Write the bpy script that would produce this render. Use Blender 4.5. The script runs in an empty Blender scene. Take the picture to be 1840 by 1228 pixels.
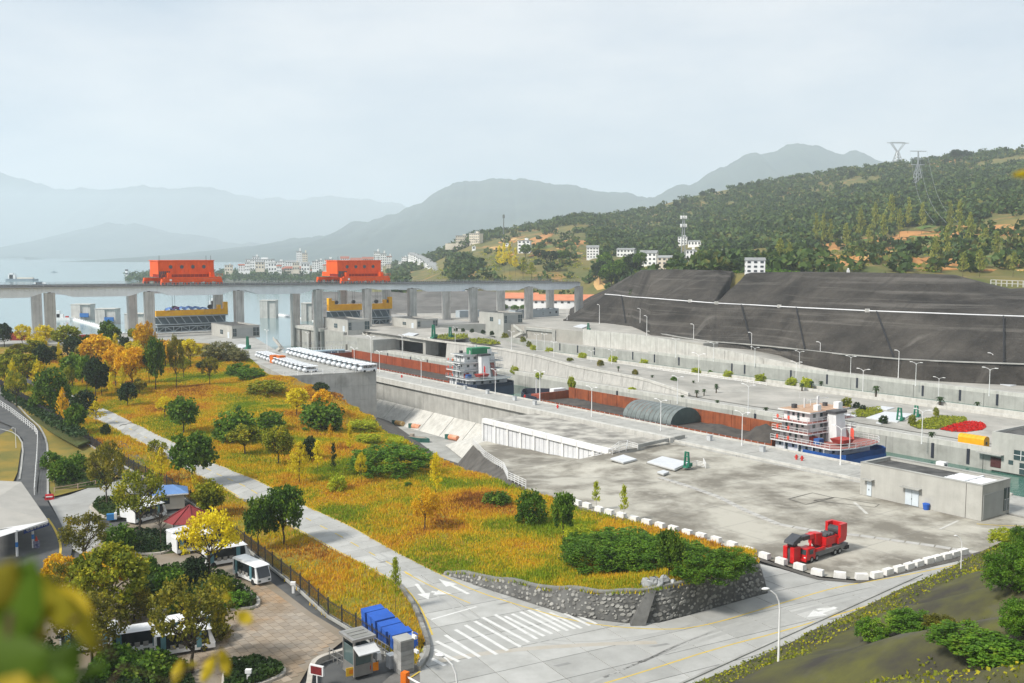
import bpy, bmesh, math, random
import numpy as np
from mathutils import Vector, Matrix
from mathutils.geometry import tessellate_polygon
R = math.radians
SC = bpy.context.scene
COL = SC.collection
random.seed(7); RNG = np.random.default_rng(7)

# ------------------------------------------------------------------ camera
CAMZ = 40.0
FPX, CX, CY = 1789.0, 920.0, 614.0
PITCH = math.atan(159 / FPX)
cam = bpy.data.cameras.new('camera'); camo = bpy.data.objects.new('camera', cam); COL.objects.link(camo)
camo.location = (0, 0, CAMZ); camo.rotation_euler = (math.pi / 2 - PITCH, 0, 0)
cam.sensor_width = 36.0; cam.lens = FPX / 1840 * 36.0
cam.clip_start = 0.1; cam.clip_end = 60000
cam.dof.use_dof = True; cam.dof.focus_distance = 190; cam.dof.aperture_fstop = 2.8
SC.camera = camo
# ------------------------------------------------------------------ sky, sun, exposure
SUN_EL, SUN_AZ = R(44), R(237)
world = bpy.data.worlds.new('World'); SC.world = world; world.use_nodes = True
nt = world.node_tree; nt.nodes.clear()
def nn(t, k, **kw):
    n = t.nodes.new(k)
    for a, b in kw.items(): setattr(n, a, b)
    return n
wo = nn(nt, 'ShaderNodeOutputWorld'); bg = nn(nt, 'ShaderNodeBackground')
sky = nn(nt, 'ShaderNodeTexSky'); sky.sky_type = 'NISHITA'; sky.sun_disc = False
sky.sun_elevation = SUN_EL; sky.sun_rotation = SUN_AZ; sky.air_density = 1.0; sky.dust_density = 2.0
tc = nn(nt, 'ShaderNodeTexCoord'); mp = nn(nt, 'ShaderNodeMapping'); mp.inputs['Scale'].default_value = (1.0, 1.0, 3.2)
nz = nn(nt, 'ShaderNodeTexNoise'); nz.inputs['Scale'].default_value = 2.2; nz.inputs['Detail'].default_value = 6; nz.inputs['Roughness'].default_value = .55
cr = nn(nt, 'ShaderNodeValToRGB'); cr.color_ramp.elements[0].position = .36; cr.color_ramp.elements[1].position = .62
cr.color_ramp.elements[0].color = (4.7, 5.45, 6.35, 1); cr.color_ramp.elements[1].color = (7.2, 7.4, 7.65, 1)
mx = nn(nt, 'ShaderNodeMix', data_type='RGBA'); mx.inputs[0].default_value = .93
nt.links.new(tc.outputs['Generated'], mp.inputs[0]); nt.links.new(mp.outputs[0], nz.inputs['Vector'])
nt.links.new(nz.outputs['Fac'], cr.inputs[0]); nt.links.new(sky.outputs[0], mx.inputs[6]); nt.links.new(cr.outputs[0], mx.inputs[7])
nt.links.new(mx.outputs[2], bg.inputs[0]); bg.inputs[1].default_value = 0.1
nt.links.new(bg.outputs[0], wo.inputs[0])
sl = bpy.data.lights.new('sun', 'SUN'); sl.energy = 4.2; sl.angle = R(10); sl.color = (1, .95, .87)
so = bpy.data.objects.new('sun', sl); COL.objects.link(so)
_sd = Vector((math.sin(SUN_AZ) * math.cos(SUN_EL), math.cos(SUN_AZ) * math.cos(SUN_EL), math.sin(SUN_EL)))
so.rotation_euler = _sd.to_track_quat('Z', 'Y').to_euler()
SC.view_settings.view_transform = 'Standard'; SC.view_settings.look = 'None'
SC.view_settings.exposure = 0.28; SC.view_settings.gamma = 1; SC.view_settings.use_curve_mapping = False
SC.render.engine = 'CYCLES'
SC.cycles.max_bounces = 9; SC.cycles.diffuse_bounces = 2; SC.cycles.glossy_bounces = 2; SC.cycles.transmission_bounces = 3
SC.cycles.volume_bounces = 8; SC.cycles.transparent_max_bounces = 6
SC.cycles.caustics_reflective = False; SC.cycles.caustics_refractive = False
SC.cycles.use_denoising = True

# ------------------------------------------------------------------ measuring helpers
_c, _s = math.cos(PITCH), math.sin(PITCH)
def ray(x, y):
    a, b = (x - CX) / FPX, -(y - CY) / FPX
    return Vector((a, _c + b * _s, -_s + b * _c))
def P(x, y, z=0.0):
    r = ray(x, y); t = (z - CAMZ) / r.z
    return Vector((r.x * t, r.y * t, z))
def PD(x, y, Y):
    r = ray(x, y); t = Y / r.y
    return Vector((r.x * t, Y, CAMZ + r.z * t))
def PL(x, y, n, d):    # photo pixel onto the vertical plane n.(xy-LO) = d
    r = ray(x, y); t = (d + LO.dot(n))/(r.x*n.x+r.y*n.y)
    return Vector((r.x*t, r.y*t, CAMZ+r.z*t))
def PV(x, y, v): return PL(x, y, LV, v)
def PU(x, y, u): return PL(x, y, LU, u)
def proj(p):
    d = p[1]*_c-(p[2]-CAMZ)*_s; k = p[1]*_s+(p[2]-CAMZ)*_c
    return CX+FPX*p[0]/d, CY-FPX*k/d
def reach(C, d, px):   # length along d from C until the photo column px
    lo, hi = 0., 300.
    s = proj(C+d*1)[0] > proj(C)[0]
    for _ in range(40):
        m = (lo+hi)/2
        if (proj(C+d*m)[0] < px) == s: lo = m
        else: hi = m
    return lo
LO = Vector((3.818, 250.407)); LU = Vector((.58954, -.80774)); LV = Vector((.80774, .58954))
LA = math.atan2(LU.y, LU.x)
def W(u, v, z=0.0):
    p = LO + LU * u + LV * v
    return Vector((p.x, p.y, z))
def UV(p):
    d = Vector((p[0], p[1])) - LO
    return d.dot(LU), d.dot(LV)

# ------------------------------------------------------------------ materials
MATS = {}
def mat(name, c1, c2=None, sc=.5, rough=.85, metal=0., bump=0., streak=0., objrand=0., spots=None, detail=5., spec=.3, lo=.35, hi=.65, alpha=None):
    if name in MATS: return MATS[name]
    m = bpy.data.materials.new(name); m.use_nodes = True; t = m.node_tree
    b = t.nodes['Principled BSDF']; b.inputs['Roughness'].default_value = rough; b.inputs['Metallic'].default_value = metal
    b.inputs['Specular IOR Level'].default_value = spec
    L = t.links.new
    geo = nn(t, 'ShaderNodeNewGeometry')
    c2 = c2 or tuple(x * .8 for x in c1)
    mpn = nn(t, 'ShaderNodeMapping'); mpn.inputs['Scale'].default_value = (sc, sc, sc); L(geo.outputs['Position'], mpn.inputs[0])
    n1 = nn(t, 'ShaderNodeTexNoise'); n1.inputs['Scale'].default_value = 1; n1.inputs['Detail'].default_value = detail; n1.inputs['Roughness'].default_value = .62
    L(mpn.outputs[0], n1.inputs['Vector'])
    r1 = nn(t, 'ShaderNodeValToRGB'); e = r1.color_ramp.elements
    e[0].position = lo; e[1].position = hi; e[0].color = (*c1, 1); e[1].color = (*c2, 1)
    L(n1.outputs['Fac'], r1.inputs[0]); out = r1.outputs[0]
    if spots:   # (colour, scale, threshold, strength)
        ms = nn(t, 'ShaderNodeMapping'); s_ = spots[1]; ms.inputs['Scale'].default_value = (s_, s_, s_); L(geo.outputs['Position'], ms.inputs[0])
        ns = nn(t, 'ShaderNodeTexNoise'); ns.inputs['Scale'].default_value = 1; ns.inputs['Detail'].default_value = 7; ns.inputs['Roughness'].default_value = .65
        L(ms.outputs[0], ns.inputs['Vector'])
        rs = nn(t, 'ShaderNodeMapRange'); rs.inputs[1].default_value = spots[2]; rs.inputs[2].default_value = spots[2] + .14; rs.inputs[4].default_value = spots[3]
        L(ns.outputs['Fac'], rs.inputs[0])
        mm = nn(t, 'ShaderNodeMix', data_type='RGBA'); L(rs.outputs[0], mm.inputs[0]); L(out, mm.inputs[6]); mm.inputs[7].default_value = (*spots[0], 1); out = mm.outputs[2]
    if streak:
        m2 = nn(t, 'ShaderNodeMapping'); m2.inputs['Scale'].default_value = (.9, .9, .05); L(geo.outputs['Position'], m2.inputs[0])
        n2 = nn(t, 'ShaderNodeTexNoise'); n2.inputs['Scale'].default_value = 1; n2.inputs['Detail'].default_value = 5; n2.inputs['Roughness'].default_value = .7
        L(m2.outputs[0], n2.inputs['Vector'])
        r2 = nn(t, 'ShaderNodeMapRange'); r2.inputs[1].default_value = .45; r2.inputs[2].default_value = .72; r2.inputs[3].default_value = 1; r2.inputs[4].default_value = 1 - streak
        L(n2.outputs['Fac'], r2.inputs[0])
        m3 = nn(t, 'ShaderNodeMix', data_type='RGBA', blend_type='MULTIPLY'); m3.inputs[0].default_value = 1
        L(out, m3.inputs[6]); L(r2.outputs[0], m3.inputs[7]); out = m3.outputs[2]
    if objrand:
        oi = nn(t, 'ShaderNodeObjectInfo'); r3 = nn(t, 'ShaderNodeMapRange'); r3.inputs[3].default_value = 1 - objrand; r3.inputs[4].default_value = 1 + objrand * .6
        L(oi.outputs['Random'], r3.inputs[0])
        m4 = nn(t, 'ShaderNodeMix', data_type='RGBA', blend_type='MULTIPLY'); m4.inputs[0].default_value = 1
        L(out, m4.inputs[6]); L(r3.outputs[0], m4.inputs[7]); out = m4.outputs[2]
    L(out, b.inputs['Base Color'])
    if bump:
        bp = nn(t, 'ShaderNodeBump'); bp.inputs['Strength'].default_value = bump; bp.inputs['Distance'].default_value = .2
        L(n1.outputs['Fac'], bp.inputs['Height']); L(bp.outputs[0], b.inputs['Normal'])
    MATS[name] = m
    return m
def streakmat(name, c1, c2, pale, ang):   # rough sprayed concrete with streaks running down the slope
    m = bpy.data.materials.new(name); m.use_nodes = True; t = m.node_tree; L = t.links.new; b = t.nodes['Principled BSDF']; b.inputs['Roughness'].default_value = .95; b.inputs['Specular IOR Level'].default_value = .2
    g = nn(t, 'ShaderNodeNewGeometry')
    def noise(sc, rot, det):
        q0 = nn(t, 'ShaderNodeMapping'); q0.inputs['Rotation'].default_value = (0, 0, rot); L(g.outputs['Position'], q0.inputs[0]); q = nn(t, 'ShaderNodeMapping'); q.inputs['Scale'].default_value = sc; L(q0.outputs[0], q.inputs[0])
        n = nn(t, 'ShaderNodeTexNoise'); n.inputs['Scale'].default_value = 1; n.inputs['Detail'].default_value = det; n.inputs['Roughness'].default_value = .68; L(q.outputs[0], n.inputs['Vector']); return n.outputs['Fac']
    a, s1, s2, f = noise((.05,.05,.05), 0, 9), noise((.30,.02,.02), -ang, 7), noise((.09,.012,.012), -ang+.35, 6), noise((.7,.7,.7), 0, 8)
    r = nn(t, 'ShaderNodeValToRGB'); r.color_ramp.elements[0].position = .36; r.color_ramp.elements[1].position = .64; r.color_ramp.elements[0].color = (*c1, 1); r.color_ramp.elements[1].color = (*c2, 1); L(a, r.inputs[0])
    out = r.outputs[0]
    s3 = noise((.012,.012,.55), -ang, 5)
    for src, lo, hi, k, col in ((s3, .54, .66, .42, pale), (s1, .52, .74, .6, c1), (s2, .58, .74, .75, pale), (f, .62, .74, .5, pale)):
        mr = nn(t, 'ShaderNodeMapRange'); mr.inputs[1].default_value = lo; mr.inputs[2].default_value = hi; mr.inputs[4].default_value = k; L(src, mr.inputs[0])
        mm = nn(t, 'ShaderNodeMix', data_type='RGBA'); L(mr.outputs[0], mm.inputs[0]); L(out, mm.inputs[6]); mm.inputs[7].default_value = (*col, 1); out = mm.outputs[2]
    L(out, b.inputs['Base Color']); bp = nn(t, 'ShaderNodeBump'); bp.inputs['Strength'].default_value = 1.0; bp.inputs['Distance'].default_value = .8; L(f, bp.inputs['Height']); L(bp.outputs[0], b.inputs['Normal'])
    MATS[name] = m; return m
def leafmat(name, c1, c2, c3=None, objrand=.15, trans=.3, nsc=.45):
    if name in MATS: return MATS[name]
    m = bpy.data.materials.new(name); m.use_nodes = True; t = m.node_tree; L = t.links.new
    b = t.nodes['Principled BSDF']; b.inputs['Roughness'].default_value = .6; b.inputs['Specular IOR Level'].default_value = .2
    geo = nn(t, 'ShaderNodeNewGeometry'); r = nn(t, 'ShaderNodeValToRGB'); e = r.color_ramp.elements
    e[0].color = (*c1, 1); e[1].color = (*c2, 1); e[0].position = .15; e[1].position = .85
    if c3:
        q = e.new(.95); q.color = (*c3, 1); e[1].position = .7
    ns = nn(t, 'ShaderNodeTexNoise'); ns.inputs['Scale'].default_value = nsc; ns.inputs['Detail'].default_value = 3; L(geo.outputs['Position'], ns.inputs['Vector'])
    ad = nn(t, 'ShaderNodeMath', operation='MULTIPLY_ADD'); L(geo.outputs['Random Per Island'], ad.inputs[0]); ad.inputs[1].default_value = .55
    sb = nn(t, 'ShaderNodeMath', operation='MULTIPLY_ADD'); L(ns.outputs['Fac'], sb.inputs[0]); sb.inputs[1].default_value = 1.6; sb.inputs[2].default_value = -.58
    L(sb.outputs[0], ad.inputs[2]); L(ad.outputs[0], r.inputs[0]); out = r.outputs[0]
    oi = nn(t, 'ShaderNodeObjectInfo'); r3 = nn(t, 'ShaderNodeMapRange'); r3.inputs[3].default_value = 1 - objrand; r3.inputs[4].default_value = 1 + objrand
    L(oi.outputs['Random'], r3.inputs[0]); m4 = nn(t, 'ShaderNodeMix', data_type='RGBA', blend_type='MULTIPLY'); m4.inputs[0].default_value = 1
    L(out, m4.inputs[6]); L(r3.outputs[0], m4.inputs[7]); L(m4.outputs[2], b.inputs['Base Color'])
    tr = nn(t, 'ShaderNodeBsdfTranslucent'); L(m4.outputs[2], tr.inputs[0]); ms = nn(t, 'ShaderNodeMixShader'); ms.inputs[0].default_value = trans
    L(b.outputs[0], ms.inputs[1]); L(tr.outputs[0], ms.inputs[2]); L(ms.outputs[0], t.nodes['Material Output'].inputs[0])
    MATS[name] = m
    return m

# ------------------------------------------------------------------ mesh building
class MB:
    def __init__(s): s.v = []; s.f = []; s.m = []; s.sm = []
    def add(s, vs, fs, m=0, smooth=False):
        o = len(s.v); s.v += [tuple(p) for p in vs]
        for f in fs: s.f.append([i + o for i in f]); s.m.append(m); s.sm.append(smooth)
        return s
    def box(s, x0, y0, z0, x1, y1, z1, m=0):
        return s.add([(x0,y0,z0),(x1,y0,z0),(x1,y1,z0),(x0,y1,z0),(x0,y0,z1),(x1,y0,z1),(x1,y1,z1),(x0,y1,z1)],
            [(3,2,1,0),(4,5,6,7),(0,1,5,4),(1,2,6,5),(2,3,7,6),(3,0,4,7)], m)
    def hexa(s, b, t, m=0):     # four bottom points, four top points (ccw from above)
        return s.add(list(b) + list(t), [(3,2,1,0),(4,5,6,7),(0,1,5,4),(1,2,6,5),(2,3,7,6),(3,0,4,7)], m)
    def bar(s, a, b, w, h=None, m=0):   # square bar from a to b
        a, b = Vector(a), Vector(b); h = h or w; d = (b - a).normalized()
        up = Vector((0,0,1)) if abs(d.z) < .95 else Vector((1,0,0)); x = d.cross(up).normalized() * w / 2; y = x.cross(d).normalized() * h / 2
        return s.hexa([a-x-y, a+x-y, b+x-y, b-x-y], [a-x+y, a+x+y, b+x+y, b-x+y], m)
    def prism(s, poly, z0, z1, m=0):
        n = len(poly); ar = sum(poly[i][0]*poly[(i+1)%n][1]-poly[(i+1)%n][0]*poly[i][1] for i in range(n))
        if ar < 0: poly = poly[::-1]
        vs = [(p[0],p[1],z0) for p in poly] + [(p[0],p[1],z1) for p in poly]
        return s.add(vs, [tuple(range(n-1,-1,-1)), tuple(range(n,2*n))] + [(i,(i+1)%n,(i+1)%n+n,i+n) for i in range(n)], m)
    def cyl(s, a, b, r0, r1=None, n=8, m=0, cap=True, smooth=True):
        a, b = Vector(a), Vector(b); r1 = r0 if r1 is None else r1; d = (b - a).normalized()
        up = Vector((0,0,1)) if abs(d.z) < .95 else Vector((1,0,0)); x = d.cross(up).normalized(); y = x.cross(d).normalized()
        vs = [a+(x*math.cos(2*math.pi*i/n)+y*math.sin(2*math.pi*i/n))*r0 for i in range(n)] + [b+(x*math.cos(2*math.pi*i/n)+y*math.sin(2*math.pi*i/n))*r1 for i in range(n)]
        s.add(vs, [(i,i+n,(i+1)%n+n,(i+1)%n) for i in range(n)], m, smooth)
        if cap: s.add(vs[:n], [tuple(range(n))], m); s.add(vs[n:], [tuple(range(n-1,-1,-1))], m)
        return s
    def tube(s, pts, r, n=6, m=0):
        for i in range(len(pts)-1): s.cyl(pts[i], pts[i+1], r, r, n, m)
        return s
    def strip(s, rows, m=0, smooth=False, close=False):   # rows of equal length
        k = len(rows[0]); vs = [p for r in rows for p in r]
        fs = [(i*k+j, i*k+j+1, (i+1)*k+j+1, (i+1)*k+j) for i in range(len(rows)-1) for j in range(k-1)]
        return s.add(vs, fs, m, smooth)
    def ball(s, c, rx, ry, rz, n=8, k=5, m=0, zmin=-1):
        rows = []
        for i in range(k+1):
            a = -math.pi/2 + math.pi*i/k
            rows.append([(c[0]+rx*math.cos(a)*math.cos(2*math.pi*j/n), c[1]+ry*math.cos(a)*math.sin(2*math.pi*j/n), c[2]+rz*max(zmin, math.sin(a))) for j in range(n+1)])
        return s.strip(rows, m, True)
    def mesh(s, name, mats):
        me = bpy.data.meshes.new(name); me.from_pydata(s.v, [], s.f)
        for m in (mats if isinstance(mats, (list, tuple)) else [mats]): me.materials.append(m)
        me.polygons.foreach_set('material_index', s.m); me.polygons.foreach_set('use_smooth', s.sm); me.update()
        return me
    def build(s, name, mats, parent=None, loc=(0,0,0), rot=0.):
        return link(name, s.mesh(name, mats), parent, loc, rot)
def link(name, me, parent=None, loc=(0,0,0), rot=0., scale=None):
    o = bpy.data.objects.new(name, me); COL.objects.link(o); o.parent = parent; o.location = loc
    o.rotation_euler = rot if isinstance(rot, (tuple, list)) else (0, 0, rot)
    if scale is not None: o.scale = scale if isinstance(scale, (tuple, list)) else (scale,)*3
    return o
def tag(o, label=None, cat=None, group=None, kind=None):
    if label: o['label'] = label
    if cat: o['category'] = cat
    if group: o['group'] = group
    if kind: o['kind'] = kind
    return o
def thing(name, label, cat, loc=(0,0,0), rot=0., group=None, scale=None):
    return tag(link(name, None, None, loc, rot, scale), label, cat, group)
def structure(o, label=None): return tag(o, label, None, None, 'structure')
def dup(root, loc, rot=0., label=None, group=None, scale=None):
    r = root.copy(); COL.objects.link(r); r.location = loc
    r.rotation_euler = rot if isinstance(rot, (tuple, list)) else (0, 0, rot)
    if scale is not None: r.scale = scale if isinstance(scale, (tuple, list)) else (scale,)*3
    if label: r['label'] = label
    if group: r['group'] = group
    for ch in list(root.children):
        c = ch.copy(); COL.objects.link(c); c.parent = r
        for g in list(ch.children):
            d = g.copy(); COL.objects.link(d); d.parent = c
    return r
def soup(name, V, nv, m, smooth=False):     # numpy vertices, nv per face
    V = np.asarray(V, np.float32).reshape(-1, 3); n = len(V) // nv
    me = bpy.data.meshes.new(name); me.vertices.add(len(V)); me.loops.add(len(V)); me.polygons.add(n)
    me.vertices.foreach_set('co', V.ravel()); me.loops.foreach_set('vertex_index', np.arange(len(V), dtype=np.int32))
    me.polygons.foreach_set('loop_start', np.arange(0, len(V), nv, dtype=np.int32))
    for x in (m if isinstance(m, (list, tuple)) else [m]): me.materials.append(x)
    me.update(calc_edges=True); me.validate()
    return me
def drape(poly, step, zf, name, m, parent=None, ox=0., oy=0.):   # polygon of world xy cut by a grid, heights from zf
    bm = bmesh.new(); vs = [bm.verts.new((p[0], p[1], 0)) for p in poly]
    for t in tessellate_polygon([[Vector((p[0], p[1], 0)) for p in poly]]):
        try: bm.faces.new([vs[i] for i in t])
        except ValueError: pass
    xs = [p[0] for p in poly]; ys = [p[1] for p in poly]
    for ax, lo, hi, o in ((0, min(xs), max(xs), ox), (1, min(ys), max(ys), oy)):
        k = math.floor((lo - o) / step) * step + o + step
        while k < hi:
            co = [0,0,0]; co[ax] = k; no = [0,0,0]; no[ax] = 1
            bmesh.ops.bisect_plane(bm, geom=bm.verts[:]+bm.edges[:]+bm.faces[:], plane_co=co, plane_no=no, dist=1e-5); k += step
    for v in bm.verts: v.co.z = zf(v.co.x, v.co.y)
    bmesh.ops.recalc_face_normals(bm, faces=bm.faces[:])
    if sum(f.normal.z for f in bm.faces) < 0: bmesh.ops.reverse_faces(bm, faces=bm.faces[:])
    for f in bm.faces: f.smooth = True
    me = bpy.data.meshes.new(name); bm.to_mesh(me); bm.free(); me.materials.append(m)
    return link(name, me, parent)
def inside(x, y, poly):
    r = False; n = len(poly); j = n - 1
    for i in range(n):
        xi, yi, xj, yj = poly[i][0], poly[i][1], poly[j][0], poly[j][1]
        if (yi > y) != (yj > y) and x < (xj-xi)*(y-yi)/(yj-yi)+xi: r = not r
        j = i
    return r
def inside_np(X, Y, poly):
    r = np.zeros(len(X), bool); j = len(poly)-1
    for i in range(len(poly)):
        xi, yi, xj, yj = poly[i][0], poly[i][1], poly[j][0], poly[j][1]
        if yi != yj: r ^= ((yi > Y) != (yj > Y)) & (X < (xj-xi)*(Y-yi)/(yj-yi)+xi)
        j = i
    return r
def resample(pts, step):
    out = [Vector(pts[0])]
    for a, b in zip(pts, pts[1:]):
        a, b = Vector(a), Vector(b); n = max(1, int((b-a).length/step))
        out += [a.lerp(b, i/n) for i in range(1, n+1)]
    return out
def smooth_line(pts, n=2):
    pts = [Vector(p) for p in pts]
    for _ in range(n):
        q = [pts[0]]
        for a, b in zip(pts, pts[1:]): q += [a.lerp(b, .25), a.lerp(b, .75)]
        pts = q + [pts[-1]]
    return pts
def ribbon(name, pts, w, zf, m, parent, off=.02, dash=None):
    mb = MB(); L = 0
    pts = [Vector((p[0], p[1])) for p in pts]
    prev = None
    for i, p in enumerate(pts):
        d = (pts[min(i+1, len(pts)-1)] - pts[max(i-1, 0)]).normalized(); n = Vector((-d.y, d.x)) * w / 2
        row = [(p.x-n.x, p.y-n.y, zf(p.x-n.x, p.y-n.y)+off), (p.x+n.x, p.y+n.y, zf(p.x+n.x, p.y+n.y)+off)]
        if prev is not None:
            L += (p - pts[i-1]).length
            if dash is None or (L % dash[1]) < dash[0]: mb.add([prev[1], prev[0], row[0], row[1]], [(0,1,2,3)])
        prev = row
    return mb.build(name, m, parent)
# value noise for terrain
_NT = np.random.default_rng(3).random((64, 64))
def vnoise(x, y):
    x0, y0 = np.floor(x).astype(int), np.floor(y).astype(int); fx, fy = x-x0, y-y0
    fx = fx*fx*(3-2*fx); fy = fy*fy*(3-2*fy)
    g = lambda i, j: _NT[i % 64, j % 64]
    return (g(x0,y0)*(1-fx)+g(x0+1,y0)*fx)*(1-fy)+(g(x0,y0+1)*(1-fx)+g(x0+1,y0+1)*fx)*fy
def fbm(x, y, o=4):
    x = np.asarray(x, float); y = np.asarray(y, float)
    s = 0; a = .5
    for _ in range(o): s = s + a*(vnoise(x, y)-.5); x = x*2.03+11.3; y = y*2.03+5.7; a *= .5
    return s
def quad_cloud(C, size, flat=0., up=None):   # random leaf quads at the centres C
    n = len(C); a = RNG.normal(size=(n,3)); a[:,2] *= (1-flat*.9); a /= np.linalg.norm(a, axis=1)[:,None]
    b = RNG.normal(size=(n,3)); b[:,2] *= (1-flat*.9); b -= (a*b).sum(1)[:,None]*a; b /= np.linalg.norm(b, axis=1)[:,None]+1e-9
    s = (np.asarray(size)*(.6+.8*RNG.random(n)))[:,None]*.5
    return np.stack([C-a*s, C-b*s*.75, C+a*s, C+b*s*.75], 1)
# ------------------------------------------------------------------ ground heights on the near side of the lock
def make_idw(ctrl, pw=3.2):
    A = np.array([tuple(P(x, y, z)) for x, y, z in ctrl])
    def f(X, Y):
        X = np.asarray(X, float); Y = np.asarray(Y, float)
        d = (X[..., None]-A[:,0])**2 + (Y[..., None]-A[:,1])**2 + 4.0
        w = d**(-pw/2)
        return (w*A[:,2]).sum(-1)/w.sum(-1)
    return f
_common = [(571,920,.3),(460,862,.9),(390,835,0.98),(317,797,1.5),(250,765,2.03),(190,736,2.62),(110,700,3.75),(20,660,4.88),(-120,640,5.62),
    (100,640,5.62),(300,625,6),(375,620,6),(440,645,6),(505,678,6),(400,690,4.5),(300,690,4.2),(330,740,3),(450,740,3.3),(560,730,3),
    (160,760,2.4),(232,785,1.65),(305,830,0.98),(370,862,.8),(460,912,.3),(60,720,3),(0,720,3.38),(90,800,0.9),(20,760,2.25),(40,850,.4),(80,900,0),(200,860,.6),
    (300,900,.2),(400,960,0),(480,1020,0),(540,960,.2),(631,1005,0),(600,1120,0),(713,993,0),(756,1080,0),(780,1030,0),(-100,800,1.88),(-100,900,.3)]
_flat = [(700,1200,0),(900,1150,0),(1100,1150,0),(850,1060,0),(1200,1130,0),(1380,1080,0),(1400,1020,0),(1600,1040,0),(500,1150,0),(300,1100,0),(100,1000,0),(50,1100,0),(1000,1220,0),(1300,1200,0)]
_mead = [(851,1034,.9),(948,1053,1.7),(1066,1066,2.8),(1150,1066,3.2),(1201,1056,3.6),(1252,1045,3.8),(1285,1031,3.9),(1361,1008,3.9),(1340,1012,3.9),(1300,1015,3.8),
    (1210,954,0),(1100,932,0),(1300,984,.4),(1050,917,0),(945,880,0),(905,868,-.1),(820,838,-.6),(757,812,-1),(690,775,-1.2),(652,745,-1.2),(640,733,-.8),(600,707,2.03),(560,692,4.05),
    (1200,1000,2.2),(1130,985,1.2),(1000,980,.9),(900,950,.4),(800,900,.5),(700,860,.8),(620,800,1.5),(900,1010,.7),(760,980,.2),(1100,1020,2),(680,800,.2)]
Zb_raw = make_idw(_common + _flat); Zm_raw = make_idw(_common + _mead)
def Zb(x, y): return float(Zb_raw(x, y))
def Zm(x, y): return float(Zm_raw(x, y) + .35*fbm(x*.12, y*.12))
def hit(x, y, zf):      # ground point under a photo pixel
    r = ray(x, y); lo = 30.0; t = lo
    for _ in range(900):
        p = Vector((0,0,CAMZ)) + r*t
        if p.z <= zf(p.x, p.y): break
        t += .75
    a, b = t-.75, t
    for _ in range(12):
        m = (a+b)/2; p = Vector((0,0,CAMZ)) + r*m
        if p.z <= zf(p.x, p.y): b = m
        else: a = m
    p = Vector((0,0,CAMZ)) + r*b
    return Vector((p.x, p.y, zf(p.x, p.y)))
def PX(lst, z=0.0): return [P(q[0], q[1], q[2] if len(q) > 2 else z) for q in lst]

# ------------------------------------------------------------------ surface materials
CONC = mat('concrete', (.40,.40,.375), (.29,.29,.27), .25, .9, bump=.2, spots=((.16,.16,.15), .06, .56, .7))
CONCW = mat('wall_concrete', (.43,.425,.395), (.34,.335,.31), .3, .9, bump=.15, streak=.22, spots=((.22,.22,.195), .12, .58, .6))
CONCL = mat('pale_concrete', (.58,.57,.53), (.48,.47,.43), .4, .9, streak=.25)
PLAT = mat('platform_concrete', (.43,.41,.352), (.185,.17,.14), .10, .92, bump=.15, detail=10, lo=.42, hi=.60, spots=((.52,.50,.44), .17, .57, .7))
ROADC = mat('road_concrete', (.43,.43,.41), (.35,.35,.33), .3, .9, objrand=.16, spots=((.25,.25,.235), .1, .56, .55))
ASPH = mat('asphalt', (.075,.078,.08), (.105,.107,.105), .35, .9)
JOINT = mat('joint_dirt', (.13,.125,.115), (.18,.175,.165), .5)
DIRT = mat('dark_dirt', (.07,.065,.058), (.13,.122,.11), .3, .95, bump=.5)
WHITE = mat('white_paint', (.8,.8,.79), (.7,.7,.69), .6, .55)
YEL = mat('yellow_line', (.62,.44,.06), (.5,.38,.09), .8)
WLINE = mat('white_line', (.66,.66,.64), (.56,.56,.54), 1.2, spots=((.44,.44,.42), .9, .56, .7))
SHOT = streakmat('shotcrete', (.026,.023,.020), (.080,.071,.061), (.20,.185,.165), LA)
GRASSG = mat('meadow_soil', (.30,.16,.02), (.18,.17,.02), .09, .95, spots=((.10,.055,.02), .05, .60, .9))
GREENG = mat('green_ground', (.05,.075,.015), (.09,.085,.025), .2, .95)

# ------------------------------------------------------------------ near ground sheets
NEAR = PX([(-250,622,6),(100,618,6),(300,612,6),(375,618,6),(440,642,6),(510,676,6),(600,707,2.03),(640,733,-.8),(690,775,-1.2),(757,812,-1),(820,838,-.6),(905,868,0),(945,880,0),(1050,917)])
NEAR = [(p.x, p.y) for p in NEAR] + [(P(1840,960).x+40, P(1840,960).y+30), (140,110), (60,15), (-150,15), (-230,200)]
ROADR = [(190,736,2.62),(250,765,2.03),(317,797,1.5),(390,835,0.98),(460,862,.9),(571,920,.3),(631,947,.1),(713,993),(786,1030)]
ROADL = [(172,754,2.47),(232,785,1.65),(267,805,1.35),(305,830,0.98),(370,862,.8),(460,912,.3),(540,958,.1),(631,1005),(701,1043)]
FENCE = [(739,1206),(700,1180),(640,1138),(590,1108),(540,1062),(490,1022),(440,985),(400,955),(355,915),(300,880,.2),(250,856,.4),(190,822,0.75),(120,775,1.8),(60,735,2.7),(0,695,3.45)]
MA = PX([(-250,622,6),(100,618,6),(300,612,6),(375,618,6),(440,642,6),(510,676,6),(560,692,4.05),(600,707,2.03),(640,733,-.8),(652,745,-1.2),(690,775,-1.2),(757,812,-1),(820,838,-.6),(905,868,-.1),(945,880),(1050,917),(1210,954),(1300,984,.4),(1352,1003,2.6),
    (1361,1008,3.9),(1285,1031,3.9),(1252,1045,3.8),(1201,1056,3.6),(1150,1066,3.2),(1066,1066,2.8),(948,1053,1.7),(851,1034,.9)]) + PX(ROADR[::-1]) + PX([(110,700,3.75),(20,660,4.88),(-250,618,5.85)])
MBp = PX([(-250,640,5.62),(20,672,4.5),(100,714,3.45)]) + PX(ROADL) + PX([(716,1050),(741,1080),(754,1110),(762,1146),(752,1180)]) + PX(FENCE) + PX([(-250,690,3.75)])
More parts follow.
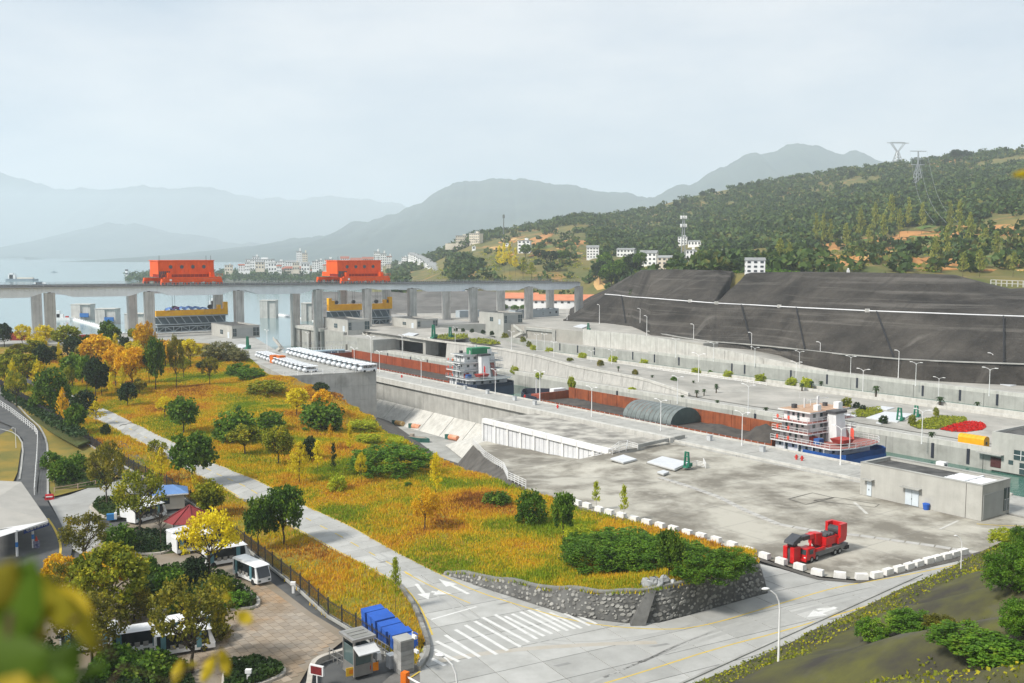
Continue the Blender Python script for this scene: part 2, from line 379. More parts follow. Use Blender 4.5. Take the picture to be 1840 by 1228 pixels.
MAo = [(p.x, p.y) for p in MA]
bm_ = MB()
st = 6.0
for gx in np.arange(-230, 140, st):
    for gy in np.arange(15, 440, st):
        if all(inside(gx+a*st, gy+b*st, NEAR) for a in (0,1) for b in (0,1)):
            bm_.add([(gx+a*st, gy+b*st, min(Zb(gx+a*st, gy+b*st)-.35, Zm(gx+a*st, gy+b*st)-1.2 if inside(gx+a*st, gy+b*st, MAo) else 99)) for a, b in ((0,0),(1,0),(1,1),(0,1))], [(0,1,2,3)])
structure(bm_.build('ground', ASPH))
structure(drape(MA, 4.0, Zm, 'meadow', GRASSG))
structure(drape(PX([(0,706,3.5),(60,737,2.7),(125,777,1.8),(190,822,.75),(250,852,.4),(205,864,.2),(180,877),(95,893),(87,880),(86,800,1.4),(80,784,1.6),(45,745,2.6)]), 5, lambda x, y: Zb(x, y)+.03, 'verge', mat('lawn_mixed', (.13,.13,.03), (.28,.19,.03), .12, .95)))
structure(drape(MBp, 4.0, lambda x, y: Zb(x, y)+.02, 'verge', GRASSG))
# road of concrete slabs
road = structure(drape(PX([(110,700,3.75)])+PX(ROADR)+PX([(851,1040),(849,1051),(948,1083),(1033,1110),(1117,1120),(1184,1120),(1231,1108),(1285,1093),(1380,1066),(1362,1012),(1400,1022),(1470,1043),(1540,1049),(1600,1037),(1730,1007),(1790,985),(1900,945),(1900,1100),(1700,1250),(1300,1400),(500,1400),(700,1215),(752,1180),(769,1146),(754,1110),(741,1080),(716,1050)])+PX(ROADL[::-1])+PX([(100,714,3.53)]), 8.0, lambda x, y: Zb(x, y)-.03, 'road', JOINT))
def rl(pts, n):
    pts = [Vector((p.x, p.y)) for p in pts]; L = [0]
    for a, b in zip(pts, pts[1:]): L.append(L[-1]+(b-a).length)
    out = []
    for i in range(n+1):
        t = L[-1]*i/n; k = max(j for j in range(len(L)-1) if L[j] <= t+1e-6); out.append(pts[k].lerp(pts[k+1], (t-L[k])/(L[k+1]-L[k])))
    return out
nS = 62
Lr, Ll = rl(PX([(110,700,3.75)]+ROADR), nS), rl(PX([(100,714,3.53)]+ROADL), nS)
for i in range(nS):
    for a, b in ((0, .5), (.5, 1)):
        q = [Ll[i].lerp(Lr[i], a), Ll[i].lerp(Lr[i], b), Ll[i+1].lerp(Lr[i+1], b), Ll[i+1].lerp(Lr[i+1], a)]
        c = sum(q, Vector((0,0)))/4; q = [c+(p-c)*.985 for p in q]
        mb = MB(); zz = [Zb(p.x, p.y) for p in q]
        mb.hexa([(p.x,p.y,z-.12) for p, z in zip(q, zz)], [(p.x,p.y,z+.03) for p, z in zip(q, zz)]); mb.build('concrete_slab', ROADC, road)
# intersection slabs, cut to the outline of the junction
JUNC = [(p.x, p.y) for p in PX([(786,1030),(851,1040),(849,1051),(948,1083),(1033,1110),(1117,1120),(1184,1120),(1231,1108),(1285,1093),(1380,1066),(1366,1014),(1400,1022),(1470,1043),(1540,1049),(1600,1037),(1730,1007),(1790,985),(1900,945),(1900,1060),(1600,1180),(1235,1400),(760,1300),(752,1180),(769,1146),(754,1110),(741,1080),(701,1043)])]
e1 = (P(1560,1090)-P(1100,1200)).normalized(); e2 = Vector((-e1.y, e1.x, 0)); o0 = P(1100,1200)
mbx = bmesh.new()
for i in range(-14, 24):
    for j in range(-9, 14):
        bm = bmesh.new(); vs = [bm.verts.new((p[0], p[1], 0)) for p in JUNC]
        c = o0 + e1*(i*5.2) + e2*(j*4.4)
        cs = [c, c+e1*5.12, c+e1*5.12+e2*4.32, c+e2*4.32]
        if not any(inside(k.x, k.y, JUNC) for k in cs + [c+e1*2.6+e2*2.2]): bm.free(); continue
        for t in tessellate_polygon([[Vector((p[0], p[1], 0)) for p in JUNC]]):
            try: bm.faces.new([vs[k] for k in t])
            except ValueError: pass
        for k in range(4):
            a, b = cs[k], cs[(k+1)%4]; n = Vector(((b-a).y, -(b-a).x, 0))
            bmesh.ops.bisect_plane(bm, geom=bm.verts[:]+bm.edges[:]+bm.faces[:], plane_co=a, plane_no=n, clear_outer=True, dist=1e-5)
            if not bm.faces: break
        if bm.faces and sum(f.calc_area() for f in bm.faces) > .4:
            bmesh.ops.dissolve_limit(bm, angle_limit=.01, verts=bm.verts[:], edges=bm.edges[:])
            bmesh.ops.recalc_face_normals(bm, faces=bm.faces[:])
            for f in bm.faces:
                if f.normal.z < 0: f.normal_flip()
            ex = bmesh.ops.extrude_face_region(bm, geom=bm.faces[:])
            bmesh.ops.translate(bm, vec=(0,0,.12), verts=[v for v in ex['geom'] if isinstance(v, bmesh.types.BMVert)])
            for v in bm.verts: v.co.z += -.09 + Zb(v.co.x, v.co.y)
            me = bpy.data.meshes.new('concrete_slab'); bm.to_mesh(me); me.materials.append(ROADC); link('concrete_slab', me, road)
        bm.free()
ZR = lambda x, y: Zb(x, y)+.03
# painted lines
def pxline(l, n=2): return resample(smooth_line(PX(l), n), .6)
ribbon('edge_line', pxline(ROADR+[(850,1062),(950,1094),(1050,1122),(1180,1133),(1260,1128),(1380,1092),(1500,1056),(1560,1046),(1640,1032),(1735,1012)]), .2, ZR, YEL, road, .006)
ribbon('edge_line', pxline([(p[0]+6,p[1]+1,p[2] if len(p)>2 else 0) for p in ROADL]+[(728,1056),(752,1085),(768,1118),(777,1142)]), .2, ZR, YEL, road, .006)
ribbon('centre_line', pxline([(184,745,2.55),(241,775,1.88),(311,813,1.2),(425,868,.8),(515,915,.2),(640,980),(740,1035)],1), .18, ZR, YEL, road, .006, (2.2, 5.0))
ribbon('centre_line', pxline([(728,1030),(790,1062),(845,1085)],1), .16, ZR, YEL, road, .006)
ribbon('centre_line', pxline([(1075,1232),(1150,1210),(1290,1165),(1400,1137),(1530,1098),(1650,1062),(1720,1035),(1800,1000)],1), .2, ZR, YEL, road, .006)
ribbon('edge_line', pxline([(1260,1232),(1340,1210),(1440,1178),(1530,1143),(1620,1103)],1), .2, ZR, YEL, road, .006)
ribbon('edge_line', pxline([(716,1232),(735,1220),(755,1207)],1), .2, ZR, YEL, road, .006)
# rusty tyre smear across the junction and a darker arc
RUST = mat('rust_stain', (.39,.355,.295), (.43,.41,.37), .5)
ribbon('rust_stain', pxline([(790,1188),(860,1176),(960,1165),(1080,1158),(1180,1155)],1), .9, ZR, RUST, road, .004)
ribbon('stop_line', [P(775,1114), P(856,1091)], .3, ZR, WLINE, road, .006)
stripe_top = [(1003+i*0, 0) for i in range(0)]
Ls = [((782,1197),(753,1183)),((840,1188),(786,1158)),((795,1172),(0,0))]
zeb = [((775,1184),(800,1197)),((780,1168),(825,1190)),((784,1153),(845,1184)),((800,1142),(862,1181)),((818,1132),(893,1177)),((836,1124),(912,1170)),((853,1117),(935,1163)),((867,1110),(950,1155)),((889,1105),(965,1149)),((907,1108),(978,1144)),((920,1104),(992,1140)),((935,1100),(1005,1135)),((949,1097),(1020,1134)),((962,1096),(1033,1131)),((988,1101),(1045,1130)),((1014,1103),(1060,1125)),((1040,1108),(1072,1122))]
for a, b in zeb: ribbon('crosswalk_stripe', resample([P(*a), P(*b)], 2), .42, ZR, WLINE, road, .006)
def arrow(tip, tail, w, hl, parent=road):
    a, b = P(*tip), P(*tail); d = (a-b).normalized(); n = Vector((-d.y, d.x, 0)); k = a-d*hl
    mb = MB(); z = ZR(a.x, a.y)+.006
    pts = [a, k+n*w*1.6, k+n*w*.45, b+n*w*.45, b-n*w*.45, k-n*w*.45, k-n*w*1.6]
    mb.add([(p.x, p.y, z) for p in pts], [(0,1,2),(2,3,4,5),(0,2,5),(0,5,6)]); mb.build('lane_arrow', WLINE, parent)
arrow((788,1041),(842,1068),.5,3.0); arrow((770,1078),(748,1050),.5,2.2); arrow((812,1068),(775,1064),.6,2.0); arrow((1450,1110),(1502,1092),.6,2.4)
ribbon('lane_arrow', [P(1468,1096), P(1500,1094)], .5, ZR, WLINE, road, .007)

# right foreground hillside
HA, HB = P(1230,1232), P(1880,935); hd = (HB-HA).normalized(); hn = Vector((hd.y, -hd.x, 0)); HLEN = (HB-HA).length
def edge_off(t):   # wavy kerb side of the hill
    q = t/HLEN
    return 2.2*math.sin(q*math.pi)+1.0*math.sin(q*9)
def hillpt(t, s):
    z = .42*max(0, s-.6)+.018*s*math.sin(t*.35)*min(s,8)*.5+ 1.1*float(fbm(t*.13+3, s*.16))*min(1, s/4)
    if t > 48: z += .10*s*min(1,(t-48)/20)
    p = HA + hd*t + hn*(s-edge_off(t)*.0); return Vector((p.x, p.y, max(-.1, z) if s > .2 else -.1))
rows = [[tuple(hillpt(t, s)) for s in np.linspace(0, 80, 100)] for t in np.linspace(-70, HLEN+10, 170)]
HILLM = mat('mossy_slope', (.042,.038,.031), (.095,.095,.024), .20, .95, bump=.6, detail=8, spots=((.10,.092,.082), .12, .55, .8))
structure(MB().strip(rows, 0, True).build('slope', HILLM))
GUT = MB()
gp = [hillpt(t, 0) for t in np.linspace(-14, HLEN*.55, 40)]
for a, b in zip(gp, gp[1:]):
    n = hn
    GUT.hexa([(a-n*.5)+Vector((0,0,-.1)), (b-n*.5)+Vector((0,0,-.1)), (b-n*.25)+Vector((0,0,-.1)), (a-n*.25)+Vector((0,0,-.1))], [(a-n*.5)+Vector((0,0,.26)), (b-n*.5)+Vector((0,0,.26)), (b-n*.25)+Vector((0,0,.26)), (a-n*.25)+Vector((0,0,.26))])
structure(GUT.build('kerb', CONC))

# ------------------------------------------------------------------ water, banks and platforms round the lock
def watermat(name, col, rough, bs, bstr):
    m = bpy.data.materials.new(name); m.use_nodes = True; t = m.node_tree; b = t.nodes['Principled BSDF']
    b.inputs['Base Color'].default_value = (*col, 1); b.inputs['Roughness'].default_value = rough; b.inputs['IOR'].default_value = 1.33
    g = nn(t, 'ShaderNodeNewGeometry'); n = nn(t, 'ShaderNodeTexNoise'); n.inputs['Scale'].default_value = bs; n.inputs['Detail'].default_value = 4
    bp = nn(t, 'ShaderNodeBump'); bp.inputs['Strength'].default_value = bstr; bp.inputs['Distance'].default_value = .3
    t.links.new(g.outputs['Position'], n.inputs['Vector']); t.links.new(n.outputs['Fac'], bp.inputs['Height']); t.links.new(bp.outputs[0], b.inputs['Normal'])
    return m
WRES = watermat('reservoir_water', (.16,.25,.26), .12, .25, .25)
WLOCK = watermat('lock_water', (.05,.14,.11), .08, .8, .25)
mb = MB(); far = 16000
mb.add([tuple(W(-225,-700,-4)), tuple(W(-225,330,-4)), (2500,900,-4), (far,far,-4), (-far,far,-4), (-far,500,-4)], [(0,1,2,3,4,5)])
structure(mb.build('water', WRES))
structure(MB().add([W(-240,1,-3.5), W(135,1,-3.5), W(135,48,-3.5), W(-240,48,-3.5)], [(0,1,2,3)]).build('water', WLOCK))
structure(MB().add([W(-240,88,-3.5), W(160,88,-3.5), W(160,126,-3.5), W(-240,126,-3.5)], [(0,1,2,3)]).build('water', WLOCK))
# bank with the parked cars (level +8)
BANK = [W(-240,-420), W(-240,2), W(-190,3), P(500,632,6), P(676,667,6), P(510,676,6), P(440,642,6), P(375,618,6), P(300,612,6), P(100,618,6), P(-250,622,6)]
quay = structure(MB().prism([(p.x, p.y) for p in BANK], -12, 6.0).build('quay', CONC))
qa, qb = P(510,676,6), P(676,667,6); qd = (qb-qa)/11; qn = Vector((qd.y, -qd.x, 0)).normalized()*.06
for i in range(11):
    for k, (z0, z1) in enumerate(((-11.5,-6.2),(-6.1,-2.1),(-2.0,2.0),(2.1,5.5))):
        a, b = qa+qd*(i+.012), qa+qd*(i+.988); f = lambda p, z: (p.x, p.y, z)
        MB().hexa([f(a+qn,z0), f(b+qn,z0), f(b-qn,z0), f(a-qn,z0)], [f(a+qn,z1), f(b+qn,z1), f(b-qn,z1), f(a-qn,z1)]).build('wall_panel', CONCW, quay)

# basin floor, dark bank and apron beside the chamber wall
structure(MB().add([W(-60,-45,-11), W(30,-45,-11), W(30,2,-11), W(-100,2,-11), W(-100,-45,-11)], [(0,1,2,3,4)]).build('basin_floor', CONC))
E_ = PX([(640,733,-.8),(652,745,-1.2),(690,775,-1.2),(757,812,-1),(820,838,-.6)])
e2_ = PX([(672,748,-9),(700,757,-11),(740,785,-11),(790,822,-11),(830,835,-11)])
structure(MB().strip([[tuple(p) for p in E_], [tuple(a.lerp(b, .5)+Vector((0,0,-.8))) for a, b in zip(E_, e2_)], [tuple(p) for p in e2_]], 0, True).build('bank', DIRT))

TYREM = mat('tyre_mark', (.335,.335,.32), (.385,.385,.365), .6)
for off in (0, 5, 14, 19): ribbon('tyre_mark', pxline([(1060+off*5,1228-off*2),(1180+off*4,1180-off*2),(1330+off*3,1130-off*1.6),(1480+off*3,1090-off*1.3),(1640+off*2,1046-off),(1770+off*2,1003-off*.8)],1), .35, ZR, TYREM, road, .003)
for off in (0, 6): ribbon('tyre_mark', pxline([(560+off*2,935-off,.3),(640+off*2,985-off),(760+off*2,1050-off),(860+off*2,1130-off),(1000+off*2,1165-off),(1150+off*3,1150-off),(1300+off*2,1110-off)],2), .3, ZR, TYREM, road, .003)
PATCH = mat('asphalt_patch', (.27,.27,.26), (.22,.22,.21), .8)
for x, y, w, h in ((905,1085,26,5),(1185,1160,40,7),(1500,1112,26,6),(690,1010,22,5),(1010,1195,34,8)): drape(PX([(x-w/2,y+h*.3),(x+w*.3,y-h/2),(x+w/2,y-h*.2),(x-w*.2,y+h/2)]), 3, lambda a, b: ZR(a, b)+.004, 'repair_patch', PATCH, road)
# ------------------------------------------------------------------ far terrain
def interp_table(tab):
    xs = sorted(tab)
    def f(x, Y):
        def col(c):
            L = tab[c]
            if Y <= L[0][0]: return L[0][1] + (L[0][0]-Y)*(3. if c < 2000 else .06)
            for (a, ya), (b, yb) in zip(L, L[1:]):
                if Y <= b: return ya+(yb-ya)*(Y-a)/(b-a)
            return L[-1][1] + (Y-L[-1][0])*.09
        x = min(max(x, xs[0]), xs[-1])
        for a, b in zip(xs, xs[1:]):
            if x <= b: return col(a)+(col(b)-col(a))*(x-a)/(b-a)
    return f
HT = interp_table({600:[(600,700),(1000,560),(1900,500)], 655:[(600,640),(1000,540),(1900,495)], 690:[(600,545),(700,535),(1000,515),(1400,500),(1900,480)], 760:[(700,545),(730,530),(900,508),(1300,488),(1700,462)], 850:[(705,548),(735,522),(790,492),(900,476),(1200,447),(1500,424)],
    930:[(705,548),(735,512),(800,480),(900,460),(1100,438),(1500,413)], 1040:[(690,545),(725,508),(820,465),(1100,425),(1500,386)], 1150:[(500,515),(580,506),(700,485),(900,462),(1200,428),(1700,376)],
    1250:[(458,492),(600,484),(800,460),(1100,418),(1700,352)], 1350:[(448,492),(600,480),(800,448),(1100,398),(1700,334)], 1450:[(430,493),(560,474),(740,440),(1100,383),(1700,319)],
    1550:[(430,494),(560,460),(740,425),(1100,363),(1700,301)], 1700:[(430,497),(540,458),(700,412),(1100,338),(1600,281)], 1850:[(415,512),(520,455),(650,398),(1000,330),(1500,268)], 2300:[(380,530),(500,440),(650,370),(1000,290),(1500,230)]})
def hillz(X, Y):
    k = Y*_c-0*_s
    x = CX+FPX*X/Y*1.0; y = HT(x, Y); p = PD(x, y, Y); z = p.z
    a = min(1, max(0, (Y-480)/300))
    z += a*14*float(fbm(X*.008, Y*.008)) + 2.5*float(fbm(X*.05, Y*.05))
    t = terr(x, Y)
    if t > 0:
        s = 4.2; q = z/s; fr = q-math.floor(q); z = z*(1-t)+t*s*(math.floor(q)+min(1, max(0, (fr-.62)/.38)))
    return z
def terr(x, Y):      # where the hillside is cut into terraced plots
    t = 0
    if x > 1430 and Y < 760: t = min(1, (x-1430)/60)*min(1, (760-Y)/90)
    if 860 < x < 1060 and 700 < Y < 1300: t = max(t, .8)
    if 1290 < x < 1390 and 600 < Y < 780: t = max(t, .9)
    return t
xs = np.linspace(600, 2200, 200); ys = np.concatenate([np.linspace(385, 800, 105), np.linspace(812, 2300, 95)])
rows = []
for Y in ys:
    rows.append([])
    for x in xs:
        X = (x-CX)/FPX*Y; rows[-1].append((X, Y, max(-14, hillz(X, Y))))
HILL = mat('hill_soil', (.07,.095,.025), (.19,.15,.045), .03, .95, detail=9, bump=.3, spots=((.40,.20,.07), .022, .57, .95))
structure(MB().strip(rows, 0, True).build('hill', HILL))
def mountain(prof, D, depth, seed, m, amp=1.0):
    xs_ = np.linspace(prof[0][0], prof[-1][0], 260); pr = np.interp(xs_, [p[0] for p in prof], [p[1] for p in prof]); pr = pr + 20*fbm(xs_/30+seed, xs_*0+seed*3, 6)
    rows = []
    for k in range(26):
        q = k/25
        Y = D - depth*(1-q) if q <= .8 else D + depth*(q-.8)
        h = min(1, (q/.8))**1.1 if q <= .8 else 1-(q-.8)*2.5
        row = []
        for x, y in zip(xs_, pr):
            top = PD(x, y, D); X = top.x*(Y/D)**.3 if False else top.x
            hz = (top.z+4)*h
            n = float(fbm(X/900+seed, Y/1500+seed, 5)); g = abs(float(fbm(X/600+seed*2, Y/2600, 4)))
            row.append((X, Y, -6+max(0, hz*(1+.7*n*(1-h)*amp-.9*g*(1-h)*h*4*.5)+ (top.z*.10*float(fbm(X/D*24+seed, q*3, 4)) ))))
        rows.append(row)
    return structure(MB().strip(rows, 0, True).build('mountain', m))
MTN = mat('mountain_forest', (.022,.042,.036), (.055,.078,.055), .004, .95, detail=8)
mountain([(1020,470),(1100,395),(1145,362),(1200,345),(1250,322),(1300,300),(1340,287),(1390,274),(1420,280),(1460,287),(1500,289),(1545,304),(1620,330),(1750,360),(1900,440)], 7600, 3200, 1.3, MTN)
mountain([(380,466),(450,447),(520,436),(600,425),(660,407),(720,391),(770,372),(800,352),(840,338),(880,334),(950,332),(1000,340),(1060,353),(1130,361),(1200,372),(1300,392),(1420,430)], 8000, 3200, 4.1, MTN)
mountain([(-500,380),(-250,330),(0,322),(40,318),(80,330),(140,345),(200,340),(260,343),(290,340),(330,346),(390,345),(450,355),(520,362),(600,360),(700,368),(760,385),(850,420),(900,450)], 15500, 4000, 7.7, MTN)
mountain([(-600,440),(-300,455),(-80,462),(40,455),(120,440),(180,415),(235,398),(280,404),(330,418),(400,432),(470,440),(560,452),(650,462)], 10500, 2800, 9.2, MTN)
# ------------------------------------------------------------------ far woods, one mass each
FOR1 = leafmat('hill_forest', (.022,.05,.015), (.075,.125,.024), (.17,.16,.035), objrand=0, trans=.15, nsc=.045)
def crowns(pos, rad, hgt, nq, qs):      # pos Nx3 -> leaf quads of every crown
    n = len(pos); a = RNG.normal(size=(n, nq, 3)); a /= np.linalg.norm(a, axis=2)[..., None]; a *= (.55+.45*RNG.random((n, nq, 1)))
    C = np.stack([a[...,0]*rad[:,None], a[...,1]*rad[:,None], hgt[:,None]*(.55+.45*a[...,2])], -1)+pos[:,None,:]
    return quad_cloud(C.reshape(-1,3), np.repeat(qs, nq))
CLEAR = [(735,452,800,512),(819,420,865,438),(848,443,855,450),(908,437,919,443),(930,433,954,457),(1054,441,1077,465),(1084,450,1099,457),(1108,446,1141,462),(1149,450,1181,478),(1181,459,1208,484),(1218,426,1261,443),(1232,450,1252,476),(1340,463,1376,492)]
pts = []
tries = 0
while len(pts) < 9000 and tries < 80000:
    tries += 1
    x = random.uniform(700, 1990); Y = 470*(2050/470)**random.random(); X = (x-CX)/FPX*Y
    t = terr(x, Y); n = float(fbm(X*.012+50, Y*.012))
    p = .92 if Y > 780 else .55
    if x < 1100 and Y < 720: p = .1
    if t > .2: p = .07
    if n < -.13: p *= .12
    if random.random() > p: continue
    z = hillz(X, Y)
    if z < -3 or (Y < 1300 and any(x0-6 < x < x1+6 and y0 < proj((X, Y, z+6))[1] and proj((X, Y, z))[1] < y1+26 for x0, y0, x1, y1 in CLEAR)): continue
    pts.append((X, Y, z-.5))
pts = np.array(pts); rr = RNG.uniform(3.2, 7.6, len(pts)); hh = rr*RNG.uniform(1.0, 1.6, len(pts))
me = soup('forest', crowns(pts, rr, hh, 34, 1.15*rr**.5+.6).reshape(-1,3), 4, FOR1)
tag(link('forest', me), 'dark green woods covering the hillside above the embankments', 'woods', kind='stuff')
# wooded spit beyond the bridge
sp = []
for _ in range(900):
    x = random.uniform(228, 700); Y = random.uniform(1350, 1900)
    if x < 420 and random.random() < .45: continue
    y0 = 497 if x < 300 else 500
    sp.append(((x-CX)/FPX*Y, Y, -3+random.uniform(0, 6)*(1 if x > 300 else max(.1,(x-225)/75))))
sp = np.array(sp); rr = RNG.uniform(4, 8, len(sp))
spit = MB(); 
spit.prism([(p.x, p.y) for p in (PD(225,505,1300), PD(720,505,1300), PD(760,500,2000), PD(560,490,2600), PD(380,490,2200), PD(300,495,1700))], -6, -1)
structure(spit.build('shore', mat('shore_soil', (.16,.16,.13), (.09,.11,.06), .02)))
tag(link('forest', soup('forest', crowns(sp, rr, rr*1.5, 22, rr*.5).reshape(-1,3), 4, FOR1)), 'wooded spit of land reaching into the reservoir', 'woods', kind='stuff')
# low far shore at left edge
mb = MB(); a, b = PD(-40,463,6500), PD(48,463,6500)
mb.strip([[(a.x-300,6500,-5),(a.x,6600,10),(a.x+220,6650,14),(b.x,6500,-5)],[(a.x-300,6800,-5),(a.x,6800,12),(a.x+220,6800,12),(b.x,6800,-5)]])
structure(mb.build('shore', MTN))

# ------------------------------------------------------------------ air
mh = bpy.data.materials.new('haze_air'); mh.use_nodes = True; t = mh.node_tree; t.nodes.clear()
pv = nn(t, 'ShaderNodeVolumePrincipled'); pv.inputs['Density'].default_value = 1.4e-4; pv.inputs['Color'].default_value = (.85,.935,1.0,1); pv.inputs['Anisotropy'].default_value = 0
om = nn(t, 'ShaderNodeOutputMaterial'); t.links.new(pv.outputs[0], om.inputs['Volume'])
tag(MB().box(-17000, -400, -13.5, 17000, 17500, 860).build('haze', mh), 'pale blue haze over the reservoir and the far mountains', 'haze', kind='stuff')
# ------------------------------------------------------------------ platform beside the lock
_pl = make_idw([(874,793,-4.7),(905,794,-4.6),(940,797,-4.4),(1000,812,-3.9),(1030,820,-3.5),(1057,829,-3),(850,800,-4.7),(870,822,-3.6),(905,845,-2),(945,878,-.1),(930,830,-3),(1000,850,-1.6),(1060,850,-1.1),(1085,825,-.4),(1120,835,0),(1100,870,-.1),(980,880,0),(1050,915,0)]
    + [(x, y, 0) for x in (1150,1250,1350,1450,1550,1650) for y in (830,880,930,980)] + [(1105,815,0),(1190,800,0),(1300,805,0)])
def Zp(x, y): return min(0.02, float(_pl(x, y)))
PLATP = PX([(874,793,-4.7),(850,800,-4.7),(870,822,-3.6),(905,845,-2),(912,862,-.8),(945,878,-.1),(1050,915),(1210,952),(1330,990),(1400,1012),(1470,1035),(1540,1041),(1600,1029),(1730,1000),(1790,983),(1900,945)]) + [W(150,-6), W(150,-.7), W(52,-.7)] + PX([(1195,797,0),(1100,812,0),(1057,829,-3)])
plat = structure(drape(PLATP, 5.0, Zp, 'platform', PLAT))
structure(MB().strip([[tuple(P(*q)) for q in [(850,800,-4.72),(870,822,-3.62),(905,845,-2.02),(912,862,-.82),(945,878,-.12)]], [tuple(P(*q)) for q in [(820,836,-10.5),(840,846,-7),(878,860,-3.6),(903,868,-1.3),(945,881,-.3)]]], 0, True).build('bank', DIRT))
# kerb of the platform
kp = resample(PX([(905,868,.0),(945,881),(1050,918),(1210,956),(1330,995),(1400,1018),(1470,1041),(1540,1047),(1600,1034),(1730,1004),(1790,987)]), 3)
ribbon('kerb', [(p.x, p.y) for p in kp], .9, lambda x, y: .05, DIRT, plat, .03)
# drain channel lined with cover slabs across the platform, hatch outlines
DRAIN = mat('drain_cover', (.47,.46,.43), (.36,.35,.33), .5)
dl = resample(PX([(1185,858),(1230,872),(1290,893),(1340,918),(1400,943),(1480,957),(1545,963),(1600,971),(1680,982),(1770,996)]), 1.7)
for a, b in zip(dl, dl[1:]):
    d = (b-a).normalized(); n = Vector((-d.y, d.x, 0))*.55; a2, b2 = a+d*.1, b-d*.1
    MB().hexa([a2-n-Vector((0,0,.1)), b2-n-Vector((0,0,.1)), b2+n-Vector((0,0,.1)), a2+n-Vector((0,0,.1))], [a2-n+Vector((0,0,.06)), b2-n+Vector((0,0,.06)), b2+n+Vector((0,0,.06)), a2+n+Vector((0,0,.06))]).build('drain_slab', DRAIN, plat)
def outline(pts, w, m, parent=plat, name='drain_channel', z=.035): ribbon(name, [(p.x, p.y) for p in resample(PX(pts+[pts[0]]), 2)], w, lambda x, y: z, m, parent, 0)
outline([(1417,897),(1460,886),(1498,895),(1448,907)], .18, DIRT); outline([(1462,900),(1500,894),(1580,907),(1572,912)], .15, DIRT)
ribbon('bay_line', [P(1535,903), P(1558,924)], .5, lambda x, y: .03, CONCL, plat, 0); ribbon('bay_line', [P(1688,952), P(1722,936)], .4, lambda x, y: .03, CONCL, plat, 0)
ribbon('bay_line', [P(1755,942), P(1800,945), P(1850,946)], .25, lambda x, y: .03, YEL, plat, 0)
JL = mat('joint_line', (.21,.205,.185), (.28,.27,.245), .5)
for u in np.arange(58, 132, 9.0): ribbon('slab_joint', [W(u, -1.2), W(u, -20), W(u, -44 if u > 84 else -20-(u-58)*.75)], .09, lambda x, y: Zp(x, y), JL, plat, .012)
for v in np.arange(-42, -3, 8.5): ribbon('slab_joint', [W(u, v) for u in np.arange(90 if v < -22 else 60, 131, 4.)], .09, lambda x, y: Zp(x, y), JL, plat, .012)
# ------------------------------------------------------------------ lock walls
def L3(d): return Vector((d.x, d.y, 0))
U3, V3 = L3(LU), L3(LV)
def wallthing(name, label, cat='wall', group=None): return thing(name, label, cat, (0,0,0), 0, group)
def uvbox(mb, u0, u1, v0, v1, z0, z1, m=0): return mb.hexa([W(u0,v0,z0), W(u1,v0,z0), W(u1,v1,z0), W(u0,v1,z0)], [W(u0,v0,z1), W(u1,v0,z1), W(u1,v1,z1), W(u0,v1,z1)], m)
t = wallthing('lock_wall', 'long grey concrete lock wall between the dry basin and the chamber with the ships')
for i, u in enumerate(np.arange(-195, 140, 24)):
    uvbox(MB(), u+.06, min(u+24, 140)-.06, 0, 12, -22, .03).build('wall_block', CONCW, t)
uvbox(MB(), -190, 51.5, -.8, .6, -.55, 1.0).build('ledge', CONCL, t)
uvbox(MB(), -190, 118, 11.5, 12.05, .0, .35).build('parapet', CONCL, t)
uvbox(MB(), 51.6, 101, .3, .8, .0, .45).build('parapet', CONCL, t)
for u in np.arange(-100, 30, 11):   # sloping apron below the wall, slab by slab
    MB().hexa([W(u+.12,-5.2,-14), W(u+10.9,-5.2,-14), W(u+10.9,0,-14), W(u+.12,0,-14)], [W(u+.12,-5.2,-11), W(u+10.9,-5.2,-11), W(u+10.9,-.05,-6.2), W(u+.12,-.05,-6.2)]).build('apron_slab', CONCL, t)
# block face of the car platform with its joints
# far wall of the first chamber, walkway and the sloping island behind it
t = wallthing('lock_wall', 'concrete wall on the far side of the ships with dark ladder slots')
for u in np.arange(-190, 140, 22): uvbox(MB(), u+.06, u+21.94, 43, 53, -20, 0).build('wall_block', CONCW, t)
uvbox(MB(), -150, 138, 43, 43.7, 0, 1.1).build('parapet', CONCL, t)
def zI(u): return float(np.interp(u, [-190,-150,-130,-84,-63,-44,-12,8], [6,6,5.8,6.0,5.2,3.6,2.7,.12]))
def zIR(u): return float(np.interp(u, [-190,-165,-120,-90], [6,6,1.5,.15]))
us = list(np.arange(-240, 150, 6.0))
ISL = mat('island_concrete', (.42,.40,.36), (.27,.262,.235), .09, .92, bump=.1, detail=8, spots=((.55,.54,.5), .11, .58, .7))
structure(MB().strip([[tuple(W(u, 52.2+ (92.4-52.2)*q, (zI(u)*(1-q)+zIR(u)*q) + .03)) for u in us] for q in np.linspace(0,1,8)], 0, True).build('island', ISL))
t = wallthing('retaining_wall', 'pale retaining wall below the descending island road')
SLOPEF = mat('lined_concrete', (.47,.46,.43), (.40,.395,.37), .5, .9, streak=.3)
for u in np.arange(-120, 6, 9):
    MB().hexa([W(u+.05,51.4,-.5), W(u+8.95,51.4,-.5), W(u+8.95,53.2,-.5), W(u+.05,53.2,-.5)], [W(u+.05,52.1,zI(u)), W(u+8.95,52.1,zI(u+9)), W(u+8.95,53.2,zI(u+9)), W(u+.05,53.2,zI(u))]).build('wall_block', SLOPEF, t)
mb = MB()
for u in np.arange(-150, 6, 4): mb.hexa([W(u,51.9,zI(u)), W(u+4,51.9,zI(u+4)), W(u+4,52.5,zI(u+4)), W(u,52.5,zI(u))], [W(u,51.9,zI(u)+.7), W(u+4,51.9,zI(u+4)+.7), W(u+4,52.5,zI(u+4)+.7), W(u,52.5,zI(u)+.7)])
mb.build('parapet', CONCL, t)
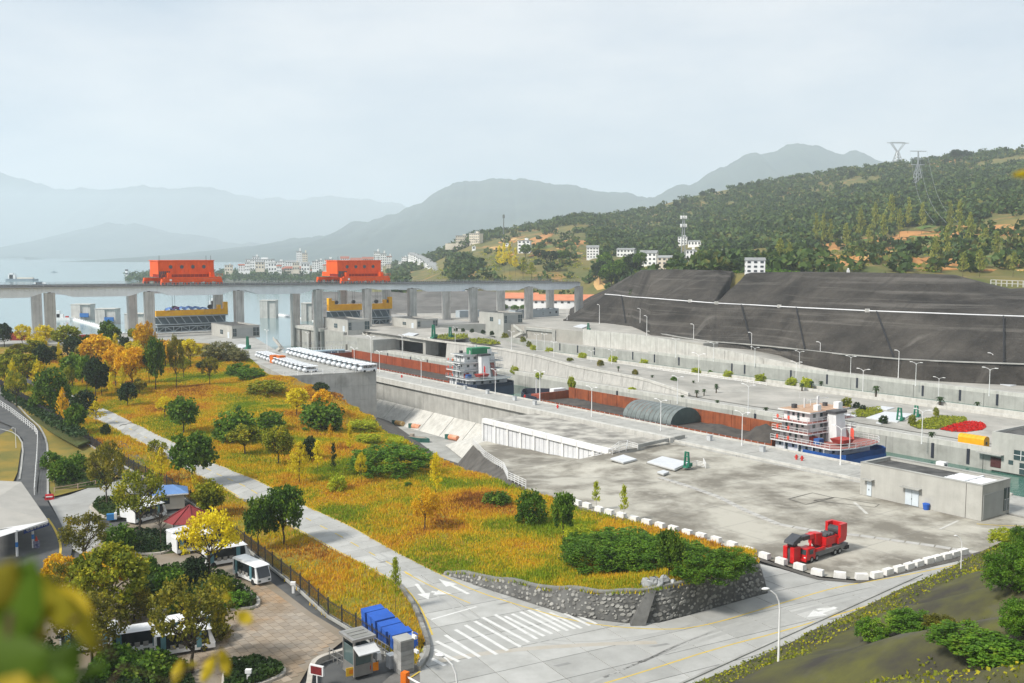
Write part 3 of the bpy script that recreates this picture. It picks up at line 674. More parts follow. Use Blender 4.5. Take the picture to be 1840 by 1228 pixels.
# second chamber
t = wallthing('lock_wall', 'low concrete wall with round shrubs on its walkway before the second chamber')
for u in np.arange(-190, 150, 22): uvbox(MB(), u+.06, u+21.94, 88, 93, -20, 0.1).build('wall_block', CONCW, t)
uvbox(MB(), -150, 150, 92.3, 93, .1, 1.2).build('parapet', CONCL, t); uvbox(MB(), -150, 150, 87.6, 88.2, .1, .9).build('parapet', CONCL, t)
t = wallthing('lock_wall', 'far wall of the empty second chamber below the dark embankment')
for u in np.arange(-190, 170, 22): uvbox(MB(), u+.06, u+21.94, 124, 134, -20, .25).build('wall_block', CONCW, t)
uvbox(MB(), -85, 170, 124, 124.6, .25, 1.3).build('parapet', CONCL, t)
def zN(u): return float(np.interp(u, [-240,-95,-60,-8], [6,6,4.2,.2]))
NB = MB(); rowsN = []
structure(NB.strip([[tuple(W(u, v, (zN(u) if v > 129 else min(zN(u), .25)) + .03)) for u in np.arange(-60, 170, 6.)] for v in (124.3,128.9,129.1,135,150,185)], 0, False).build('bank_road', ISL))
structure(MB().prism([tuple(W(u, v)[:2]) for u, v in ((-330,128.5),(-60,128.5),(-60,230),(-330,330))], -8, 6).build('bank', ISL))
t = wallthing('retaining_wall', 'pale ramp wall leading down from the second lock head to the road')
for u in np.arange(-130, -4, 9):
    zz = lambda q: zN(q) + 1.0
    MB().hexa([W(u+.05,128.2,-.5), W(u+8.95,128.2,-.5), W(u+8.95,128.8,-.5), W(u+.05,128.8,-.5)],
        [W(u+.05,128.2,zz(u)), W(u+8.95,128.2,zz(u+9)), W(u+8.95,128.8,zz(u+9)), W(u+.05,128.8,zz(u))]).build('wall_block', CONCL, t)
structure(MB().prism([tuple(W(u, v)[:2]) for u, v in ((-240,53),(-186,53),(-186,92),(-240,92))], -12, 6.01).build('head_platform', ISL))
# white deck slab with panelled front
A, B = P(869,754,.3), P(1097,810,.3); ux = (B-A).normalized(); vx = Vector((-ux.y, ux.x, 0)); Ls = (B-A).length; ang = math.atan2(ux.y, ux.x)
t = thing('deck', 'flat concrete deck with a white panelled front beside the lock wall', 'platform deck', A, ang)
far_w = 15.5
MB().box(0, .6, -11.5, Ls+1, far_w, -.3).build('core', CONC, t); MB().box(0, -.1, -.28, Ls+1, far_w, .02).build('deck_top', mat('mottled_deck', (.47,.45,.40), (.20,.19,.17), .2, .95, detail=9, lo=.4, hi=.62), t)
nb = 9
for i in range(nb+1):
    x = Ls*i/nb; MB().box(x-.35, -.35, -5.2, x+.35, .3, -.3).build('pilaster', WHITE, t)
PANEL = mat('panel_white', (.72,.73,.74), (.62,.63,.65), .5, .6, streak=.12)
for i in range(nb):
    for k in range(3):
        a, b = Ls*(i+k/3)/nb, Ls*(i+(k+1)/3)/nb; MB().box(a+.06+(.33 if k==0 else 0), -.05, -5.2, b-.06-(.33 if k==2 else 0), .5, -.7).build('panel', PANEL, t)
    MB().box(Ls*i/nb+.04, -.55, -.75, Ls*(i+1)/nb-.04, .55, .3).build('cornice', WHITE, t)
rp = thing('ramp_wall', 'low pale concrete parapet at the end of the deck', 'parapet', (0,0,0))
a, b = P(1146,808), P(1231,788)
MB().hexa([a, b, b+V3*.5+U3*-.5, a+V3*.5+U3*-.5], [a+Vector((0,0,1.0)), b+Vector((0,0,.8)), b+V3*.5-U3*.5+Vector((0,0,.8)), a+V3*.5-U3*.5+Vector((0,0,1.0))]).build('wall_block', CONC, rp)

# ------------------------------------------------------------------ railings
def railing(name, label, pts, h, m, post=2.0, rails=3, group=None, pr=.05, cat='railing', zf=None):
    pts = resample(pts, post); o = pts[0]; t = thing(name, label, cat, o, 0, group)
    pm = MB().box(-pr, -pr, 0, pr, pr, h).mesh('post', m)
    for p in pts: link('post', pm, t, p-o)
    for k in range(rails):
        mb = MB(); z = Vector((0,0,h*(k+1)/rails-.04))
        for a, b in zip(pts, pts[1:]): mb.bar(a-o+z, b-o+z, pr*1.2, pr*1.2)
        mb.build('rail', m, t)
    return t
railing('railing', 'white railing curving along the edge of the sunken yard', PX([(850,800,-4.7),(862,812,-4.1),(870,822,-3.6),(888,834,-2.8),(905,845,-2),(911,858,-1),(912,862,-.8),(945,878,-.1)]), 1.5, WHITE, 1.9, 4)
railing('railing', 'white railing round the steps at the end of the deck', PX([(1057,829,-3),(1080,824,-1.6),(1100,815,-.2),(1112,806,0),(1128,803,0),(1125,811,0),(1100,818,-.1)]), 1.4, WHITE, 1.6, 3)
railing('railing', 'white railing between the steps and the ramp parapet', PX([(1128,803,0),(1146,808,0)]), 1.2, WHITE, 1.6, 3)
railing('railing', 'white railing along the front edge of the car platform', [P(510,676,6), P(560,674,6), P(620,671,6), P(676,667,6)], 1.3, WHITE, 2.6, 2, pr=.07)
t = railing('balustrade', 'white balustrade along the island edge behind the palms', [W(-46,86.4,.2), W(5,86.4,.12)], 1.1, WHITE, 2.4, 2, pr=.08)
railing('railing', 'grey railing along the outer rim of the first lock head', PX([(527,622,4),(560,620,4),(600,619,4),(640,620,4)]), 1.2, mat('grey_steel', (.42,.44,.46), (.34,.36,.38), .8, .5, .3), 2.5, 2, pr=.06)

# ------------------------------------------------------------------ lock head buildings
ROOFD = mat('tarred_roof', (.045,.045,.045), (.12,.118,.112), .3, .95, detail=8, spots=((.2,.195,.185), .35, .55, .6))
GLASS = mat('dark_glass', (.03,.055,.06), (.05,.08,.085), .5, .12, spec=.6)
DOORW = mat('pale_door', (.62,.68,.72), (.55,.61,.66), .6, .5)
BWALL = mat('building_concrete', (.47,.465,.43), (.40,.395,.365), .3, .9, bump=.1, streak=.12, spots=((.33,.325,.30), .25, .58, .5))
def topz(C, py):
    lo, hi = C.z, C.z+60
    for _ in range(40):
        m = (lo+hi)/2
        if proj((C.x, C.y, m))[1] > py: lo = m
        else: hi = m
    return lo
def head_building(label, cx, cy, lx, rx, z0, ty, base=0., skylight=False, extra=None, fixed=None):
    C = fixed[0] if fixed else P(cx, cy, z0); H = topz(C, ty) - C.z
    L, D = (fixed[1], fixed[2]) if fixed else (reach(C, -U3, lx), reach(C, V3, rx))
    t = thing('concrete_building', label, 'building', C, LA)
    w = .45
    mb = MB(); mb.box(-L, 0, -base, 0, w, H); mb.box(-L, D-w, -base, 0, D, H); mb.box(-L, w, -base, -L+w, D-w, H); mb.box(-w, w, -base, 0, D-w, H); mb.build('wall', BWALL, t)
    MB().box(-L+w, w, H-.75, -w, D-w, H-.45).build('roof', ROOFD, t)
    mb = MB(); c = .06
    mb.box(-L-c, -c, H, c, w+c, H+.14); mb.box(-L-c, D-w-c, H, c, D+c, H+.14); mb.box(-L-c, w+c, H, -L+w+c, D-w-c, H+.14); mb.box(-w-c, w+c, H, c, D-w-c, H+.14); mb.build('coping', CONC, t)
    def window(x0, x1, z0_, z1, face='x', nm='window', m=GLASS):
        mb = MB()
        if face == 'x': mb.box(x0, -.1, z0_, x1, .05, z1)
        else: mb.box(-.05, x0, z0_, .1, x1, z1)
        o = mb.build(nm, m, t)
        if nm == 'window':
            mb = MB(); xm = (x0+x1)/2
            if face == 'x': mb.box(xm-.05, -.14, z0_, xm+.05, -.1, z1); mb.box(x0, -.14, (z0_+z1)/2-.05, x1, -.1, (z0_+z1)/2+.05)
            else: mb.box(.1, xm-.05, z0_, .14, xm+.05, z1); mb.box(.1, x0, (z0_+z1)/2-.05, .14, x1, (z0_+z1)/2+.05)
            mb.build('mullion', mat('grey_steel', (.4,.4,.4)), o)
        return o
    if extra: extra(t, L, D, H, window)
    return t, L, D, H
def ex_head(t, L, D, H, window):
    window(D*.04, D*.16, .8, H*.8, 'y'); window(D*.76, D*.97, .8, H*.85, 'y')
    MB().box(-.03, D*.18, .6, .12, D*.74, H*.82).build('louvre_panel', mat('louvre_grey', (.36,.37,.36), (.31,.32,.31), .4), t)
    window(-L*.55, -L*.42, 1.2, H*.6); window(-L*.2, -L*.12, .0, 2.4, 'x', 'door', DOORW)
B1 = head_building('grey concrete building behind the yellow trees left of the first lock head', 417, 609, 380, 467, 6, 587, 0, extra=ex_head)
B2 = head_building('grey concrete building above the tall lock head wall, right of the bridge pier block', 625, 597, 582, 665, 6, 576, 7, extra=ex_head)
B3 = head_building('grey concrete building on the island below the bridge, right of the lifted yellow beam', 749, 591, 704, 787, 6, 575, 0, extra=ex_head)
B4 = head_building('grey concrete building at the second lock head below the last bridge piers', 905, 584, 861, 939, 6, 564, 6, extra=ex_head)
def ex_big(t, L, D, H, window):
    def door(x0, x1, h):
        d = MB().box(-L*x1, -.12, .1, -L*x0, .05, h).build('door', DOORW, t); xm = -L*(x0+x1)/2
        MB().box(xm-.05, -.18, 1.0, xm+.05, -.12, 1.25).build('handle', GLASS, d)
        if (x1-x0) > .08: MB().box(xm-.02, -.14, .1, xm+.02, -.12, h).build('door_gap', GLASS, d)
        MB().box(-L*x1-.5, -1.0, h+.25, -L*x0+.5, .05, h+.42).build('canopy', CONC, t)
    door(.895, .935, 2.5); door(.49, .6, 2.6)
    mb = MB()
    for k in np.linspace(.1,.9,1): pass
    MB().box(-L*.12-.03, -.04, 0, -L*.12+.03, .02, H-.05).build('wall_joint', DIRT, t)
    MB().box(-.03, D*.04, .2, .1, D*.74, H-1.4).build('louvre_panel', mat('louvre_grey', (.36,.37,.36)), t)
    window(D*.78, D*.96, .6, H-1.2, 'y')
    W8 = mat('white_roof_sheet', (.82,.83,.84), (.74,.75,.76), .6, .5)
    for i in range(2):
        for j in range(3): MB().box(-L*.36+i*L*.17+.15, .9+j*(D-1.8)/3, H-.44, -L*.36+(i+1)*L*.17-.15, .9+(j+1)*(D-1.8)/3-.45, H-.2).build('roof_panel', W8, t)
    MB().box(-L*.36+L*.17-.1, .7, H-.3, -L*.36+L*.17+.25, D-.7, H-.05).build('roof_ridge', W8, t)
BR = head_building('large grey concrete building with a dark roof and white roof panels by the quay edge', 1763, 937, 1545, 1813, 0, 874, 0, extra=ex_big)
tk = thing('roof_tank', 'small white box standing on the dark roof of the large concrete building', 'roof unit', P(1692,842,BR[3]-.45), LA)
MB().box(-.7,-.6,0,.7,.6,1.1).build('casing', WHITE, tk); MB().box(.7,-.3,.3,.74,.3,.8).build('grille', GLASS, tk)
bn = thing('rubbish_bin', 'blue bin standing by the double door of the large concrete building', 'bin', P(1664,916), LA)
MB().cyl((0,0,0),(0,0,.9),.42,.55,10).build('body', mat('blue_plastic', (.03,.12,.5)), bn); MB().cyl((0,0,.9),(0,0,1.0),.58,.5,10).build('lid', mat('blue_plastic', (.03,.12,.5)), bn)
def ex_br2(t, L, D, H, window):
    window(-L+.5+5.2, -L+8.6, 7.0, 9.6); window(-L+9.5, -L+14, 3.2, 6.4)
    window(-L+4.0, -L+5.1, 6.0, 6.9, 'x', 'vent', GLASS); window(-L+1.0, -L+3.3, 2.4, 5.0, 'x', 'door', mat('dark_red_door', (.09,.03,.03)))
    MB().box(-L-1.2, -2.2, 5.6, -L+4.2, 0, 5.8).build('canopy', CONC, t)
_C = W(150, 42.6, -3.2)
bb = thing('concrete_building', 'tall grey concrete building at the right edge beside the yellow shed', 'building', _C, LA)
Lb = 150-UV(PV(1781, 810, 42.6))[0]; Hb = PV(1781, 775, 42.6).z+3.2
mb = MB(); w = .4
mb.box(-Lb,0,0,0,w,Hb); mb.box(-Lb,w,0,-Lb+w,12,Hb); mb.box(-Lb,12,0,0,12+w,Hb); mb.build('wall', BWALL, bb)
MB().box(-Lb+w, w, Hb-.75, 0, 12, Hb-.45).build('roof', ROOFD, bb)
def bw(x0, x1, z0, z1, nm, m):
    o = MB().box(-Lb+x0, -.1, z0, -Lb+x1, .05, z1).build(nm, m, bb)
    if nm == 'window':
        mb = MB(); mb.box(-Lb+(x0+x1)/2-.06, -.15, z0, -Lb+(x0+x1)/2+.06, -.1, z1); mb.box(-Lb+x0, -.15, (z0+z1)/2-.05, -Lb+x1, -.1, (z0+z1)/2+.05); mb.build('mullion', WHITE, o)
bw(4.6, 7.4, Hb-4.9, Hb-3.0, 'window', GLASS); bw(3.6, 4.5, Hb-6.0, Hb-5.2, 'vent', GLASS); bw(5.8, 9, Hb-7.6, Hb-5.4, 'window', GLASS); bw(-.0, 2.1, .6, 2.6, 'door', mat('dark_red_door', (.09,.03,.03)))
MB().box(-Lb-2.6, -1.2, Hb-4.6, -Lb+2.6, 0, Hb-4.4).build('canopy', CONC, bb)
# yellow shed on the wall
Cy = P(1770,808); 
ys_ = thing('yellow_shed', 'yellow arched metal shed on the lock wall by the tall building', 'shed', W(UV(Cy)[0], 45.2, 0.02), LA)
yl = 5.6; mb = MB(); prof = [(0,0),(0,1.95),(.2,2.3),(.75,2.55),(1.4,2.55),(1.95,2.3),(2.15,1.95),(2.15,0)]
mb.strip([[(-yl, y, z) for y, z in prof], [(0, y, z) for y, z in prof]]); mb.add([(0,y,z) for y,z in prof],[tuple(range(8))]); mb.add([(-yl,y,z) for y,z in prof],[tuple(range(7,-1,-1))])
YSH = mat('shed_yellow', (.80,.42,.01), (.68,.34,.01), .5, .45)
mb.build('shell', YSH, ys_); MB().box(.01,.7,.9,.05,1.3,1.5).build('vent', GLASS, ys_); MB().box(-yl-.05,-.05,0,.05,2.2,.12).build('base', CONC, ys_)
for k in range(1,6): MB().strip([[(-yl*k/6-.04, y+(-.03 if y<1 else .03), z+.03) for y, z in prof],[(-yl*k/6+.04, y+(-.03 if y<1 else .03), z+.03) for y, z in prof]]).build('rib', YSH, ys_)

# ------------------------------------------------------------------ first lock head: pier block, tall wall, stair and dark recess
t = wallthing('pier_block', 'stained concrete block carrying the bridge piers at the first lock head', 'pier block')
pA, pB = P(519,586,6), P(583,592,6); q = UV(pA), UV(pB)
u0b, u1b = q[0][0], q[1][0]; v0b = 41.8
mb = MB(); uvbox(mb, u0b, u1b, v0b, v0b+5, -12, 5.0); mb.build('body', CONCW, t)
uvbox(MB(), u0b-.5, u1b+.5, v0b-.6, v0b+5.5, 5.0, 6.4).build('cap', CONCL, t)
for k in (.25, .6, .93): uvbox(MB(), u0b+(u1b-u0b)*k-.9, u0b+(u1b-u0b)*k+.9, v0b-.25, v0b+.1, -12, 5.0).build('groove', DIRT, t)
t = wallthing('lock_head_wall', 'tall pale concrete wall below the building at the first lock head', 'wall')
g = [PV(x, y, 43.0) for x, y in ((583,594),(617,605),(672,610))]; 
uvbox(MB(), UV(g[0])[0], UV(g[1])[0], 43, 55, -12, 5.9).build('wall_block', CONCW, t); uvbox(MB(), UV(g[1])[0]+.1, UV(g[2])[0], 42.6, 55, -12, 4.6).build('wall_block', CONCW, t)
uvbox(MB(), UV(g[1])[0]+3, UV(g[1])[0]+4.6, 42.5, 42.62, -3, 1).build('doorway', DIRT, t)
uvbox(MB(), UV(g[0])[0], UV(g[2])[0], 42.2, 42.9, 4.7, 5.7).build('ledge', CONCL, t) if False else None
def recess(label, pxs, v, zt):      # long dark opening under a deck
    t = wallthing('gallery', label, 'gallery')
    ua, ub = UV(PV(pxs[0], pxs[2], v))[0], UV(PV(pxs[1], pxs[3], v))[0]
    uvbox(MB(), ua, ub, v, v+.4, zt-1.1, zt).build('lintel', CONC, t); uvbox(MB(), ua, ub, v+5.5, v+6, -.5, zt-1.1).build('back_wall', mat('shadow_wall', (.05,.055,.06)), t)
    uvbox(MB(), ua, ub, v, v+8.8, zt, zt+.25).build('deck', CONCL, t); uvbox(MB(), ua-1.5, ua, v, v+6, -.5, zt).build('side_wall', CONCW, t); uvbox(MB(), ub, ub+2, v, v+6, -.5, zt).build('side_wall', CONCW, t)
    n = 5
    for k in range(1, n): uu = ua+(ub-ua)*k/n; uvbox(MB(), uu-.3, uu+.3, v+.5, v+1.1, -.5, zt-1.1).build('column', CONC, t) if k in (3,) else None
    return ua, ub
r1 = recess('long dark gallery opening with a pale lintel behind the red hold of the far ship', (668,760,620,632), 53.3, 5.4)
r2 = recess('dark gallery opening at the second lock head beside the zigzag stair', (945,992,601,610), 127.8, 5.4)
def stair(label, u, v, z0, z1):
    t = thing('stair', label, 'stair', W(u, v, 0), LA)
    h = (z1-z0)/2
    for k in range(2):
        mb = MB(); n = 8; s = 1 if k else -1
        for i in range(n):
            x = -3.5+i*.9 if k == 0 else 3.5-i*.9; mb.box(x-.5, -.6, z0+h*k+h*i/n-.2, x+.5, .6, z0+h*k+h*(i+1)/n)
        mb.build('flight', CONCL, t)
        a, b = (-3.9, 3.6) if k == 0 else (3.9, -3.6)
        MB().hexa([(a,-.75,z0+h*k-.2),(b,-.75,z0+h*(k+1)-.2),(b,-.6,z0+h*(k+1)-.2),(a,-.6,z0+h*k-.2)], [(a,-.75,z0+h*k+1.0),(b,-.75,z0+h*(k+1)+1.0),(b,-.6,z0+h*(k+1)+1.0),(a,-.6,z0+h*k+1.0)]).build('balustrade', CONCL, t)
    MB().box(3.4,-.7,z0+h-.2,4.8,.7,z0+h).build('landing', CONCL, t)
s1 = UV(PV(656,615,50)); stair('white zigzag stair left of the long dark gallery opening', r1[0]-4.5, 52.3, 0, 5.6)
stair('white zigzag stair beside the dark opening of the second lock head', r2[0]-4.5, 127.2, 0, 5.6)
s3 = UV(P(500,625,2)); stair('white zigzag stair below the quay left of the stained pier block', s3[0], s3[1], -1, 5.2)
# gate walkway across the chamber
gw = [P(508,634,2.4), P(618,629,2.4)]
t = thing('gate_walkway', 'pale blue steel walkway over the closed gate behind the parked carts', 'walkway', gw[0], 0)
PBL = mat('pale_blue_steel', (.42,.55,.62), (.36,.48,.55), .6, .5); d = gw[1]-gw[0]
MB().bar((0,0,0), d, 2.4, .5).build('deck', PBL, t); MB().bar((0,0,-3.4), d+Vector((0,0,-3.4)), .8, 3.2).build('gate_leaf', mat('dark_teal_steel', (.03,.07,.08)), t)
for k in range(9): MB().bar(d*(k/8)+Vector((0,0,-5)), d*(k/8), .5, .9).build('gate_rib', PBL, t)
mb = MB()
for k in range(25): mb.bar(d*(k/24)+Vector((0,0,.2)), d*(k/24)+Vector((0,0,1.4)), .08)
mb.bar(Vector((0,0,1.4)), d+Vector((0,0,1.4)), .1); mb.build('handrail', WHITE, t)

# ------------------------------------------------------------------ dark shotcrete embankments
EROWS = []
def emb(name, label, cols):     # px, y_base, z_base, y_ledge, y_pipe, y_top
    rows = [[] for _ in range(6)]; pipe = []
    for x, yb, zb, yl, yp, yt, *ex in cols:
        xt, da = (ex+[x, 0][len(ex):]) if ex else (x, 0)
        b = P(x, yb, zb); Y = b.y
        l = PD(x, yl, Y+2.0); l2 = PD(x, yl-.6, Y+4.2); p = PD(x, yp, Y+27); p2 = PD(x, yp-.7, Y+30); tp = PD(xt, yt, Y+62+da); bk = Vector((tp.x*1.1, tp.y*1.1, tp.z-.3))
        R_ = [b, l, l2, p, p2, tp, bk]
        for i, q in enumerate(R_):
            if len(rows) <= i: rows.append([])
            rows[i].append(q)
        pipe.append(p.lerp(p2, .4)+Vector((0,0,.5)))
    fine = []
    def dens(r):
        o = []
        for a, b in zip(r, r[1:]):
            for k in range(6): o.append(a.lerp(b, k/6))
        return o+[r[-1]]
    rows = [dens(r) for r in rows]
    allr = []
    for i in range(len(rows)-1):
        n = 7 if i in (2, 4) else 2
        for k in range(n):
            rr = []
            for j, (a, b) in enumerate(zip(rows[i], rows[i+1])):
                q = a.lerp(b, k/n); w = 2.0 if i in (2, 4) and k else .25
                rr.append(tuple(q+Vector((0, w*float(fbm(q.x*.09, q.z*.13+7)), w*.6*float(fbm(q.x*.3, q.z*.3))))))
            allr.append(rr)
        if i == 4: allr.append([tuple(q) for q in rows[5]]); cut = len(allr)
    mb = MB().strip(allr[:cut], 0, True); mb.strip([[tuple(q+Vector((0,0,.02))) for q in rows[5]], [tuple(q) for q in rows[-1]]]); structure(mb.build(name, SHOT)); EROWS.append(rows)
    return pipe
pipe = emb('embankment', '', [(1012,577,6,575,573,570),(1030,578,6,574,566,560),(1060,579.5,6,575,551,540),(1087,581,6,577,531,527),(1112,584,6,580,533,511),(1135,587,6,583,536,497),(1152,594,6,589,537,487.5),(1170,604,5.8,599,538.5,486),(1240,619,4.2,609,544,485.5),(1268,629,3,613.5,546.2,487,1290,4),(1280,631,2.7,614.5,547,488.5,1317,10),(1284,631.5,2.6,614.8,547.3,509,1325,22),(1287,632,2.5,615,547.5,493,1340,0),(1296,633.5,2.3,615.6,548,490.5,1350,0),(1348,641,1,619.5,550.5,490.5,1385,0),(1400,650,.3,624.5,553.5,490.5,1420,0),(1444,661,.1,629.5,556,490.5),(1558,674,.1,642,561.5,492),(1650,684,.1,648,565,494),(1715,688,.1,650.5,567.5,496.5),(1770,691,.1,652.5,569.5,512),(1815,693,.1,654,571,524),(1870,696,.1,656,573,521),(2000,703,.1,661,578,522)])
pl = thing('pipeline', 'long white pipe running along the ledge of the dark embankment', 'pipeline', pipe[3])
for a, b in zip(pipe[3:], pipe[4:]): MB().cyl(a-pipe[3], b-pipe[3], .23, .23, 6).build('pipe_length', mat('pipe_white', (.8,.81,.82), (.72,.73,.74)), pl)
gb = [pipe[k] for k in (8, 12, 15, 17)]
for q in gb:
    g_ = thing('pipe_support', 'small pale bracket under the white embankment pipe, %s from the left' % ['first','second','third','fourth'][gb.index(q)], 'bracket', q-Vector((0,.2,1.2)), 0, 'brackets under the white pipe'); MB().box(-.7,-.5,0,.7,.5,1.9).build('block', CONCL, g_)
rows_ = EROWS[0]
lg = thing('ledge', 'pale concrete ledge along the foot of the dark embankment', 'ledge', rows_[1][40])
for a, b in zip(rows_[1][40:-6:6], rows_[1][46::6]): MB().bar(a-rows_[1][40]+Vector((0,-.3,.1)), b-rows_[1][40]+Vector((0,-.3,.1)), .9, .35).build('ledge_slab', CONC, lg)
for i, j in enumerate((27, 84, 96, 105, 124)):
    a, b, c = rows_[2][j], rows_[3][j-2 if i != 4 else j], rows_[5][j-3 if i != 4 else j]; gt = thing('slope_gutter', 'dark drainage gutter running down the embankment, %s from the left' % ['first','second','third','fourth','last'][i], 'gutter', a, 0, 'gutters on the embankment')
    MB().bar(Vector((0,-1.2,.5)), b-a+Vector((0,-1.2,.5)), .4, .4).build('channel', mat('gutter_dark', (.025,.025,.027)), gt)
rocks = MB()
for xa, xb, col in ((650,880,0),):
    r0 = [PD(x, 573, 545) for x in (560,650,760,900)]; r1 = [PD(x, 548, 590) for x in (560,650,760,900)]; r2 = [PD(x, 520-(x-700)*.01, 640) for x in (560,650,760,900)]
def dn(r, n=10): return [a.lerp(b, k/n) for a, b in zip(r, r[1:]) for k in range(n)]+[r[-1]]
r0, r1, r2 = dn(r0), dn(r1), dn(r2); rws = []
for a, b in ((r0, r1), (r1, r2)):
    for k in range(6): rws.append([tuple(p.lerp(q, k/6)+Vector((0,3*float(fbm(p.x*.05,k*.5)),3*float(fbm(p.x*.08+9,k*.4))))) for p, q in zip(a, b)])
structure(MB().strip(rws, 0, True).build('rock_slope', mat('grey_rock', (.17,.165,.155), (.10,.098,.092), .08, .95, detail=9, bump=.6)))
# ------------------------------------------------------------------ bridge with gantry cranes
UB = -212.0
def deckpt(px): return PU(px, 517-px*(10/1045), UB)
bo = deckpt(520)
br = thing('crane_bridge', 'long pale grey girder bridge on concrete piers with crane rails', 'bridge', bo)
GIRD = mat('girder_grey', (.80,.84,.86), (.70,.74,.76), .25, .55, streak=.08)
PIER = mat('pier_concrete', (.60,.59,.55), (.48,.47,.44), .3, .9, streak=.35)
pier_px = [-95, 88, 267, 428, 571, 659, 740, 850, 950, 1040]
pp = [deckpt(x) for x in pier_px]
GW = 2.6
for row, du in ((0, 0), (1, -25)):
    off = U3*du
    pts = [p+off-bo for p in pp]
    for i, (a, b) in enumerate(zip(pts, pts[1:])):   # fish-bellied spans
        mb = MB(); n = 14; d = (b-a); s = U3*GW/2
        hmax = 3.9 if d.length > 28 else 2.7
        rowt, = [[]]; prof = []
        for k in range(n+1):
            q = k/n; p = a+d*q; h = 2.0+(hmax-2.0)*min(1, max(0, min(q, 1-q)-.06)/.16); prof.append((p, h))
        mb.strip([[tuple(p+s), tuple(p+s-Vector((0,0,h))), tuple(p-s-Vector((0,0,h))), tuple(p-s), tuple(p+s)] for p, h in prof])
        for (p, h), fs in ((prof[0],1),(prof[-1],0)): mb.add([p+s, p+s-Vector((0,0,h)), p-s-Vector((0,0,h)), p-s], [(0,1,2,3)])
        mb.build('girder', GIRD, br)
        mb = MB()
        for k in range(1, 24):
            p = a+d*(k/24); mb.bar(p+s*1.03-Vector((0,0,.35)), p+s*1.03-Vector((0,0,1.7)), .16)
        mb.build('stiffener', GIRD, br)
        MB().bar(a-Vector((0,0,.12)), b-Vector((0,0,.12)), GW+1.6, .26).build('deck', mat('bridge_deck', (.36,.37,.37), (.28,.29,.29), .4), br)
        mb = MB(); nn_ = int(d.length/2.2)
        for k in range(nn_+1):
            p = a+d*(k/nn_)+U3*(GW/2+.7); mb.bar(p, p+Vector((0,0,1.3)), .1)
        for z in (.7, 1.3): mb.bar(a+U3*(GW/2+.7)+Vector((0,0,z)), b+U3*(GW/2+.7)+Vector((0,0,z)), .09)
        mb.build('railing', mat('grey_steel', (.42,.44,.46)), br)
        MB().bar(a+Vector((0,0,.15)), b+Vector((0,0,.15)), .35, .3).build('rail', mat('rail_dark', (.08,.08,.085)), br)
    for j, p in enumerate(pts):
        w = 1.8; base = -8 if j < 3 or True else 6
        zt = p.z-2.3; zb = -9-bo.z
        mb = MB(); pl_ = [(-w,-1.5),(-.9,-1.5),(-.9,-1.25),(.9,-1.25),(.9,-1.5),(w,-1.5),(w,1.5),(.9,1.5),(.9,1.25),(-.9,1.25),(-.9,1.5),(-w,1.5)]
        a_ = LA+math.pi/2
        mb.prism([(p.x+x*math.cos(a_)-y*math.sin(a_), p.y+x*math.sin(a_)+y*math.cos(a_)) for x, y in pl_], zb, zt); mb.build('pier', PIER, br)
        MB().cyl(p-Vector((0,0,2.45)), p-Vector((0,0,1.9)), .7, .5, 8).build('bearing', mat('rail_dark', (.08,.08,.085)), br)
ORG = mat('crane_orange', (.90,.115,.004), (.74,.085,.004), .3, .5, streak=.15)
DARK = mat('dark_steel', (.05,.05,.055), (.08,.08,.085), .8, .5)
YBEAM = mat('beam_yellow', (.95,.50,.008), (.82,.40,.008), .4, .5, spots=((.25,.12,.02), .3, .6, .5))
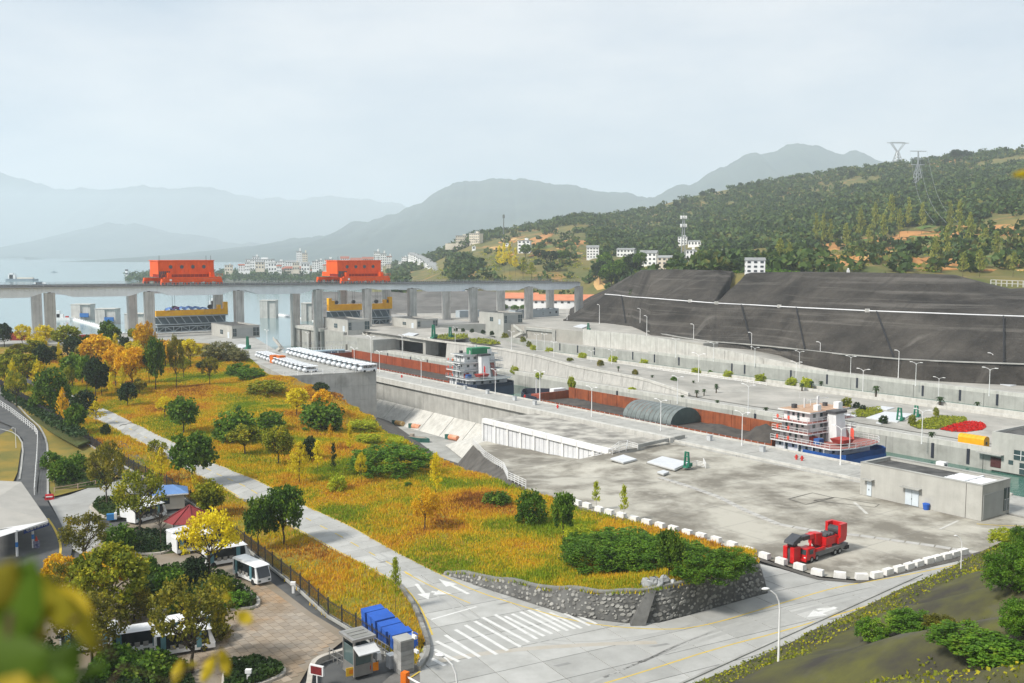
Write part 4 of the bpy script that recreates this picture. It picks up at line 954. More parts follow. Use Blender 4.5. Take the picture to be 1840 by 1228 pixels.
def crane(label, xl, xr, hl, hr):
    a, b = deckpt(xl), deckpt(xr); L = (b-a).length; vx = (b-a).normalized()
    t = thing('gantry_crane', label, 'gantry crane', a+Vector((0,0,.3)), math.atan2(vx.y, vx.x))
    for y in (1.2, 26.0):   # y to the back
        MB().box(L*.01, y-1.6, 1.2, L*.99, y+.4, 2.5).build('end_beam', ORG, t)
        for k in range(6):
            x = L*(.05+.18*k); g = MB().box(x-1.3, y-1.3, .1, x+1.3, y+.1, 1.3).build('bogie', ORG, t)
            for q in (-.7, .7): MB().cyl((x+q, y-1.45, .45), (x+q, y+.2, .45), .42, .42, 8).build('wheel', DARK, g)
    MB().box(L*.12, 1, 3.0, L*.18, 26, 5).build('cross_beam', ORG, t); MB().box(L*.82, 1, 3.0, L*.88, 26, 5).build('cross_beam', ORG, t)
    MB().box(L*.05, -.2, 2.6, L*.98, 1.0, 3.2).build('walkway', ORG, t)
    h0 = (P(hl,500,0)-P(hl,500,0)).length; x0 = reach(a, vx, hl); x1 = reach(a, vx, hr)
    zt = topz(a+vx*x0, 469.5)-a.z-.3; zb = 4.3
    o = MB().box(x0, 3.5, zb, x1, 15, zt).build('machine_house', ORG, t)
    MB().box(x0-.3, 3.2, zt, x1+.3, 15.3, zt+.3).build('house_roof', ORG, t)
    mb = MB(); mb.box(x0+.2, 3.6, 3.1, x1-.2, 12, zb); mb.build('frame', mat('deep_red', (.30,.02,.01)), t)
    for k in range(4):
        x = x0+(x1-x0)*(.2+.2*k)+.4; z = (zb+zt)/2+.3; w = MB()
        w.cyl((x, 3.55, z), (x, 3.38, z), 0.8, 0.8, 8, smooth=False); w.build('window', GLASS, o)
    for k in range(14):
        x = x0+(x1-x0)*k/13; MB().box(x-.06, 3.42, zb, x+.06, 3.5, zt).build('wall_rib', ORG, o)
    for k in range(8): MB().bar((x0*.15+k*.85, 2+k*.3, 3.0), (x0*.15+k*.85+.2, 2+k*.3, 5.6), .35, .5).build('cable_guide', DARK, t)
    mb = MB()
    for k in range(16): x = L*k/15; mb.bar((x, -.3, 3.2), (x, -.3, 4.3), .09)
    mb.bar((0,-.3,4.3), (L,-.3,4.3), .09); mb.bar((0,-.3,3.8), (L,-.3,3.8), .07); mb.build('railing', ORG, t)
    mb = MB()
    for x in (x0+.6, x1-1, x1-3): mb.bar((x, 4, zt), (x, 4, zt+2.2), .12)
    mb.build('mast', DARK, t)
    MB().box(L*.13, 1.0-.02, 1.6, L*.16, 1.0-1.85, 2.4).build('notice', WHITE, t)
    return t, a, vx, x0, x1
cr1 = crane('orange gantry crane on the bridge above the yellow trees and left lifting beam', 290, 400, 285, 390)
cr2 = crane('orange gantry crane on the bridge before the white town houses', 613, 701, 607, 691)
def gate(label, xl, xr, yt, yb, yg, up='r', nbay=9):    # yellow lifting beam and the lattice gate hanging on it
    a, b = PU(xl, yt, UB-12), PU(xr, yt, UB-12); b.z = a.z; L = (b-a).length; vx = (b-a).normalized()
    t = thing('lifting_beam', label, 'lifting beam', a, math.atan2(vx.y, vx.x))
    h = a.z - PU(xl, yb, UB-12).z; hg = a.z - PU(xl, yg, UB-12).z
    MB().box(0, -.9, -h, L, .9, 0).build('beam', YBEAM, t)
    for k in range(1, 9): MB().box(L*k/9-.1, -1.0, -h, L*k/9+.1, -.9, 0).build('stiffener', YBEAM, t)
    for s in (['l','r'] if up == 'b' else [up]):
        x0, x1 = (0, 1.6) if s == 'l' else (L-1.6, L); MB().box(x0, -1.0, -h, x1, 1.0, 3.0).build('upright', YBEAM, t)
        x0, x1 = (1.6, 3.2) if s == 'l' else (L-4.4, L-3.0); MB().box(x0, -.8, 0, x1, .8, 1.8).build('upright', YBEAM, t)
    for q in (.25, .75): 
        MB().cyl((L*q, -.5, 1.0), (L*q, .5, 1.0), .9, .9, 10).build('sheave', DARK, t)
        mb = MB()
        for dx in (-.5, .5): mb.bar((L*q+dx, 0, 1), (L*q+dx, 0, 12.5), .1)
        mb.build('hoist_rope', DARK, t)
    g = thing('stoplog_gate', label.replace('yellow lifting beam', 'grey blue lattice gate below the yellow beam').replace('with one', 'of the crane with one') if False else 'lattice gate below the %s' % label, 'gate', a, math.atan2(vx.y, vx.x))
    LG = mat('gate_steel', (.44,.50,.53), (.36,.42,.45), .5, .5)
    z1, z2, z3 = -h-.1, -h-(hg-h)*.48, -hg
    MB().box(.2, 1.5, z3, L-.2, 1.8, z1).build('skin_plate', mat('gate_skin', (.17,.22,.25), (.12,.16,.18), .4, .5), g)
    for z in (z1, z2, z2-.9, z3+.5): MB().box(.1, -1.5, z-.35, L-.1, 1.5, z).build('chord', LG, g)
    for k in range(nbay+1):
        x = .3+(L-.6)*k/nbay
        MB().bar((x, -1.3, z3), (x, -1.3, z2-.9), .28).build('post', LG, g)
        if k < nbay:
            x2 = .3+(L-.6)*(k+1)/nbay
            MB().bar((x, -1.3, z1-.3), ((x+x2)/2+.3, -1.3, z2), .24).build('brace', LG, g)
            MB().bar((x if k%2 else x2, -1.3, z2-1), (x2 if k%2 else x, -1.3, z3+.4), .24).build('brace', LG, g)
    return t
gate('yellow lifting beam of the left orange crane', 279, 408, 559, 569, 599, 'r', 9)
gate('yellow lifting beam with uprights left of the stairway pier', 589, 650, 548, 559, 588, 'l', 5)
gate('yellow lifting beam with uprights right of the stairway pier', 667, 703, 546, 556, 586, 'r', 3)
tp = thing('tarpaulin', 'blue and purple tarpaulin heap on the left yellow lifting beam', 'tarpaulin', PU(300,559,UB-12), LA+math.pi/2)
mb = MB(); 
for k, (x, h, m) in enumerate(((1,1.6,0),(3.4,2.0,1),(6,1.8,0),(9,1.9,0),(12,1.7,0),(15,1.2,0))): mb.strip([[(x-1.9, -.9, 0.05), (x, -1.0, h*.55), (x+2.0, -.9, .05)], [(x-1.7, 0, h*.7), (x, 0, h), (x+1.8, 0, h*.75)], [(x-1.9, .9, .05), (x, 1, h*.5), (x+2, .9, .05)]], m)
mb.build('cover', [mat('blue_tarp', (.16,.30,.62), (.10,.20,.48), .8, .6), mat('purple_tarp', (.15,.08,.2))], tp)
# ------------------------------------------------------------------ ships in the first chamber
SHW = mat('ship_white', (.78,.79,.79), (.68,.69,.69), .5, .5, streak=.12)
SHR = mat('hold_rust', (.33,.075,.028), (.25,.055,.022), .25, .75, streak=.35, spots=((.14,.045,.02), .35, .58, .6))
SHR2 = mat('hold_orange', (.36,.10,.035), (.22,.06,.025), .25, .75, streak=.45, spots=((.12,.05,.03), .3, .56, .65))
DECKR = mat('deck_red', (.34,.13,.11), (.27,.10,.085), .5, .7)
COAL = mat('cargo_dark', (.055,.05,.046), (.09,.08,.07), .5, .95, bump=.6)
def ship(label, u0, v0, Ln, B, hullm, trim, decks, z0, hold, roofbox=None, flagm=None, dark=False, H=2.1, k_aft=.7):
    t = thing('cargo_ship', label, 'cargo ship', W(u0, v0, z0), LA)      # x=0 stern, -x bow; y=0 near side
    out = [(0,1.8),(-1.5,.4),(-4,0)]+[(-Ln+16,0),(-Ln+10,.5),(-Ln+5,B*.18),(-Ln+1.5,B*.36),(-Ln,B*.5),(-Ln+1.5,B*.64),(-Ln+5,B*.82),(-Ln+10,B-.5),(-Ln+16,B)]+[(-4,B),(-1.5,B-.4),(0,B-1.8)]
    MB().prism(out, -6, 0).build('hull', hullm, t)
    xs0, xh0, xh1 = -25.5*k_aft, -27.0*k_aft, -Ln+15      # deckhouse front, hold from xh1 to xh0
    # bulwark at bow and stern
    def bul(pts, h0, h1, m):
        mb = MB()
        for i, (a, b) in enumerate(zip(pts, pts[1:])): mb.hexa([(a[0],a[1],-.6),(b[0],b[1],-.6),(b[0]*.998,b[1]+(.18 if b[1]<B/2 else -.18),-.6),(a[0]*.998,a[1]+(.18 if a[1]<B/2 else -.18),-.6)], [(a[0],a[1],h0),(b[0],b[1],h1),(b[0],b[1]+(.18 if b[1]<B/2 else -.18),h1),(a[0],a[1]+(.18 if a[1]<B/2 else -.18),h0)])
        return mb.build('bulwark', m, t)
    bul(out[3:12], 1.5, 1.5, hullm); bul([(-9,0)]+out[2::-1]+out[:-4:-1]+[(-9,B)], 1.2, 1.2, trim)
    # hold: far side and ends inside, low near coaming
    yn, yf = 2.2, B-4.6
    mb = MB(); mb.box(xh1, yf, .0, xh0, yf+.35, 3.1); mb.build('far_coaming', hold, t)
    mb = MB(); mb.box(xh1, yn, 0, xh0, yn+.3, .45); mb.build('near_coaming', hold, t)
    mb = MB(); mb.box(xh1-.3, yn, 0, xh1, yf+.35, 2.2); mb.build('end_coaming', hold, t); MB().box(xh0, yn, 0, xh0+.3, yf+.35, 1.4).build('end_coaming', hold, t)
    MB().box(xh1, yn+.3, 0.004, xh0, yf, .06).build('hold_floor', COAL, t)
    for k in range(14): x = xh1+(xh0-xh1)*(k+.5)/14; MB().box(x-.1, yf-.12, .06, x+.1, yf, 3.05).build('hold_rib', hold, t)
    # side deck rail
    mb = MB(); n = 44
    for k in range(n+1): x = xh1+(xh0-xh1)*k/n; mb.bar((x,.25,0),(x,.25,1.0),.07)
    mb.build('rail_post', WHITE, t)
    mb = MB()
    for z in (.5, 1.0): mb.bar((xh1,.25,z),(xh0,.25,z),.09)
    mb.build('rail', DARK, t)
    # deckhouse tiers
    z = .0
    tiers = [(-24.5,-5.5,1.6,B-1.6)] + [(-24+.3*k, -13.0-.25*k, 2.0+.3*k, B-2.0-.3*k) for k in range(1, decks)]
    for k, (x0, x1, y0, y1) in enumerate(tiers):
        o = MB().box(x0, y0, z, x1, y1, z+H).build('deckhouse', SHW, t)
        nw = 7 if k == 0 else 4
        for q in range(nw):
            x = x0+1.3+(x1-x0-2.2)*q/nw
            if q % 2 == (0 if k else 1): MB().box(x, y0-.05, z+.1, x+.8, y0+.02, z+1.8).build('door', GLASS if k % 2 == 0 or q > 1 else mat('door_grey', (.3,.33,.35)), o)
            else: MB().box(x, y0-.05, z+.9, x+.8, y0+.02, z+1.6).build('window', GLASS, o)
        for q in range(4): y = y0+1+(y1-y0-2)*q/4; MB().box(x1-.02, y, z+.8, x1+.05, y+.9, z+1.6).build('window', GLASS, o)
        z += H
        ox0, ox1 = (x0-.6, -1.0) if k == 0 else (x0-.9, x1+1.6)
        fl = [(ox0,.4),(ox1-3 if k==0 else ox1,.4)]+([(ox1-1,2),(ox1,B*.35),(ox1,B*.65),(ox1-1,B-2),(ox1-3,B-.4)] if k==0 else [(ox1,B-.4)])+[(ox0,B-.4)]
        if k == decks-1: fl = [(x0-1.2, y0-1.0),(x1+1.2,y0-1.0),(x1+1.2,y1+1),(x0-1.2,y1+1)]
        d = MB().prism(fl, z, z+.22).build('deck', SHW, t); ins = [(c[0]*.995-.05, B/2+(c[1]-B/2)*.97) for c in fl]
        MB().prism(ins, z+.221, z+.25).build('deck_cover', (DECKR if k < decks-1 else mat('roof_tan', (.50,.36,.25), (.38,.22,.14), .8)) if not dark else mat('deck_grey', (.25,.27,.27)), d)
        if k < decks-1:
            mb = MB(); c = fl[:]+[fl[0]]
            for a, b in zip(c, c[1:]):
                m_ = max(1, int(math.hypot(b[0]-a[0], b[1]-a[1])/1.6))
                for q in range(m_): p = (a[0]+(b[0]-a[0])*q/m_, a[1]+(b[1]-a[1])*q/m_); mb.bar((p[0],p[1],z+.2),(p[0],p[1],z+1.2),.07)
                for zz in (.7, 1.2): mb.bar((a[0],a[1],z+zz),(b[0],b[1],z+zz),.07)
            mb.build('railing', WHITE if not dark else mat('grey_steel', (.42,.44,.46)), t)
        z += .22
    for x in (-20,-15,-10,-6): MB().bar((x,.5,0),(x,.5,H),.16).build('stanchion', SHW, t)
    # funnel, mast, ladder, gear
    zf = H+.2
    MB().hexa([(-12.6,B*.42,zf),(-8.6,B*.42,zf),(-8.6,B*.62,zf),(-12.6,B*.62,zf)], [(-12.2,B*.43,z-.4),(-9.4,B*.43,z-.4),(-9.4,B*.6,z-.4),(-12.2,B*.6,z-.4)]).build('funnel', SHW, t)
    MB().box(-12.5,B*.41,z-.4,-9.0,B*.63,z+.1).build('funnel_cap', DARK, t)
    MB().bar((-17,B*.5,z),(-17,B*.5,z+2.6),.6,.4).build('mast', SHW, t); mb = MB()
    mb.bar((-20,B*.4,z),(-20,B*.4,z+2.0),.3); mb.bar((-17,B*.3,z+2.0),(-17,B*.7,z+2.0),.12); mb.bar((-21.5,B*.6,z),(-21.5,B*.6,z+1.4),.15); mb.build('aerial', SHW, t)
    for (x, y, s, m) in ((-22,B*.25,.9,DARK),(-15,B*.3,1.2,SHW),(-14.2,B*.65,1.4,SHW),(-19,B*.7,.8,DARK)): MB().box(x,y,z,x+s*1.3,y+s,z+s).build('locker', m, t)
    MB().hexa([(-10.5,B*.72,zf),(-10.1,B*.72,zf),(-10.1,B*.8,zf),(-10.5,B*.8,zf)],[(-13.4,B*.72,z-3),(-13,B*.72,z-3),(-13,B*.8,z-3),(-13.4,B*.8,z-3)]).build('ladder', DECKR, t)
    if roofbox: MB().box(-17.5, B*.3, z, -12.8, B*.72, z+1.9).build('roof_tank', roofbox, t)
    RINGM = mat('lifebuoy_red', (.75,.12,.08))
    for k in range(1, decks):
        for x in (-22.5, -18.5): MB().cyl((x, .36, .3+k*(H+.22)+.5), (x, .28, .3+k*(H+.22)+.5), .42, .42, 10).build('lifebuoy', RINGM, t)
    MB().box(-11.5, 2.2, zf, -9.6, 3.8, zf+1.2).build('deck_box', mat('deck_blue', (.04,.12,.35)), t); MB().box(-13,2.2,zf,-11.7,3.8,zf+1.4).build('deck_box', mat('deck_box_red', (.35,.05,.04)), t)
    MB().hexa([(-7,B*.25,zf+.6),(-3.5,B*.25,zf+.6),(-3.5,B*.42,zf+.6),(-7,B*.42,zf+.6)],[(-7.6,B*.22,zf+1.5),(-3,B*.22,zf+1.5),(-3,B*.45,zf+1.5),(-7.6,B*.45,zf+1.5)]).build('lifeboat', mat('lifeboat_red', (.40,.05,.04)), t)
    mb = MB(); mb.bar((-2.2,B*.3,zf-.2),(-2.2,B*.3,zf+5),.14); mb.build('flagpole', WHITE, t)
    MB().strip([[(-2.2,B*.3,zf+2.4),(-2.2,B*.3,zf+4.3)],[(-1.6,B*.3+.3,zf+2.0),(-1.6,B*.3+.3,zf+4.0)],[(-1.0,B*.3+.1,zf+1.7),(-1.0,B*.3+.1,zf+3.6)]]).build('flag', flagm or RINGM, t)
    for ch in list(t.children):
        for o_ in [ch]+list(ch.children):
            if o_.name.split('.')[0] in ('hull','bulwark','far_coaming','near_coaming','end_coaming','hold_floor','hold_rib','rail_post','rail'): continue
            co = np.empty(len(o_.data.vertices)*3, np.float32); o_.data.vertices.foreach_get('co', co); co[0::3] *= k_aft; o_.data.vertices.foreach_set('co', co); o_.data.update()
    sh = [(0.06,1.7),(-1.5,.34),(-4,-.06),(-15,-.06),(-15,B+.06),(-4,B+.06),(-1.5,B-.34),(0.06,B-1.7)]; MB().prism(sh, -4.2, .05).build('stern_hull', trim, t)
    mb = MB()
    for x in (-13,-11.5,-10,-7,-5.5): mb.box(x-.1, -.1, -.9, x+.1, -.06, -.3); mb.box(x-.35, -.1, -.65, x+.35, -.06, -.5)
    mb.build('stern_marking', WHITE, t)
    # bow gear
    MB().box(-Ln+7,B*.3,0,-Ln+11.5,B*.7,.9).build('windlass', mat('bow_red', (.35,.09,.06)), t); MB().box(-Ln+12.3,B*.45,0,-Ln+14.2,B*.7,2.8).build('bow_store', SHW, t); MB().bar((-Ln+5,B*.5,0),(-Ln+5,B*.5,4.5),.2).build('bow_mast', SHW, t)
    return t, z, xh1, xh0, yn, yf
BLUEH = mat('hull_blue', (.02,.10,.36), (.015,.07,.26), .3, .5); BLACKH = mat('hull_black', (.02,.024,.04), (.03,.035,.055), .3, .5)
s2 = ship('cargo ship with white red-decked wheelhouse tower, blue stern and arched hold cover', 82.5, 14.8, 114, 17, BLACKH, BLUEH, 4, -.95, SHR2, None, None, False, 1.9, .7)
s1t = ship('cargo ship with empty rust red hold and a green tank on its wheelhouse', -47, 14.8, 118, 17, mat('hull_navy', (.025,.04,.075), (.035,.05,.09), .3, .5), mat('hull_navy', (.025,.04,.075)), 4, -.8, SHR, mat('tank_green', (.03,.22,.10)), mat('flag_red', (.6,.03,.03)), True, 2.15, .62)
T2, _, xh1, xh0, yn, yf = s2
ua = UV(PV(1156, 750, 24))[0]-82.5; ub = UV(PV(1243, 765, 24))[0]-82.5
arch = []
ARM = mat('cover_metal', (.24,.27,.26), (.17,.195,.185), .6, .45, .5)
nseg = 11
for k in range(nseg):
    a, b = ua+(ub-ua)*k/nseg, ua+(ub-ua)*(k+1)/nseg-.12
    MB().strip([[(x, (yn+yf)/2-math.cos(math.pi*j/12)*(yf-yn)/2*1.02, .3+3.8*math.sin(math.pi*j/12)) for j in range(13)] for x in (a, b)], 0, True).build('cover_sheet', ARM, T2)
mb = MB(); mb.add([(ub-.1, (yn+yf)/2-math.cos(math.pi*j/12)*(yf-yn)/2, .25+3.9*math.sin(math.pi*j/12)) for j in range(13)], [tuple(range(13))]); mb.build('cover_end', mat('cover_green', (.07,.11,.10), (.05,.08,.075), .5, .7), T2)
def heap(name, x0, x1, y0, y1, h, par, m):
    rows = [[(x0+(x1-x0)*i/12, y0+(y1-y0)*j/8, .05+h*max(0, math.sin(math.pi*i/12)*math.sin(math.pi*j/8))*(1+.3*random.uniform(-1,1))) for j in range(9)] for i in range(13)]
    return MB().strip(rows, 0, True).build(name, m, par)
heap('cargo_heap', xh0-11, xh0-.3, yn+.3, yf, 2.9, T2, COAL); heap('cargo_heap', ub+2, ub+16, yn+.3, yf, 1.2, T2, COAL); heap('cargo_heap', xh1+1, xh1+18, yn+.5, yf, 1.0, T2, COAL)
# ------------------------------------------------------------------ ladder slots
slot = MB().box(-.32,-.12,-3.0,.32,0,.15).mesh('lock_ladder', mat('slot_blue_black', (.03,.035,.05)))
sl1 = [(697,650),(738,655),(768,661),(835,668),(1109,712),(1357,752),(1676,806),(1740,815)]
for i, (x, y) in enumerate(sl1):
    p = PV(x, y, 42.98); o = link('lock_ladder', slot if i == 0 else slot, None, (p.x, p.y, 0), LA)
    tag(o, 'dark mooring ladder slot in the wall behind the ships, %s from the left' % ['first','second','third','fourth','fifth','sixth','seventh','eighth'][i], 'ladder', 'mooring ladders in the wall behind the ships')
for i, x in enumerate([1006,1038,1068,1137,1176,1220,1315,1338,1421,1486,1540,1658,1725,1792]):
    p = PV(x, 640+(x-1006)*.1, 123.98); o = link('lock_ladder', slot, None, (p.x, p.y, .2), LA)
    tag(o, 'dark ladder slot in the far wall of the second chamber, %s from the left' % ['first','second','third','fourth','fifth','sixth','seventh','eighth','ninth','tenth','eleventh','twelfth','thirteenth','fourteenth'][i], 'ladder', 'mooring ladders in the second chamber')
# ------------------------------------------------------------------ lamps
def lampmesh(kind):
    mb = MB(); mb.cyl((0,0,0),(0,0,.5),.16,.14,8).cyl((0,0,.5),(0,0,7.0),.11,.06,8)
    pole = mb.mesh('pole', WHITE); arms = []
    if kind == 'double':
        for s in (1,-1):
            pts = [(0,0,6.6),(s*.35,0,7.0),(s*.9,0,7.22),(s*1.5,0,7.3)]; arms.append((MB().tube([Vector(p) for p in pts], .05, 5).mesh('arm', WHITE), MB().box(min(s*1.3,s*2.1),-.14,7.26,max(s*1.3,s*2.1),.14,7.42).mesh('lamp_head', WHITE)))
    elif kind == 'single':
        pts = [(0,0,6.8),(-.3,0,7.1),(-.8,0,7.2)]; arms.append((MB().tube([Vector(p) for p in pts], .05, 5).mesh('arm', WHITE), MB().box(-1.3,-.14,7.16,-.6,.14,7.3).mesh('lamp_head', WHITE)))
    else:
        pts = [(0,0,5.6),(-.06,0,6.2),(-.3,0,6.75),(-.65,0,7.05),(-.95,0,7.22)]; mb = MB().tube([Vector(p) for p in pts], .06, 6)
        hd_ = MB(); hd_.ball((-1.15,0,7.28), .34, .16, .11, 10, 6); arms.append((mb.mesh('arm', WHITE), hd_.mesh('lamp_head', WHITE)))
    return pole, arms
LM = {k: lampmesh(k) for k in ('double','single','curved')}
LM['curved'] = (MB().cyl((0,0,0),(0,0,.5),.16,.14,8).cyl((0,0,.5),(0,0,5.65),.11,.065,8).mesh('pole', WHITE), LM['curved'][1])
def lamp(kind, x, y, z, ty, rot, label, group):
    C = P(x, y, z); s = (topz(C, ty)-C.z)/7.35; t = thing('street_lamp', label, 'street lamp', C, rot, group, s)
    link('pole', LM[kind][0], t)
    for a, h in LM[kind][1]: o = link('arm', a, t); link('lamp_head', h, o)
    return t
ORD = ['first','second','third','fourth','fifth','sixth','seventh','eighth','ninth','tenth','eleventh','twelfth']
def lamprow(kind, L, rot, where, group):
    for i, (x, y, z, ty) in enumerate(L): lamp(kind, x, y, z, ty, rot, '%s, %s from the left' % (where, ORD[i]), group)
lamprow('double', [(637,676,.03,625),(682,669,.03,631),(757,688,.03,645),(820,697,.03,656),(890,708,.03,664),(970,723,.03,667),(1063,749,.03,695),(1187,774,.03,718),(1333,801,.03,740),(1510,836,.03,766)], LA, 'white double-arm lamp on the near lock wall', 'lamps on the near lock wall')
lamprow('double', [(667,655,0,604),(723,645,0,603),(818,617,6,588),(919,628,5,595),(995,645,3,614),(1217,726,0,676),(1344,746,0,691),(1437,717,0,711-6),(1656,798,0,736)], LA, 'white double-arm lamp on the island side of the ships', 'lamps along the island')
lamprow('double', [(964,627,.3,601),(978,630,.3,600),(1062,662,.3,630),(1099,662,.3,629),(1255,693,.1,635),(1430,694,.1,650),(1550,710,.1,663),(1686,718,.1,678),(1777,712,.1,661)], LA, 'white double-arm lamp on the shrub walkway', 'lamps on the shrub walkway')
lamprow('double', [(1214,643,.2,609),(1282,650,.2,616),(1356,659,.2,624),(1436,666,.2,631),(1528,678,.2,640),(1645,694,.2,651)], LA, 'white double-arm lamp on the second chamber far wall', 'lamps on the far wall')
lamprow('single', [(1019,577,6,545),(1077,582,6,547),(1150,591,6,554),(1162,607,5.6,567),(1246,625,3,582),(1350,642,.7,597),(1473,662,.1,614),(1614,680,.1,629),(1782,686,.1,634)], LA, 'tall white single-arm lamp below the embankment', 'lamps at the foot of the embankment')
lamprow('double', [(480,628,6,593),(553,628,6,598)][:2], LA, 'white double-arm lamp beside the gate walkway', 'lamps by the gate walkway')
lamp('curved', 1398, 1222, .05, 1056, R(5), 'white curved lamp at the kerb below the stone retaining wall', 'curved lamps along the right road')
lamp('curved', 1726, 1035, .2, 962, R(0), 'white curved lamp at the end of the white block row', 'curved lamps along the right road')
lamp('curved', 822, 1385, .0, 1180, R(-20), 'white lamp head rising from the bottom edge beside the crosswalk', 'curved lamps along the right road')
lamp('single', 29, 808, .8, 768, R(60), 'small dark lamp on the grass left of the guard rail road', 'lamps on the left lawn')
# ------------------------------------------------------------------ far buildings
def hillhit(px, py, y0=440, y1=2250):
    prev = y0
    for Y in np.arange(y0, y1, 6.0):
        p = PD(px, py, Y)
        if p.z <= hillz(p.x, Y) : return PD(px, py, Y)
    return PD(px, py, 1500)
FW = mat('far_white', (.90,.90,.89), (.80,.80,.79), .1, .8, streak=.06); FC = mat('far_cream', (.74,.67,.55), (.64,.57,.47), .1, .8)
RRED = mat('roof_tile_red', (.36,.12,.07), (.28,.09,.055), .2, .8); RGREY = mat('roof_grey', (.30,.31,.31), (.22,.23,.23), .2, .8); FWIN = mat('far_window', (.05,.06,.07), (.08,.09,.1), .3, .3)
def house(name, label, cat, x0, x1, yt, yb, Y, floors, cols, wm, roof='flat', rm=None, group=None, rot=.12, dep=.7, singles=True):
    a, b = PD(x0, yb, Y), PD(x1, yb, Y); w = (b.x-a.x)*.94; h = PD(x0, yt, Y).z-a.z; d = w*dep
    t = thing(name, label, cat, a, rot, group)
    hb = h*.82 if roof == 'gable' else h
    MB().box(0, 0, -4, w, d, hb).build('wall', wm, t)
    if roof == 'gable':
        mb = MB(); e = w*.04; mb.add([(-e,-e,hb),(w+e,-e,hb),(w+e,d+e,hb),(-e,d+e,hb),(-e,d/2,h),(w+e,d/2,h)], [(0,1,5,4),(2,3,4,5),(1,2,5),(3,0,4),(3,2,1,0)]); mb.build('roof', rm or RRED, t)
    else:
        MB().box(-.3, -.3, hb, w+.3, d+.3, hb+h*.05).build('roof', rm or RGREY, t); MB().box(w*.55, d*.3, hb+h*.05, w*.8, d*.7, hb+h*.2).build('stair_tower', wm, t)
    fh = hb/floors; ww = w/cols*.5
    mbj = MB()
    for i in range(floors):
        for j in range(cols):
            x = w*(j+.5)/cols; z = fh*(i+.38); bx = (x-ww/2, -.12, z, x+ww/2, .05, z+fh*.45)
            if singles: MB().box(*bx).build('window', FWIN, t)
            else: mbj.box(*bx)
    n2 = max(1, int(cols*.5))
    for i in range(floors):
        for j in range(n2):
            y = d*(j+.5)/n2; z = fh*(i+.38); mbj.box(-.12, y-ww*.4, z, .05, y+ww*.4, z+fh*.45)
    o = mbj.build('windows', FWIN, t)
    if not singles: o['kind'] = 'stuff'
    return t
Y_ = 1750
town = [('long white apartment building with a raised centre behind the wooded spit',441,492,467,486,1900,4,12,FW,'flat',RGREY),
 ('small white stair tower building rising over the long apartment building',454,466,462.5,486,1960,5,3,FW,'flat',RGREY),
 ('white block between the long apartment building and the tall tower',492,512,470,486,1950,4,5,FW,'flat',RGREY),
 ('white low block just left of the tall tower',513,533,468,486,1900,4,5,FW,'gable',RGREY),
 ('tallest pale tower block of the far town',533,543,453,486,2000,9,3,FW,'flat',RGREY),
 ('pale tower block attached right of the tallest tower',543.5,553,456,486,2040,8,3,FC,'flat',RGREY),
 ('grey brown block with red tiled roof by the reservoir shore',492,511,481,499,1600,4,5,mat('far_taupe',(.42,.36,.31),(.36,.31,.27),.1),'gable',RRED),
 ('broad cream apartment block with red roof by the reservoir shore',512,552,479,500,1600,4,9,FC,'gable',RRED),
 ('white square block left of the right orange crane',569,581,468.5,486,1800,5,3,FW,'flat',RGREY),
 ('white block partly hidden by the right orange crane house',583,600,466.5,488,1760,6,4,FW,'flat',RGREY),
 ('white low house at the foot of the spit near the right crane',555,573,485,494,1650,2,5,FW,'gable',RRED),
 ('white block with pink roof peeping over the right crane house',612,628,461,484,1900,6,4,FW,'gable',RRED),
 ('white block with brown roof above the middle of the right crane house',630,650,463.5,484,1950,5,5,FW,'gable',RRED),
 ('long white block with red roof line above the right crane',651,672,462,484,1900,5,5,FC,'gable',RRED),
 ('tall white block above the right end of the right crane house',672,684,454,486,1850,8,3,FW,'flat',RGREY),
 ('white stepped block beyond the right end of the right crane house',684,695,457,488,1880,7,3,FW,'flat',RGREY),
 ('white block with red parapet standing right of the right crane house',695,705,462,490,1800,7,3,FW,'flat',RRED),
 ('small grey house between the tall tower and the white square block',557,568,476,486,1900,3,3,FC,'gable',RGREY)]
for l, x0, x1, yt, yb, Y, fl, cl, wm, rf, rm in town: house('apartment_building', l, 'building', x0, x1, yt, yb, Y, fl, cl, wm, rf, rm, 'buildings of the far town', singles=False)
rt_ = random.Random(12)
for i in range(16):
    x = 404+i*19.5+rt_.uniform(-5,5); w = rt_.uniform(9,17); y = rt_.uniform(481,488)
    house('town_house', 'small white building of the far town, %s from the left' % ((ORD+['thirteenth','fourteenth','fifteenth','sixteenth'])[i]), 'building', x, x+w, y-rt_.uniform(8,14), y+3, 1560, rt_.choice((2,3,4)), 3, FW if i % 3 else FC, 'gable' if i % 2 else 'flat', RRED if i % 4 == 1 else RGREY, 'small buildings of the far town', singles=False)
for i in range(16):
    q = i/15; x = 736+52*q+random.uniform(-3,3); y = 462+38*q**1.1; w = 13+9*q
    house('row_house', 'white row house right of the cranes, %s from the top' % (ORD+['thirteenth','fourteenth','fifteenth','lowest'])[i], 'house', x, x+w, y-8-3*q, y+4, 1500-420*q, 3, 4, FW, 'gable', RGREY, 'white houses stepping down the slope', rot=-.3, singles=False)
for i, (x, y) in enumerate([(722,470),(728,478),(716,478),(735,487),(727,488)]):
    house('row_house', 'small white house left of the stepped row on the slope, %s from the left' % ['second','fourth','leftmost','rightmost','third'][i], 'house', x, x+10, y-8, y+3, 1600, 3, 3, FW, 'flat', RGREY, 'small houses beside the stepped row', rot=-.2, singles=False)
